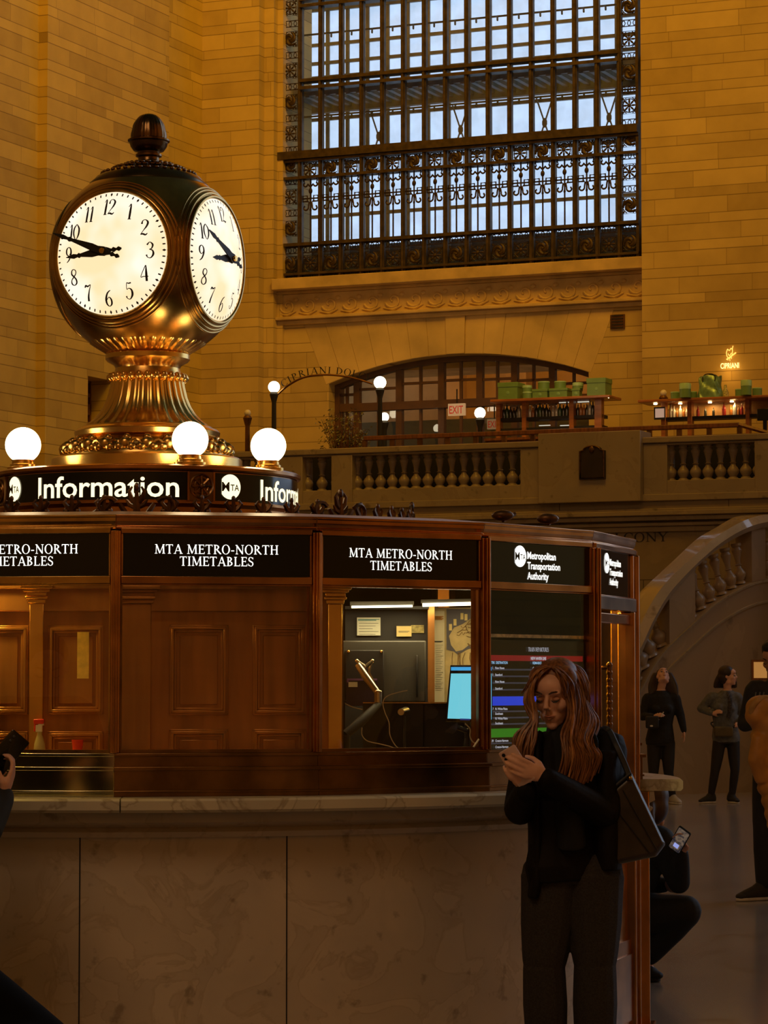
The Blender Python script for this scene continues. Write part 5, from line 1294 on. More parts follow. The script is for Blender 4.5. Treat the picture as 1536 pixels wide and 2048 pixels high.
# timber handrail of the terrace
rl = thing('terrace_railing', 'dark timber railing of the restaurant terrace above the balustrade', 'railing', GM @ Vector((HU(1000, 40.9), 40.9, ZF)), GM)
cr = 40.6
def rp(px, py): u, z = hall(px, py, cr); return Vector((u, cr, z))
pr_ = [rp(728, 868), rp(1080, 865), rp(1290, 853), rp(1478, 845)]; zr_ = sum(p.z for p in pr_) / 4
m = HMB(); hA, hB = HU(728, cr), HU(1482, cr)
for z, t in ((5.30, .035), (5.05, .02), (4.85, .02)): m.box((hA, cr - .04, z - t), (hB, cr + .06, z + t))
m.build('handrail', M['wood_dk'], rl, bevel=.01)
m = HMB(); u = hA
for i in range(14): u = hA + (hB - hA) * i / 13; m2 = HMB(); m2.box((u - .035, cr, ZF), (u + .035, cr + .06, 5.28)); m2.build('rail_post', M['bronze_dk'], rl)
m = HMB(); p = Vector((hB, cr, 5.30)); q = Vector((hB + .9, cr - .1, 5.02)); m.tube([p, q, q + Vector((1, 0, 0))], .035, 6); m.build('sloping_rail', M['wood_dk'], rl)
for pa, pb in ((606, 664), (706, 1043), (1338, 1514)):
    m = HMB(); m.box((HU(pa, 40.5), 40.5, ZF), (HU(pb, 40.5), 40.54, 5.0)); m.build('gap_shade_panel', M['black_m'], rl)  # dark sheet added so the gaps between balusters read as shade
# exit sign and its dim reflection
def exit_sign_or_reflection(px0, py0, px1, py1, c, lab, em):
    t = TH('exit_sign_or_reflection', lab, 'sign', (px0 + px1) / 2, py1, c); m = HMB(); u0, u1, z0, z1 = hbox(m, px0, py0, px1, py1, c, .06); m.build('housing', glow('exit_face_' + str(px0), (.95, .50, .20), em), t)
    m = HMB(); h = z1 - z0; put_sans(m, 'EXIT', lambda x, z: (x, c - .006, z), (u0 + u1) / 2, z0 + h * .17, h * .64, width=(u1 - u0) * .84, bold=.02); m.build('red_lettering', glow('exit_red_' + str(px0), (.75, .03, .01), .9 * em + .1), t)
    m = HMB(); m.tube([((u0 + u1) / 2, c + .03, z1), ((u0 + u1) / 2, c + .03, z1 + .25)], .012, 5); m.build('hanger', M['black_m'], t)
exit_sign_or_reflection(896, 807, 929, 831, 45.0, 'glowing exit sign with red capitals in front of the dark door glazing', .42)
exit_sign_or_reflection(974, 838, 1001, 858, 45.1, 'dim pinkish reflection of the exit sign lower down, beside the bottle bar', .16)  # a reflection, built as a dim glowing copy of the sign
# ---- the two bars
wbar = pm('cherry_wood', (.36, .13, .04), .35, 0, var=.25, scale=3, stretch=(1, 1, 5))
def bar_unit(name, lab, px0, px1, ytop, ybot, c, posts, shelves):
    t = TH(name, lab, 'bar', (px0 + px1) / 2, 900, c)
    m = HMB(); u0, u1 = HU(px0, c), HU(px1, c); zt = HZ((px0 + px1) / 2, ytop, c); m.box((u0, c - .25, zt - .045), (u1, c + .35, zt)); m.build('canopy_shelf', wbar, t, bevel=.01)
    for p in posts: 
        m = HMB(); a, b = HU(p[0], c), HU(p[1], c); m.box((a, c - .02, ZF), (b, c + .12, zt - .045)); m.build('upright', wbar, t)
    for y in shelves:
        m = HMB(); z = HZ((px0 + px1) / 2, y, c); m.box((HU(posts[0][0], c), c + .02, z - .05), (HU(posts[-1][1], c), c + .3, z)); m.build('bottle_shelf', M['black_m'], t)
    m = HMB(); zc = HZ((px0 + px1) / 2, 868, c); m.box((HU(posts[0][0], c), c - .5, zc - .9), (HU(posts[-1][1], c), c - .3, zc - .12)); m.box((HU(posts[0][0], c), c - .55, zc - .12), (HU(posts[-1][1], c), c - .15, zc - .08)); m.build('counter', M['wood_dk'], t)
    return t, zt
cB = 43.6
bL, zL = bar_unit('bottle_bar', 'wooden bottle bar with black shelves in front of the dark glazed doors', 992, 1232, 797, 870, cB, ((994, 1002), (1046, 1054), (1141, 1150), (1192, 1206)), (832, 853))
cC = 43.2
bR, zR = bar_unit('lit_bar', 'wooden bar with warmly lit bottle niches under the glowing wall sign', 1288, 1560, 797, 870, cC, ((1326, 1334), (1379, 1387), (1496, 1503), (1560, 1570)), (831,))
m = HMB(); m.box((HU(1334, cC), cC + .22, HZ(1400, 832, cC)), (HU(1560, cC), cC + .26, zR)); m.build('back_panel', pm('amber_board', (.55, .30, .10), .5), bR)
for px in (1362, 1422, 1466):
    u = HU(px, cC); m = HMB(); m.lathe([(.01, 0), (.03, 0), (.03, .015), (.01, .015)], 12, (u, cC + .05, zR - .065)); m.build('downlight', M['spot_e'], bR)
    area('niche_lamp', (u, cC + .06, zR - .08), (u, cC + .08, zR - .5), .08, 1.1, (1, .62, .22))
u = HU(1232, cC); m = HMB(); m.ell((HU(1318, cC), cC - .1, zR - .06), (.035, .03, .015), 8, 6); m.build('downlight', M['spot_e'], bR)
m = HMB(); m.ell((HU(1228, cB), cB - .2, zL - .03), .02, 8, 6); m.build('downlight', M['spot_e'], bL)
for a, b, y in ((1118, 1140, 804), (1155, 1178, 803), (1005, 1020, 805), (1078, 1100, 850), (1120, 1140, 850)):
    m = HMB(); hbox(m, a, y, b, y + 1.6, cB + .2, .02); m.build('shelf_strip', glow('shelf_glow', (.8, .75, .6), .8), bL)
# small framed picture / screen at the end of the lit bar
fp = TH('framed_screen', 'small bright pinkish screen in a dark frame at the end of the lit bar', 'screen', 1319, 837, cC - .1)
m = HMB(); hbox(m, 1308, 814, 1330, 839, cC - .1, .03); m.build('frame', M['black_m'], fp)
m = HMB(); hbox(m, 1310.5, 817, 1328, 835, cC - .11, .01); m.build('screen', glow('pink_screen', (.9, .55, .38), .45), fp)
tl = TH('till_screen', 'black till screen turned backwards on the lit bar', 'screen', 1530, 842, cC - .35)
m = HMB(); hbox(m, 1514, 817, 1545, 841, cC - .35, .05); m.build('housing', M['black'], tl, bevel=.008)
m = HMB(); hbox(m, 1526, 841, 1533, 866, cC - .33, .05); m.build('stand', M['black'], tl)
# bottles
def bottle(px, py, h, c, mat, group, lab, cap=None):
    u, z = hall(px, py, c); z = HZ(1112, 832, cB) + .001 if px < 1250 else HZ(1424, 831, cC) + .001; t = thing('bottle', lab, 'bottle', GM @ Vector((u, c, z)), GM, group); r = h * .16
    m = HMB(); m.lathe([(.002, 0), (r, 0), (r, h * .55), (r * .85, h * .63), (r * .35, h * .74), (r * .32, h * .95), (.002, h * .95)], 10, (u, c, z)); m.build('glass', mat, t)
    m = HMB(); m.lathe([(.002, h * .93), (r * .42, h * .93), (r * .42, h), (.002, h)], 8, (u, c, z)); m.build('cap', cap or M['black'], t)
gl = [pm('bottle_clear', (.45, .42, .36), .08, .1), pm('bottle_dark', (.03, .03, .02), .08), pm('bottle_green', (.03, .07, .02), .1), pm('bottle_amber', (.35, .12, .02), .1), pm('bottle_red', (.25, .02, .02), .12)]
rnd = random.Random(11)
xs1 = [1008, 1014, 1021, 1028, 1034, 1039, 1060, 1066, 1073, 1080, 1086, 1093, 1099, 1106, 1113, 1120, 1127, 1134, 1156, 1162, 1168, 1174, 1180, 1186]
for i, x in enumerate(xs1): bottle(x, 832, rnd.uniform(.17, .25), cB + .12, gl[rnd.choice((0, 0, 1, 2, 1, 3))], 'bottles on the dark bar', 'bottle standing on the upper black shelf of the dark bottle bar', gl[0])
xs2 = [1342, 1348, 1354, 1361, 1368, 1374, 1396, 1411, 1427, 1448, 1462, 1470, 1477, 1484, 1491]
for i, x in enumerate(xs2): bottle(x, 831, rnd.uniform(.14, .24), cC + .12, gl[(0, 0, 3, 0, 3, 0, 4, 1, 1, 4, 3, 0, 3, 4, 3)[i]], 'bottles in the lit niches', 'bottle in the warmly lit niches of the wooden bar', gl[3])
ob = TH('bottle', 'small yellow and white bottle standing beside the green handbag box', 'bottle', 1451, 795, cC)
u, z = hall(1451, 795, cC); m = HMB(); m.lathe([(.002, 0), (.05, 0), (.055, .08), (.03, .13), (.02, .2), (.002, .2)], 12, (u, cC, z)); m.build('glass', pm('yellow_bottle', (.6, .55, .2), .3, var=.5, scale=40), ob)
# green boxes
gm = [pm('green_box', (.17, .32, .10), .5, var=.06), pm('green_tin', (.22, .42, .18), .4, var=.06), pm('green_lid', (.42, .68, .36), .35, var=.05)]
def gbox(px0, py0, px1, py1, c, zb, lab, rnd_=False, lid=.28, side=.5):
    u0, u1 = HU(px0, c), HU(px1, c); h = (py1 - py0) * (c / .93) / FPX; w = u1 - u0
    t = thing('gift_box' if not rnd_ else 'cake_tin', lab, 'box', GM @ Vector(((u0 + u1) / 2, c, zb)), GM, 'green boxes on the bars')
    if rnd_:
        r = w / 2; m = HMB(); m.lathe([(.002, 0), (r * .96, 0), (r * .96, h * (1 - lid)), (.002, h * (1 - lid))], 24, ((u0 + u1) / 2, c + r, zb)); m.build('body', gm[0], t)
        m = HMB(); m.lathe([(.002, 0), (r, 0), (r, h * lid * .9), (r * .93, h * lid), (.002, h * lid)], 24, ((u0 + u1) / 2, c + r, zb + h * (1 - lid))); m.build('lid', gm[2], t)
    else:
        m = HMB(); m.box((u0 + .01, c + .01, zb), (u1 - .01, c + min(w, .35), zb + h * (1 - lid) + .005)); m.build('body', gm[0], t)
        m = HMB(); m.box((u0, c, zb + h * (1 - lid)), (u1, c + min(w, .35) + .01, zb + h)); m.build('lid', gm[0], t, bevel=.006)
        m = HMB(); q = (u0 + u1) / 2; m.ell((q, c + .009, zb + h * .38), (.03, .004, .03), 10, 6); m.build('emblem', gm[1], t)
    return zb + h
c5 = cB - .2
gbox(996, 767, 1037, 801, c5, zL, 'large square green gift box above the exit-sign end of the dark bottle bar')
z5 = gbox(1043, 787, 1064, 801, c5, zL, 'low round green tin under the rounded one, next to the large square box', True, .2); gbox(1043, 774, 1062, 787, c5, z5, 'upper small round green tin stacked next to the large square box', True, .4)
z5 = gbox(1065, 782, 1097, 800, c5, zL, 'flat green box under a round tin, third stack along the dark bar'); gbox(1074, 766, 1097, 782, c5 + .04, z5, 'round green tin on top of the third stack along the dark bar', True, .15)
z5 = gbox(1099, 780, 1137, 798, c5, zL, 'wide flat green box under a round tin in the middle of the dark bar'); gbox(1107, 765, 1130, 780, c5 + .04, z5, 'round green tin on the wide flat box in the middle of the dark bar', True, .15)
z5 = gbox(1145, 781, 1162, 797, c5, zL, 'narrow green box below the tin with the shiny pale lid'); gbox(1144, 769, 1165, 781, c5, z5, 'small green tin with shiny pale lid, beside the big cube box', True, .55)
gbox(1175, 760, 1214, 795, c5, zL, 'tall green cube gift box near the end of the dark bottle bar')
c6 = cC - .15
gbox(1342, 784, 1360, 799, c6, zR, 'low round green tin beside the unlit globe lamp on the lit bar', True, .15)
gbox(1377, 784, 1395, 798, c6, zR, 'low round green tin touching the green handbag box', True, .15)
gbox(1359, 770, 1382, 798, c6 - .24, zR, 'taller round green tin between two low tins, near the unlit globe lamp', True, .42)
gbox(1472, 779, 1490, 794, c6, zR, 'low round green tin just beyond the small yellow bottle', True, .12)
gbox(1506, 777, 1526, 793, c6, zR, 'low round green tin at the far end of the lit bar', True, .12)
gbox(1483, 765, 1505, 794, c6 - .24, zR, 'taller round green tin in front, between the last two low tins', True, .4)
# green bag
hb2 = thing('gift_bag', 'large shiny green handbag-shaped bag with dark handles on the lit bar', 'bag', GM @ Vector((HU(1421, c6), c6, zR)), GM)
u0, u1 = HU(1397, c6), HU(1445, c6); hB_ = 42 * (c6 / .93) / FPX; rs = []
for i in range(13):
    t = i / 12; wv = (u1 - u0) / 2 * (1 - .12 * t + .03 * sin(t * 9)); dv = .14 * (1 - .55 * t); z = zR + hB_ * t
    rs.append([((u0 + u1) / 2 + wv * (abs(cos(a)) ** .5) * (1 if cos(a) > 0 else -1) + .008 * sin(a * 5 + t * 6), c6 + .1 + dv * (abs(sin(a)) ** .6) * (1 if sin(a) > 0 else -1) + .012 * sin(a * 7 + t * 11), z + .02 * sin(a * 3) * t) for a in [k * 2 * pi / 36 for k in range(36)]])
m = HMB(); m.rings(rs); m.build('bag_body', pm('green_foil', (.20, .36, .22), .28, .25, var=.3, scale=9), hb2)
for dy in (-.06, .08):
    q = (u0 + u1) / 2; m = HMB(); m.tube(crom([(q - .10, c6 + .1 + dy - .03, zR + hB_ * .78), (q - .10, c6 + .1 + dy, zR + hB_ * .98), (q - .05, c6 + .1 + dy, zR + hB_ * 1.1), (q + .05, c6 + .1 + dy, zR + hB_ * 1.1), (q + .10, c6 + .1 + dy, zR + hB_ * .98), (q + .10, c6 + .1 + dy - .03, zR + hB_ * .78)], 6), .009, 6); m.build('handle', M['black_m'], hb2)
# glowing sign on the wall
cN = C_PIER - .05
ns = TH('neon_sign', 'small glowing amber sign with a waiter emblem and capital letters on the stone wall', 'sign', 1459, 737, cN)
m = HMB(); ua, zb_ = hall(1441, 736, cN); ub, _ = hall(1478, 736, cN)
put_sans(m, 'CIPRIANI', lambda x, z: (x, cN, z), (ua + ub) / 2, HZ(1459, 736.5, cN), .088, width=(ub - ua), bold=.02); m.build('lit_lettering', glow('neon_amber', (1, .60, .18), 3.0), ns)
m = HMB()
def nl(pts, r=.008): m.tube(crom([Vector((hall(x, y, cN)[0], cN, HZ(1459, y, cN))) for x, y in pts], 6), r, 5)
nl([(1455, 698), (1453, 706), (1455, 714), (1460, 716), (1464, 710), (1465, 700), (1462, 697), (1459, 701), (1455, 698)]); nl([(1453, 719), (1472, 706)], .012); nl([(1464, 700), (1466, 692)]); nl([(1456, 707), (1459, 711), (1463, 706)])
nl([(1456, 716), (1456, 721)], .006); nl([(1459, 716), (1460, 722)], .006); nl([(1463, 713), (1463, 718)], .006)
m.build('emblem', glow('neon_emblem', (1, .45, .08), 2.0), ns)
point('sign_spill', GM @ Vector(((ua + ub) / 2, cN - .15, HZ(1459, 745, cN))), 1.6, (1, .5, .1), .05)
point('rail_lamp', GM @ Vector((HU(1100, 42), 42.2, 6.2)), 9, (1, .6, .3), .3)
# ================================================================ people
def cloth(name, c, var=.2, rough=.75, **k): return pm(name, c, rough, 0, var=var, **k)
def limb(mb, pts, rads, seg=14, k=5):
    """smooth tapered limb; rads are radii or (side, front) pairs"""
    n = len(pts); P_ = crom(pts, k); out = []
    for i in range(len(P_)):
        t = i / (len(P_) - 1) * (n - 1); a = min(int(t), n - 2); f = t - a
        ra, rb = rads[a], rads[a + 1]
        ra = ra if isinstance(ra, tuple) else (ra, ra); rb = rb if isinstance(rb, tuple) else (rb, rb)
        out.append((ra[0] + (rb[0] - ra[0]) * f, ra[1] + (rb[1] - ra[1]) * f))
    mb.tube(P_, out, seg)
    mb.ell(P_[0], min(out[0]) * .98, 12, 8); mb.ell(P_[-1], min(out[-1]) * .98, 12, 8)
def frame3(fwd, up=(0, 0, 1)):
    f = Vector(fwd).normalized(); u = Vector(up); r = f.cross(u).normalized(); u = r.cross(f).normalized()
    return Matrix((r, f, u)).transposed()       # columns: right, forward, up
def head(mb, c, F, s=1.0, female=True):
    L = lambda x, y, z: c + F @ Vector((x * s, y * s, z * s))
    def E(x, y, z, a, b, d): mb.ell(L(x, y, z), (a * s, b * s, d * s), 18, 12, F)
    E(0, -.015, .03, .074, .092, .085); E(0, .02, -.02, .062, .066, .085); E(0, .035, -.06, .048, .048, .05); E(0, .072, -.098, .022, .018, .018)
    E(0, .045, .045, .058, .050, .045)
    for q in (-1, 1):
        E(.036 * q, .055, -.022, .028, .028, .028); E(.028 * q, .077, .030, .024, .014, .010); E(.052 * q, .005, -.075, .016, .03, .03)
        E(.075 * q, -.012, -.008, .010, .018, .030); E(.0105 * q, .100, -.026, .008, .008, .007)
    mb.tube([L(0, .082, .026), L(0, .094, .008), L(0, .108, -.014), L(0, .112, -.022)], [.008 * s, .0085 * s, .010 * s, .011 * s], 10)
    E(0, .086, -.042, .012, .010, .012); E(0, .062, -.064, .036, .028, .036); E(0, .045, -.088, .038, .036, .022)
    E(0, .086, -.055, .021, .010, .006); E(0, .083, -.066, .018, .010, .007)
def face_bits(c, F, s, body, hairmat, eyes='open', lipc=(.50, .20, .14)):
    L = lambda x, y, z: c + F @ Vector((x * s, y * s, z * s))
    for q in (-1, 1):
        m = MB(); m.tube([L(q * .013, .0985, .031), L(q * .026, .0965, .037), L(q * .038, .088, .037), L(q * .050, .073, .030)], [.0022 * s, .0036 * s, .003 * s, .0012 * s], 6); m.build('eyebrow', hairmat, body)
        if eyes == 'open':
            m = MB(); m.ell(L(q * .031, .079, .008), .0115 * s, 12, 8); m.build('eye', pm('eye_white', (.5, .45, .4), .3), body)
            m = MB(); m.ell(L(q * .031, .087, .008), .0055 * s, 10, 8); m.build('iris', M['black'], body)
        m = MB(); pts = [L(q * .017, .091, .004), L(q * .026, .0955, -.0005), L(q * .036, .092, .000), L(q * .046, .080, .005)]
        m.tube(pts, [.0012 * s, .0026 * s, .0030 * s, .0012 * s], 6); m.build('eyelash', M['black_m'], body)
    lip = pm('lips', lipc, .4)
    m = MB(); m.tube([L(-.023, .086, -.0575), L(-.011, .0965, -.0545), L(0, .0985, -.056), L(.011, .0965, -.0545), L(.023, .086, -.0575)], [.0008 * s, .0030 * s, .0026 * s, .0030 * s, .0008 * s], 8)
    m.tube([L(-.018, .089, -.061), L(0, .0955, -.0665), L(.018, .089, -.061)], [.0012 * s, .0040 * s, .0012 * s], 8); m.build('lips', lip, body)
def hand(mb, wrist, d, nrm, thumb_side, s=1.0, curl=.5, spread=1.0, curls=None):
    """wrist point, direction to the fingers, palm normal (the side fingers curl to), thumb_side +1/-1"""
    d = Vector(d).normalized(); n = Vector(nrm); n = (n - d * n.dot(d)).normalized(); r = d.cross(n).normalized() * thumb_side
    w = Vector(wrist); P0 = lambda x, y, z: w + r * x * s + d * y * s + n * z * s
    Mx = Matrix((r, d, n)).transposed()
    mb.tube([P0(0, -.015, 0), P0(0, .02, 0), P0(.002, .055, .002), P0(.002, .088, 0)], [(.024 * s, .017 * s), (.031 * s, .016 * s), (.040 * s, .0145 * s), (.040 * s, .012 * s)], 12, flat=n) if False else None
    for x, y, a, b, cc in ((0, .012, .026, .03, .016), (.004, .045, .036, .04, .0145), (0, .07, .038, .024, .012)): mb.ell(P0(x, y, 0), (a * s, b * s, cc * s), 14, 8, Mx)
    fing = ((.028, .088, .070, .0080), (.009, .093, .078, .0084), (-.010, .089, .073, .0080), (-.028, .078, .057, .0070))
    for i, (x, y, L_, r_) in enumerate(fing):
        cu = curls[i] if curls else curl * (1 + .12 * i)
        p = P0(x, y - .012, 0); pts = [p]; ang = cu * .35; q = P0(x * 1.04 * spread, y, -.001); pts.append(q)
        for seg_, fr in enumerate((.45, .30, .25)):
            dirv = d * cos(ang) + n * sin(ang) + r * (x * 1.6 * (spread - .2)) * (1 - seg_ * .4); q = q + dirv.normalized() * L_ * fr * s; pts.append(q); ang += cu * (.95, .8, .5)[seg_]
        mb.tube(pts, [r_ * s * k for k in (1.15, 1.08, 1.03, .98, .78)], 9); mb.ell(pts[-1], r_ * .8 * s, 8, 6)
        mb.ell(pts[2], r_ * 1.08 * s, 8, 6)
    t0 = P0(.020, .018, .004); t1 = P0(.040, .042, .014); t2 = P0(.047, .068, .026 + .012 * curl); t3 = P0(.042, .092, .034 + .018 * curl)
    mb.tube([t0, t1, t2, t3], [.014 * s, .0125 * s, .0098 * s, .0078 * s], 9); mb.ell(t3, .0078 * s, 8, 6)
def shoe(mb, sole, ankle, toe, s=1.0, gz=0.0):
    a = Vector(ankle); t = Vector(toe); d = t - a; d.z = 0; d.normalize(); r = Vector((d.y, -d.x, 0)); h = a - d * .06 * s; h.z = gz; t = Vector((t.x, t.y, gz))
    L_ = (t - h).length
    def pt(f, z): return h + d * (L_ * f) + Vector((0, 0, z))
    mb.tube([pt(.02, .05), pt(.25, .058), pt(.5, .052), pt(.78, .038), pt(.97, .030)], [(.036 * s, .048 * s), (.042 * s, .058 * s), (.044 * s, .050 * s), (.046 * s, .034 * s), (.028 * s, .020 * s)], 14, flat=r if False else None)
    mb.ell(pt(.88, .034), (.040 * s, .045 * s, .022 * s), 12, 8)
    mb.tube([pt(.13, .04), pt(.16, .08), a + Vector((0, 0, .035))], [.046 * s, .046 * s, .043 * s], 12); mb.tube([a + Vector((0, 0, .01)), pt(.5, .06), pt(.72, .045)], [.042 * s, .040 * s, .034 * s], 12)
    rs = []
    out = [(.0, .026), (.06, .034), (.35, .036), (.70, .046), (.9, .038), (1.0, .016)]
    ring = [(f, w) for f, w in out] + [(f, -w) for f, w in reversed(out)]
    rs = [[h + d * (L_ * f) + r * (w * s) + Vector((0, 0, z)) for f, w in ring] for z in (.002, .024)]
    sole.rings(rs)
def person(name, label, J, mats, s=1.0, vox=.012, sexf=True, curlL=.5, curlR=.5, palmL=None, palmR=None, fwd=(0, -1, 0), hfwd=None, eyes='open', sleeve_end=.96, jac=1.0, torso_w=1.0, leg_w=1.0, top_to=None, group=None, pants_end=.95, loc=None, bodyskin=None, th=(1, -1), collar=0, flare=1.0, curls=None):
    """J: world points of head, neck, chest, pelvis, shL/R, elL/R, wrL/R, haL/R, hipL/R, knL/R, anL/R, toL/R"""
    J = {k: Vector(v) for k, v in J.items()}
    base = Vector(loc) if loc else Vector(((J['anL'].x + J['anR'].x) / 2, (J['anL'].y + J['anR'].y) / 2, 0))
    t = thing(name, label, 'person', base, None, group)
    skin = bodyskin or M['skin']; F = frame3(hfwd or fwd, J.get('headup', (0, 0, 1)))
    right = (J['shL'] - J['shR']); rn = right.normalized()
    mb = MB(); head(mb, J['head'], F, s, sexf)
    limb(mb, [J['neck'] - (J['head'] - J['neck']) * .25, J['neck'], J['head'] + F @ Vector((0, -.02, -.06))], [.06 * s, .052 * s, .05 * s])
    def torso(mb, g, z_end=None):
        a, b = J['pelvis'], J['chest']; nk = J['neck']; sw = right.length / 2
        cs = [(a - (b - a) * .18, .155 * g * s, .105 * g * s), (a, .165 * g * s, .115 * g * s), (a.lerp(b, .45), .135 * g * s, .10 * g * s), (b, .16 * g * s, .12 * g * s), (b.lerp(nk, .55), .15 * g * s, .10 * g * s), (nk - (nk - b) * .08, .07 * g * s, .065 * g * s)]
        rs = []
        fw = Vector(fwd).normalized()
        for c, w, d in cs:
            w *= torso_w
            rs.append([c + rn * (w * cos(k * pi / 12)) + (fw * (d * sin(k * pi / 12))) for k in range(24)])
        mb.rings(rs)
    torso(mb, .93)
    for q in 'LR':
        limb(mb, [J['chest'].lerp(J['sh' + q], .6) + Vector((0, 0, .02)), J['sh' + q], J['el' + q]], [.05 * s, .052 * s, .038 * s]); limb(mb, [J['el' + q], J['el' + q].lerp(J['wr' + q], .35), J['wr' + q]], [.038 * s, .038 * s, .025 * s])
        d = J.get('ha' + q, J['wr' + q] + (J['wr' + q] - J['el' + q])) - J['wr' + q]
        pn = {'L': palmL, 'R': palmR}[q] or (rn * (-1 if q == 'L' else 1))
        hand(mb, J['wr' + q], d, pn, th['LR'.index(q)], s * .95, {'L': curlL, 'R': curlR}[q], curls=curls)
        lw = min(1, leg_w) * .92; limb(mb, [J['hip' + q], J['kn' + q]], [.080 * s * lw, .054 * s * lw]); limb(mb, [J['kn' + q], J['kn' + q].lerp(J['an' + q], .35), J['an' + q]], [.054 * s * lw, .052 * s * lw, .036 * s * lw])
        dd = J['to' + q] - J['an' + q]; mb.tube([J['an' + q], J['an' + q] + dd * .3, J['to' + q] - dd * .3 + Vector((0, 0, .015))], [.030 * s, .024 * s, .014 * s], 10)
    body = remesh(mb, 'body', skin, t, vox, 3, .5)
    face_bits(J['head'], F, s, body, mats['hair'], eyes)
    # clothes
    mb = MB(); torso(mb, 1.10 * jac)
    for q in 'LR':
        w_ = J['el' + q].lerp(J['wr' + q], sleeve_end)
        limb(mb, [J['chest'].lerp(J['sh' + q], .55) + Vector((0, 0, .02)), J['sh' + q] + Vector((0, 0, -.005)), J['sh' + q].lerp(J['el' + q], .5), J['el' + q]], [.068 * s * jac, .072 * s * jac, .062 * s * jac, .055 * s * jac])
        limb(mb, [J['el' + q], J['el' + q].lerp(w_, .5), w_], [.055 * s * jac, .048 * s * jac, .038 * s * jac])
    if sexf:
        for q in (-1, 1): mb.ell(J['chest'] + rn * (.07 * q * s) + Vector(fwd).normalized() * .085 * s * jac + Vector((0, 0, -.02)), .062 * s, 14, 10)
    top = remesh(mb, mats.get('topname', 'jacket'), mats['top'], t, vox * .9, 5, .5)
    mb = MB(); a, b = J['pelvis'], J['chest']; fw = Vector(fwd).normalized(); rs = []
    for f, w, d in ((-.22, .15, .11), (0, .172, .122), (.2, .165, .118)):
        c = a + (b - a) * f; rs.append([c + rn * (w * s * torso_w * cos(k * pi / 12)) + fw * (d * s * sin(k * pi / 12)) for k in range(24)])
    mb.rings(rs)
    for q in 'LR':
        e = J['kn' + q].lerp(J['an' + q], pants_end)
        limb(mb, [J['hip' + q] + Vector((0, 0, .03)), J['hip' + q].lerp(J['kn' + q], .5), J['kn' + q]], [.10 * s * leg_w, .088 * s * leg_w, .068 * s * leg_w]); limb(mb, [J['kn' + q], J['kn' + q].lerp(e, .4), e], [.068 * s * leg_w, .064 * s * leg_w * (1 + flare) / 2, .050 * s * leg_w * flare])
    remesh(mb, 'trousers', mats['pants'], t, vox * .9, 5, .5)
    for q in 'LR':
        mb, so = MB(), MB(); shoe(mb, so, J['an' + q], J['to' + q], s, J.get('gz' + q, Vector((0, 0, 0))).z)
        sh1 = remesh(mb, 'shoe', mats['shoe'], t, vox * .7, 2, .5); so.build('sole', mats['sole'], sh1, bevel=.006)
    return t, body, F, J
def hair_cap(mb, c, F, s=1.0, g=1.0):
    L = lambda x, y, z: c + F @ Vector((x * s, y * s, z * s))
    mb.ell(L(0, -.032, .045), (.086 * s * g, .094 * s * g, .086 * s * g), 20, 14, F); mb.ell(L(0, -.05, -.01), (.084 * s * g, .07 * s * g, .09 * s * g), 20, 12, F)

def pj(px, py, Y): return at(px, py, Y)
# ---- visitor looking up, behind the booth
Yb = 35.4
hairb = cloth('dark_brown_hair', (.035, .018, .01), .3, .5)
blk = cloth('black_knit', (.010, .009, .009), .3, .85, scale=30)
J = dict(head=pj(1326, 1353, Yb), neck=pj(1322, 1378, Yb + .02), chest=pj(1323, 1415, Yb), pelvis=pj(1320, 1478, Yb), shL=pj(1349, 1395, Yb), shR=pj(1296, 1396, Yb), elL=pj(1361, 1431, Yb), elR=pj(1285, 1433, Yb - .05), wrL=pj(1368, 1462, Yb - .05), wrR=pj(1306, 1433, Yb - .28),
         haL=pj(1369, 1475, Yb - .08), haR=pj(1318, 1430, Yb - .32), hipL=pj(1336, 1490, Yb), hipR=pj(1308, 1490, Yb), knL=pj(1337, 1545, Yb - .05), knR=pj(1307, 1545, Yb - .05), anL=pj(1345, 1597, Yb), anR=pj(1312, 1597, Yb), toL=pj(1360, 1604, Yb - .2), toR=pj(1310, 1604, Yb - .24))
for k in ('anL', 'anR'): J[k].z = .09
for k in ('toL', 'toR'): J[k].z = .02
upv = Vector((0, .65, .75))
J['headup'] = upv
mats = dict(hair=hairb, top=blk, topname='sweater', pants=cloth('black_leggings', (.012, .010, .010)), shoe=cloth('pale_trainer', (.45, .42, .38)), sole=cloth('pale_sole', (.6, .58, .52)))
t1, b1, F1, J1 = person('person', 'person in black sweater and leggings with head tilted back, looking up beside the stair', J, mats, 1.0, .012, hfwd=(.10, -.72, .62), leg_w=.92, curlL=.35)
mb = MB(); c = J1['head']; hair_cap(mb, c + Vector((0, .02, .0)), F1, 1.0, 1.02); rnd = random.Random(4)
for k in range(16):
    a = -1 + 2 * k / 15; p = c + Vector((a * .085, .05, .04)); e = c + Vector((a * .17, .07 - .12 * abs(a), -.22 - .05 * rnd.random())); mb.tube(crom([p, p.lerp(e, .5) + Vector((a * .03, 0, .0)), e], 4), [.030, .034, .034, .03, .028, .026, .022, .018, .012], 8)
mb2 = mb; remesh(mb2, 'hair', hairb, t1, .010, 3)
bg = thing('waist_bag', 'small black bag held by the visitor looking up', 'bag', pj(1306, 1455, Yb - .35))
m = MB(); a = pj(1292, 1457, Yb - .36); b = pj(1318, 1432, Yb - .36); m.box((a.x, Yb - .36, a.z), (b.x, Yb - .28, b.z)); m.build('pouch', M['black_m'], bg, bevel=.02)
m = MB(); m.tube([pj(1322, 1434, Yb - .36), pj(1327, 1424, Yb - .33)], .006, 5); m.ell(pj(1303, 1452, Yb - .375), (.02, .004, .012), 8, 5); m.build('clip', pm('pale_tag', (.6, .58, .5), .4), bg)
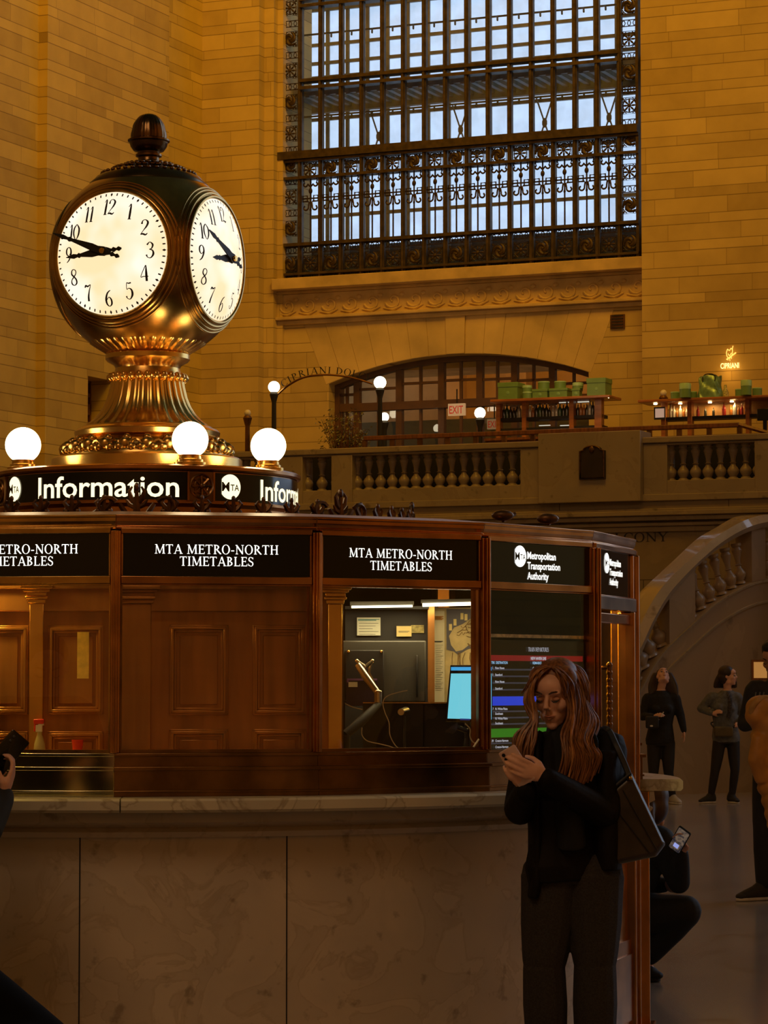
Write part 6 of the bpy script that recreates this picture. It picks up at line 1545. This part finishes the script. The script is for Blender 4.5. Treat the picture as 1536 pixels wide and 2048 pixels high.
# ---- visitor in the denim jacket
Yb = 35.6
denim = cloth('grey_denim', (.13, .135, .14), .2, .85, scale=30)
J = dict(head=pj(1457, 1352, Yb), neck=pj(1455, 1378, Yb + .02), chest=pj(1448, 1412, Yb), pelvis=pj(1452, 1474, Yb), shL=pj(1474, 1394, Yb), shR=pj(1424, 1394, Yb), elL=pj(1483, 1430, Yb + .1), elR=pj(1402, 1417, Yb + .05), wrL=pj(1480, 1446, Yb - .1), wrR=pj(1424, 1427, Yb - .10),
         haL=pj(1474, 1450, Yb - .2), haR=pj(1433, 1424, Yb - .14), hipL=pj(1466, 1486, Yb), hipR=pj(1439, 1486, Yb), knL=pj(1470, 1540, Yb - .05), knR=pj(1430, 1542, Yb - .05), anL=pj(1464, 1594, Yb), anR=pj(1422, 1594, Yb), toL=pj(1476, 1603, Yb - .1), toR=pj(1399, 1603, Yb - .08))
for k in ('anL', 'anR'): J[k].z = .10
for k in ('toL', 'toR'): J[k].z = .02
mats = dict(hair=hairb, top=denim, topname='denim_jacket', pants=cloth('black_jeans', (.016, .012, .010)), shoe=cloth('black_trainer', (.02, .02, .02)), sole=cloth('white_sole', (.62, .58, .5)))
t2, b2, F2, J2 = person('person', 'person in grey denim jacket with dark shoulder-length hair, hand on hip, head turned aside', J, mats, 1.0, .012, hfwd=(.92, -.35, 0), leg_w=.86, curlR=.6, jac=.98)
mb = MB(); c = J2['head']; hair_cap(mb, c, F2, 1.0, 1.08)
for k in range(18):
    a = 1.9 + 3.0 * k / 17; o_ = F2 @ Vector((cos(a) * .085, sin(a) * .085 - .03, 0)); mb.tube(crom([c + o_ * .7 + Vector((0, 0, .05)), c + o_ * 1.25 + Vector((0, 0, -.06)), c + o_ * 1.5 + Vector((0, 0, -.15))], 4), [.03, .034, .036, .036, .034, .032, .03, .026, .02], 8)
remesh(mb, 'hair', hairb, t2, .010, 3)
bg = thing('belt_bag', 'olive brown crossbody bag at the waist of the denim-jacketed visitor', 'bag', pj(1447, 1476, Yb - .2))
rs = []; 
m = MB(); a = pj(1428, 1474, Yb - .22); b = pj(1467, 1453, Yb - .22); m.box((a.x, Yb - .22, a.z), (b.x, Yb - .14, b.z)); m.build('pouch', cloth('olive_leather', (.10, .075, .035), .3, .35), bg, bevel=.02)
m = MB(); m.tube(crom([pj(1428, 1455, Yb - .2), pj(1422, 1447, Yb - .05), pj(1426, 1444, Yb + .1)], 5), .010, 5); m.tube(crom([pj(1467, 1455, Yb - .2), pj(1474, 1448, Yb - .05), pj(1470, 1444, Yb + .1)], 5), .010, 5); m.build('strap', M['black_m'], bg)
m = MB(); a = pj(1455, 1412, Yb - .15)
m.tube(crom([pj(1456, 1384, Yb - .10), pj(1460, 1400, Yb - .16), pj(1459, 1424, Yb - .16), pj(1456, 1436, Yb - .15)], 5), [(.03, .012)] * 16, 8); m.build('patterned_scarf', cloth('pattern_scarf', (.05, .04, .035), .8, .8, scale=60), t2)
# ---- man with the amber coat over his arm, cut by the picture edge
Ym = 19.8; s = 1.03
J = dict(head=pj(1548, 1316, Ym), neck=pj(1556, 1352, Ym), chest=pj(1560, 1425, Ym), pelvis=pj(1560, 1535, Ym), shL=pj(1612, 1378, Ym + .05), shR=pj(1512, 1378, Ym - .05), elL=pj(1640, 1460, Ym), elR=pj(1490, 1448, Ym - .05), wrL=pj(1600, 1470, Ym - .28), wrR=pj(1528, 1440, Ym - .32),
         haL=pj(1580, 1462, Ym - .36), haR=pj(1545, 1432, Ym - .36), hipL=pj(1582, 1550, Ym), hipR=pj(1538, 1550, Ym), knL=pj(1592, 1660, Ym - .05), knR=pj(1528, 1655, Ym - .06), anL=pj(1600, 1765, Ym), anR=pj(1528, 1768, Ym), toL=pj(1590, 1795, Ym - .25), toR=pj(1474, 1795, Ym - .12))
for k in ('anL', 'anR'): J[k].z = .10
for k in ('toL', 'toR'): J[k].z = .02
hairm = cloth('black_hair', (.012, .009, .008), .3, .6)
mats = dict(hair=hairm, top=cloth('black_jacket', (.012, .012, .013)), topname='jacket', pants=cloth('black_trousers', (.008, .008, .008)), shoe=cloth('black_suede', (.02, .018, .016)), sole=cloth('cream_sole', (.55, .50, .42)))
tm, bm_, Fm, Jm = person('person', 'person in black jacket and trousers looking down, cut off by the picture edge', J, mats, s, .010, sexf=False, hfwd=(-.45, -.8, -.45), eyes='closed', leg_w=1.12, bodyskin=M['skin2'])
mb = MB(); c = Jm['head']; L = lambda x, y, z: c + Fm @ Vector((x * s, y * s, z * s))
mb.ell(L(0, -.028, .058), (.084, .096, .074), 20, 14, Fm); mb.ell(L(0, -.055, .01), (.078, .066, .07), 16, 10, Fm); mb.ell(L(0, .03, .10), (.06, .055, .035), 14, 10, Fm); remesh(mb, 'hair', hairm, tm, .006, 2)
m = MB()
for k in range(3): m.tube([pj(1512 + k * 8, 1384, Ym - .19), pj(1506 + k * 7, 1420, Ym - .19)], .005, 5)
m.build('jacket_stripe', cloth('grey_piping', (.12, .12, .11)), tm)
sq = Jm['toR']; an = Jm['anR']
m = MB(); d_ = (sq - an); d_.z = 0; d_.normalize(); 
for f in (.02, .05, .08): m.tube([an + d_ * f + Vector((0, -.045, .0 - f * .4)), an + d_ * (f + .01) + Vector((0, .045, .0 - f * .4))], .006, 5)
m.build('laces', mats['shoe'], tm)
m = MB(); p = an + Vector((-.02, -.052, -.035)); m.tube(crom([p + d_ * -.03 + Vector((0, 0, .02)), p + d_ * .0 + Vector((0, 0, -.01)), p + d_ * -.09 + Vector((0, 0, .012))], 5), [.002, .003, .006, .008, .007, .006, .005, .004, .003, .002, .001], 5); m.build('swoosh_mark', cloth('cream_mark', (.5, .46, .4)), tm)
ct = thing('coat', 'amber puffer coat with hood held against the black-jacketed person', 'coat', pj(1530, 1670, Ym - .4))
mb = MB(); Yc = Ym - .36
def pc(x, y, dy=0): return at(x, y, Yc + dy)
mb.ell(pc(1522, 1416), (.11, .10, .09), 14, 10); mb.ell(pc(1512, 1432, -.03), (.08, .08, .07), 14, 10)
for i, (x, y, a, h_) in enumerate(((1535, 1445, .13, .07), (1534, 1472, .12, .065), (1535, 1498, .12, .065), (1537, 1524, .12, .065), (1540, 1550, .115, .065), (1542, 1576, .10, .065), (1546, 1602, .085, .065), (1548, 1628, .07, .06), (1549, 1650, .055, .05))): mb.ell(pc(x, y), (a, .09, h_), 16, 10)
mb.tube([pc(1530, 1440), pc(1550, 1530), pc(1549, 1660)], [.1, .09, .04], 12)
mb.tube([pc(1518, 1470, -.07), pc(1512, 1520, -.07), pc(1524, 1565, -.05)], [.05, .06, .045], 12)
remesh(mb, 'quilted_shell', cloth('amber_nylon', (.46, .20, .035), .2, .5, bump=.3, bscale=25), ct, .010, 22)
mb = MB(); mb.tube(crom([pc(1506, 1440, -.05), pc(1503, 1420, -.08), pc(1513, 1403, -.08), pc(1528, 1396, -.04), pc(1542, 1398, -.02)], 6), [.022] * 25, 10); remesh(mb, 'hood_trim', cloth('tan_fleece', (.40, .22, .07), .35, .9, bump=.5, bscale=80), ct, .008, 1)
# glowing panel standing in for the lit doorway beside the man
dg_ = thing('doorway_glow', 'small glowing amber panel standing in for a lit doorway beside the black-jacketed person', 'panel', at(1521, 1355, 38.0)); m = MB(); a = at(1508, 1356, 38.0); b = at(1534, 1324, 38.0); m.box((a.x, 38.0, a.z), (b.x, 38.1, b.z)); m.build('panel', glow('amber_panel', (.75, .33, .08), .5), dg_)
m = MB(); m.box((a.x - .03, 38.02, a.z - .03), (b.x + .03, 38.12, b.z + .03)); m.build('frame', M['wood_dk'], dg_)
# ---- crouching person with the phone
Yk = 14.45; s = 1.0
J = dict(head=pj(1302, 1612, Yk + .05), neck=pj(1285, 1652, Yk), chest=pj(1275, 1705, Yk), pelvis=pj(1240, 1850, Yk + .15), shL=pj(1322, 1680, Yk - .1), shR=pj(1232, 1690, Yk + .15), elL=pj(1358, 1765, Yk - .15), elR=pj(1262, 1770, Yk + .15), wrL=pj(1362, 1706, Yk - .25), wrR=pj(1330, 1770, Yk + .1),
         haL=pj(1360, 1688, Yk - .28), haR=pj(1348, 1775, Yk), hipL=pj(1262, 1835, Yk - .02), hipR=pj(1225, 1835, Yk + .22), knL=pj(1372, 1822, Yk - .12), knR=pj(1335, 1835, Yk + .3), anL=pj(1285, 1920, Yk), anR=pj(1250, 1915, Yk + .3), toL=pj(1318, 1946, Yk - .05), toR=pj(1290, 1930, Yk + .28))
for k in ('anL', 'anR'): J[k].z = .10
for k in ('toL', 'toR'): J[k].z = .02
hairk = cloth('chestnut_hair', (.05, .022, .010), .3, .5)
mats = dict(hair=hairk, top=cloth('black_hoodie', (.006, .006, .006)), topname='hoodie', pants=cloth('black_denim', (.006, .006, .006)), shoe=cloth('black_shoe', (.008, .008, .008)), sole=cloth('black_rubber', (.01, .01, .01)))
tk, bk, Fk, Jk = person('person', 'person in black crouching on the floor behind the leather tote, holding up a phone', J, mats, s, .009, fwd=(.75, -.6, 0), hfwd=(.10, .95, -.15), eyes='closed', jac=1.05, torso_w=.95, leg_w=1.2, palmL=(-.3, -1, 0), pants_end=.85)
mb = MB(); c = Jk['head']; hair_cap(mb, c, Fk, 1.0, 1.08)
for k in range(14):
    a = 1.8 + 2.8 * k / 13; o_ = Fk @ Vector((cos(a) * .085, sin(a) * .085 - .03, 0)); mb.tube(crom([c + o_ * .6 + Vector((0, 0, .05)), c + o_ * 1.3 + Vector((0, 0, -.06)), c + o_ * 1.3 + Vector((0, 0, -.2))], 4), [.036] * 9, 8)
remesh(mb, 'hair', hairk, tk, .008, 3)
mb = MB(); rnd = random.Random(9)
for i in range(46):
    f = i / 45; x = 1305 + 85 * f; y = 1868 - 6 * f - 26 * f * f; p = pj(x, y - 6, Yk - .10); 
    q = p + Vector((rnd.uniform(-.004, .012), -.01, -.028 - rnd.random() * .02)); m_ = mb.tube([p, p.lerp(q, .5), q], [.005, .003, .001], 4)
mb.build('frayed_edge', mats['pants'], tk)
ph = thing('phone', 'black-cased phone with lit screen held by the crouching person', 'phone', pj(1358, 1700, Yk - .3))
def slab(m, c, r, u, n, w, h, d, k=6):
    pts = []
    for sx, sy, a0 in ((1, 1, 0), (-1, 1, 90), (-1, -1, 180), (1, -1, 270)):
        for i in range(k + 1): a = R(a0 + 90 * i / k); rr = .18 * w; pts.append(((w - rr) * sx + rr * cos(a), (h - rr) * sy + rr * sin(a)))
    m.rings([[c + r * (x * q) + u * (y * q) + n * z for x, y in pts] for q, z in ((.96, -d), (1, -d * .6), (1, d * .6), (.96, d))])
c = pj(1359, 1680, Yk - .32); u = (pj(1368, 1665, Yk - .32) - pj(1348, 1700, Yk - .25)).normalized(); n_ = Vector((-.1, -.95, .3)); n_ = (n_ - u * n_.dot(u)).normalized(); r_ = u.cross(n_).normalized()
m = MB(); slab(m, c, r_, u, n_, .036, .072, .005); m.build('case', M['black'], ph)
m = MB(); slab(m, c + n_ * .0052, r_, u, n_, .031, .066, .0006); m.build('screen', glow('phone_screen', (.22, .15, .10), .6, c2=(.02, .02, .03), scale=60), ph)
m = MB(); slab(m, c + n_ * .0062 - u * .035, r_, u, n_, .014, .012, .0004); m.build('bright_patch', glow('phone_patch', (.35, .40, .85), .8), ph)
# ---- person at the counter beyond the picture edge: hands and phone reach in
Yl = 9.7; s = 1.04
J = dict(head=pj(-150, 1330, Yl), neck=pj(-160, 1390, Yl), chest=pj(-165, 1480, Yl), pelvis=pj(-170, 1720, Yl), shL=pj(-65, 1440, Yl + .02), shR=pj(-265, 1440, Yl - .02), elL=pj(-28, 1660, Yl - .12), elR=pj(-240, 1640, Yl - .1), wrL=pj(8, 1592, Yl - .02), wrR=pj(-70, 1580, Yl + .05),
         haL=pj(30, 1530, Yl + .0), haR=pj(-30, 1555, Yl + .1), hipL=pj(-125, 1740, Yl), hipR=pj(-215, 1740, Yl), knL=pj(-115, 1960, Yl - .05), knR=pj(-225, 1960, Yl - .05), anL=pj(-110, 2170, Yl), anR=pj(-230, 2170, Yl), toL=pj(-90, 2200, Yl + .2), toR=pj(-230, 2200, Yl + .22))
for k in ('anL', 'anR'): J[k].z = .10
for k in ('toL', 'toR'): J[k].z = .02
mats = dict(hair=hairm, top=cloth('black_coat', (.007, .007, .007)), topname='coat', pants=cloth('dark_jeans', (.012, .012, .016)), shoe=cloth('dark_boot', (.01, .01, .01)), sole=cloth('boot_sole', (.02, .02, .02)))
tl_, bl, Fl, Jl = person('person', 'person in black at the counter edge, only hands and phone reaching into view', J, mats, s, .008, sexf=False, fwd=(.25, 1, 0), hfwd=(.4, .8, -.4), eyes='closed', jac=1.0, palmL=(-.35, .2, .9), curlL=.75)
mb = MB(); c = Jl['head']; mb.ell(c + Fl @ Vector((0, -.03, .05)), (.086, .098, .08), 18, 12, Fl); remesh(mb, 'hair', hairm, tl_, .008, 2)
ph = thing('phone', 'black phone tilted in the hands at the counter edge beside the spray bottle', 'phone', pj(22, 1505, Yl))
c = pj(14, 1506, Yl + .03); u = (pj(52, 1468, Yl) - pj(8, 1520, Yl)).normalized(); n_ = Vector((.3, -.9, .25)); n_ = (n_ - u * n_.dot(u)).normalized(); r_ = u.cross(n_).normalized()
m = MB(); slab(m, c, r_, u, n_, .038, .076, .0055); m.build('case', M['black'], ph)
m = MB(); m.ell(c + u * .058 + n_ * .006 - r_ * .018, .006, 10, 6); m.ell(c + u * .040 + n_ * .006 - r_ * .018, .006, 10, 6); m.build('camera_lens', M['grey_dk'], ph)
# dark case standing in the near corner
bgx = thing('rolling_suitcase', 'black soft suitcase close to the lens in the bottom corner below the counter', 'suitcase', at(-60, 2120, 7.6))
cb = at(-20, 2075, 7.0); zt_s = cb.z
mb = MB(); mb.box((cb.x - .32, 6.85, .06), (cb.x + .13, 7.15, at(60, 2040, 7.0).z)); mb.tube([at(-250, 1905, 7.0), at(-47, 1995, 7.0), at(83, 2105, 7.0), at(150, 2200, 7.0)], .09, 14); remesh(mb, 'shell', pm('dull_black', (.003, .003, .003), .9, spec=.1), bgx, .012, 10)
for dx in (-.28, .09):
    m = MB(); q = Vector((cb.x + dx, 7.0, .03)); m.tube([q - Vector((.015, 0, 0)), q + Vector((.015, 0, 0))], .03, 14); m.build('wheel', M['black'], bgx)
# ---- the woman at the counter
Yw = 10.62; s = 1.0
J = dict(head=pj(1112, 1388, Yw - .02), neck=pj(1128, 1452, Yw + .03), chest=pj(1142, 1555, Yw + .01), pelvis=pj(1146, 1728, Yw), shL=pj(1212, 1494, Yw + .06), shR=pj(1068, 1502, Yw - .02), elL=pj(1208, 1626, Yw - .10), elR=pj(1040, 1618, Yw - .08), wrL=pj(1090, 1556, Yw - .30), wrR=pj(1052, 1578, Yw - .27),
         haL=pj(1050, 1538, Yw - .32), haR=pj(1030, 1545, Yw - .30), hipL=pj(1187, 1770, Yw), hipR=pj(1103, 1770, Yw), knL=pj(1190, 1930, Yw - .03), knR=pj(1088, 1932, Yw - .03), anL=pj(1190, 2110, Yw), anR=pj(1094, 2110, Yw), toL=pj(1200, 2160, Yw - .16), toR=pj(1070, 2160, Yw - .16))
for k in ('anL', 'anR'): J[k].z = .10
for k in ('toL', 'toR'): J[k].z = .02
hairw = pm('auburn_hair', (.19, .072, .020), .42, 0, var=.45, scale=5, stretch=(20, 20, 2), spec=.4)
hairl = pm('light_auburn_hair', (.40, .18, .06), .4, 0, var=.35, scale=5, stretch=(20, 20, 2), spec=.4)
leather = pm('black_leather', (.010, .008, .007), .6, 0, var=.3, bump=.4, bscale=22, spec=.10)
wool = pm('charcoal_wool', (.026, .021, .016), .9, 0, var=.35, scale=160, bump=.3, bscale=260)
mats = dict(hair=pm('brow_brown', (.05, .02, .01), .6), top=leather, topname='leather_jacket', pants=wool, shoe=cloth('black_boot', (.008, .008, .008), rough=.4), sole=cloth('dark_sole', (.02, .02, .02)))
hf = Vector((-.40, -.84, -.30))
tw, bw, Fw, Jw = person('person', 'person with long auburn hair and black leather jacket, looking at a phone by the counter', J, mats, s, .0045, fwd=(-.28, -.96, 0), hfwd=hf, eyes='closed', jac=1.10, torso_w=.94, leg_w=1.16, flare=1.25, curlL=.30, curlR=.55, palmL=(.1, 1, .05), palmR=(.25, 1, .1), th=(-1, -1), loc=at(1142, 2100, Yw).xy.to_3d(), pants_end=1.0)
# eyelids
m = MB(); Lh = lambda x, y, z: Jw['head'] + Fw @ Vector((x, y, z))
for q in (-1, 1): m.ell(Lh(q * .031, .0775, .006), (.0145, .0125, .0095), 14, 10, Fw)
m.build('eyelid', pm('eyelid_skin', (.50, .24, .15), .5), bw)
# roll neck and sweater front
mb = MB(); limb(mb, [Jw['chest'] + Vector((-.01, -.06, 0)), Jw['chest'].lerp(Jw['neck'], .6) + Vector((-.01, -.04, 0)), Jw['neck'] + Vector((-.004, 0, .005)), Jw['neck'].lerp(Jw['head'], .30)], [(.11, .09), (.085, .075), (.064, .060), (.062, .056)], 20)
mb.tube([Jw['chest'] + Vector((-.01, -.07, .02)), pj(1138, 1640, Yw - .07), pj(1140, 1692, Yw - .06)], [(.12, .06), (.115, .055), (.12, .06)], 16)
remesh(mb, 'sweater', cloth('black_rollneck', (.006, .006, .006), rough=.95), tw, .006, 4)
# jacket front edges and hem
mb = MB()
def jpanel(mb, rows):
    rs = []
    for py, x0, x1, d0, d1 in rows:
        A, B = at(x0, py, Yw), at(x1, py, Yw); cx = (A + B) / 2; hw_ = (B.x - A.x) / 2; hd = (d1 - d0) / 2; cx.y = Yw + (d0 + d1) / 2
        rs.append([cx + Vector((hw_ * cos(k * pi / 10), hd * sin(k * pi / 10), 0)) for k in range(20)])
    mb.rings(rs)
jpanel(mb, [(1490, 1056, 1092, -.12, .08), (1540, 1050, 1090, -.15, .10), (1600, 1052, 1088, -.15, .12), (1660, 1056, 1086, -.15, .13), (1720, 1056, 1086, -.14, .13), (1770, 1052, 1086, -.14, .13), (1793, 1050, 1080, -.13, .12)])
jpanel(mb, [(1500, 1180, 1240, -.12, .12), (1600, 1178, 1240, -.14, .14), (1680, 1180, 1244, -.13, .14), (1738, 1184, 1244, -.12, .14)])
remesh(mb, 'jacket_front', leather, tw, .007, 4)
mb = MB(); mb.tube(crom([pj(1082, 1470, Yw - .08), pj(1076, 1500, Yw - .13), pj(1080, 1535, Yw - .14)], 5), [(.012, .03)] * 11, 10); mb.tube(crom([pj(1170, 1462, Yw - .04), pj(1188, 1490, Yw - .10), pj(1180, 1535, Yw - .13)], 5), [(.012, .034)] * 11, 10); remesh(mb, 'lapels', leather, tw, .006, 3)
# hair
mb = MB(); c = Jw['head']; L = lambda x, y, z: c + Fw @ Vector((x, y, z))
mb.ell(L(0, -.030, .046), (.086, .094, .084), 24, 16, Fw); mb.ell(L(0, -.055, -.02), (.086, .07, .10), 20, 14, Fw)
mb.ell(L(.05, .012, .062), (.045, .05, .05), 14, 10, Fw); mb.ell(L(-.05, .012, .062), (.045, .05, .05), 14, 10, Fw)
hc_ = remesh(mb, 'hair', hairw, tw, .006, 3)
rnd = random.Random(21)
def strands(guides, N, mat, wob=.010, rr=.0075, name='hair_lock', depth=.03):
    m = MB()
    for i in range(N):
        g = rnd.uniform(0, len(guides) - 1.001); a = int(g); f = g - a; ph = rnd.uniform(0, 6.28); fq = rnd.uniform(1.3, 2.1); am = rnd.uniform(2, 5.5); jx, jz = rnd.gauss(0, 3.4), rnd.gauss(0, 5); dy = rnd.uniform(-depth, depth); n = len(guides[0])
        pts = []
        for k in range(n):
            A, B = guides[a][k], guides[a + 1][k]; x = A[0] + (B[0] - A[0]) * f; y = A[1] + (B[1] - A[1]) * f; d = A[2] + (B[2] - A[2]) * f; w = k / (n - 1)
            pts.append(at(x + jx * (.25 + w) + am * w * sin(ph + k * fq), y + jz * w, Yw + d + dy * min(1, .25 + w)))
        P_ = crom(pts, 5); M_ = len(P_); r0 = rr * rnd.uniform(.6, 1.25)
        m.tube(P_, [(r0 * (.55 + .6 * sin(pi * min(1, .15 + .85 * k / (M_ - 1)))) * (1 if k < M_ * .8 else (M_ - k) / (M_ * .2) + .08), r0 * .6) for k in range(M_)], 6)
    return m.build(name, mat, hc_)
# image left fall, outer to inner
gl_ = [[(1094, 1338, -.02), (1062, 1370, -.04), (1050, 1405, -.06), (1066, 1440, -.09), (1034, 1472, -.10), (1031, 1510, -.12), (1040, 1545, -.12)],
       [(1098, 1336, -.05), (1068, 1366, -.08), (1061, 1405, -.09), (1072, 1440, -.11), (1052, 1475, -.13), (1046, 1512, -.14), (1058, 1550, -.13)],
       [(1102, 1334, -.06), (1072, 1360, -.10), (1066, 1392, -.10), (1072, 1432, -.11), (1074, 1475, -.14), (1068, 1510, -.15), (1076, 1535, -.14)]]
strands(gl_, 95, hairw, rr=.0058); strands(gl_, 34, hairl, rr=.0045)
gr_ = [[(1106, 1334, -.07), (1122, 1356, -.10), (1132, 1395, -.09), (1138, 1432, -.10), (1126, 1470, -.14), (1130, 1515, -.17), (1118, 1556, -.17)],
       [(1112, 1331, -.05), (1140, 1356, -.08), (1152, 1400, -.07), (1150, 1440, -.10), (1146, 1480, -.15), (1152, 1520, -.17), (1142, 1566, -.17)],
       [(1120, 1329, -.02), (1156, 1356, -.02), (1168, 1402, -.03), (1176, 1442, -.07), (1164, 1482, -.13), (1178, 1520, -.15), (1164, 1566, -.15)],
       [(1126, 1329, .03), (1162, 1362, .04), (1176, 1412, .03), (1196, 1448, -.02), (1182, 1484, -.09), (1196, 1512, -.12), (1186, 1548, -.12)]]
strands(gr_, 190, hairw, rr=.0058); strands(gr_, 62, hairl, rr=.0045)
# crown strands from the parting
cr_ = [[(1104, 1334, -.08), (1092, 1337, -.09), (1080, 1346, -.10), (1070, 1362, -.09), (1064, 1385, -.06)], [(1108, 1329, -.02), (1094, 1331, -.02), (1078, 1341, -.03), (1064, 1362, -.02), (1056, 1390, .0)]]
strands(cr_, 44, hairw, rr=.005, depth=.012); strands(cr_, 14, hairl, rr=.004, depth=.014)
cr_ = [[(1105, 1335, -.09), (1114, 1340, -.10), (1124, 1352, -.105), (1132, 1372, -.10), (1136, 1398, -.085)], [(1112, 1328, -.02), (1130, 1330, -.03), (1148, 1342, -.03), (1160, 1364, -.03), (1166, 1395, -.02)]]
strands(cr_, 120, hairw, rr=.005, depth=.03); cr_.append([(1122, 1327, .03), (1142, 1330, .04), (1160, 1344, .05), (1170, 1370, .05), (1174, 1402, .04)]); strands(cr_[1:], 90, hairw, rr=.006, depth=.04); strands(cr_, 22, hairl, rr=.004, depth=.022)
# phone in her hands
ph = thing('phone', 'pale pink phone held in both hands of the auburn-haired person', 'phone', pj(1032, 1530, Yw - .29))
u = Vector((-.50, -.05, .80)).normalized(); n_ = Vector((-.35, -.90, -.28)); n_ = (n_ - u * n_.dot(u)).normalized(); r_ = u.cross(n_).normalized()
c = pj(1034, 1532, Yw - .305)
m = MB(); slab(m, c, r_, u, n_, .0365, .073, .005, 8); m.build('case', pm('pink_case', (.66, .45, .40), .4, var=.05), ph)
m = MB(); slab(m, c - n_ * .0053, r_, u, n_, .033, .069, .0005, 8); m.build('screen', glow('her_screen', (.35, .38, .45), .35), ph)
for a_, b_ in ((.058, .020), (.040, .020)):
    m = MB(); q = c + u * a_ - r_ * b_ * (1 if r_.x > 0 else -1); m.tube([q + n_ * .004, q + n_ * .0075], .0068, 14); m.build('camera_lens', M['black'], ph)
# tote bag
tb = thing('tote_bag', 'large dark leather tote bag hanging from a shoulder by long straps', 'bag', pj(1265, 1730, Yw))
bagm = pm('worn_leather', (.030, .019, .012), .36, 0, var=.45, scale=7, bump=.25, bscale=30)
fr = [(1206, 1592), (1262, 1545), (1330, 1688), (1312, 1712), (1216, 1732)]
rs = []
def bgp(x, y, dy): return at(x, y, Yw + dy)
cx_, cy_ = 1262, 1655
loops = []
for t_, dy in ((.90, -.10), (1.0, -.085), (1.02, -.02), (1.02, .05), (1.0, .10), (.90, .115)):
    pts = [( (x - cx_) * t_ + cx_, (y - cy_) * t_ + cy_) for x, y in fr]; loops.append([bgp(x, y, dy) for x, y in pts])
m = MB(); m.rings(loops); bd_ = m.build('bag_body', bagm, tb, bevel=.006)
m = MB(); m.tube([bgp(1206, 1592, -.10), bgp(1262, 1546, -.10)], .006, 6); m.tube([bgp(1220, 1602, -.105), bgp(1300, 1706, -.112)], .003, 5); m.tube([bgp(1246, 1580, -.108), bgp(1314, 1700, -.112)], .003, 5); m.build('seam', M['black_m'], tb)
for off, dy in ((0, -.10), (6, .06)):
    m = MB(); m.tube(crom([bgp(1260 - off, 1560, dy), bgp(1252, 1535, dy + .01), bgp(1232, 1490, dy + .03), bgp(1218, 1462, .02), bgp(1204, 1458, .06), bgp(1196, 1480, .12), bgp(1205, 1540, .14), bgp(1216, 1600, .12)], 6), [(.007, .012)] * 43, 8); m.build('strap', M['black_m'], tb)
m = MB()
for x, y in ((1260, 1556), (1222, 1592)): m.ell(bgp(x, y, -.112), .009, 10, 8)
m.build('ring', M['brass_dk'], tb)
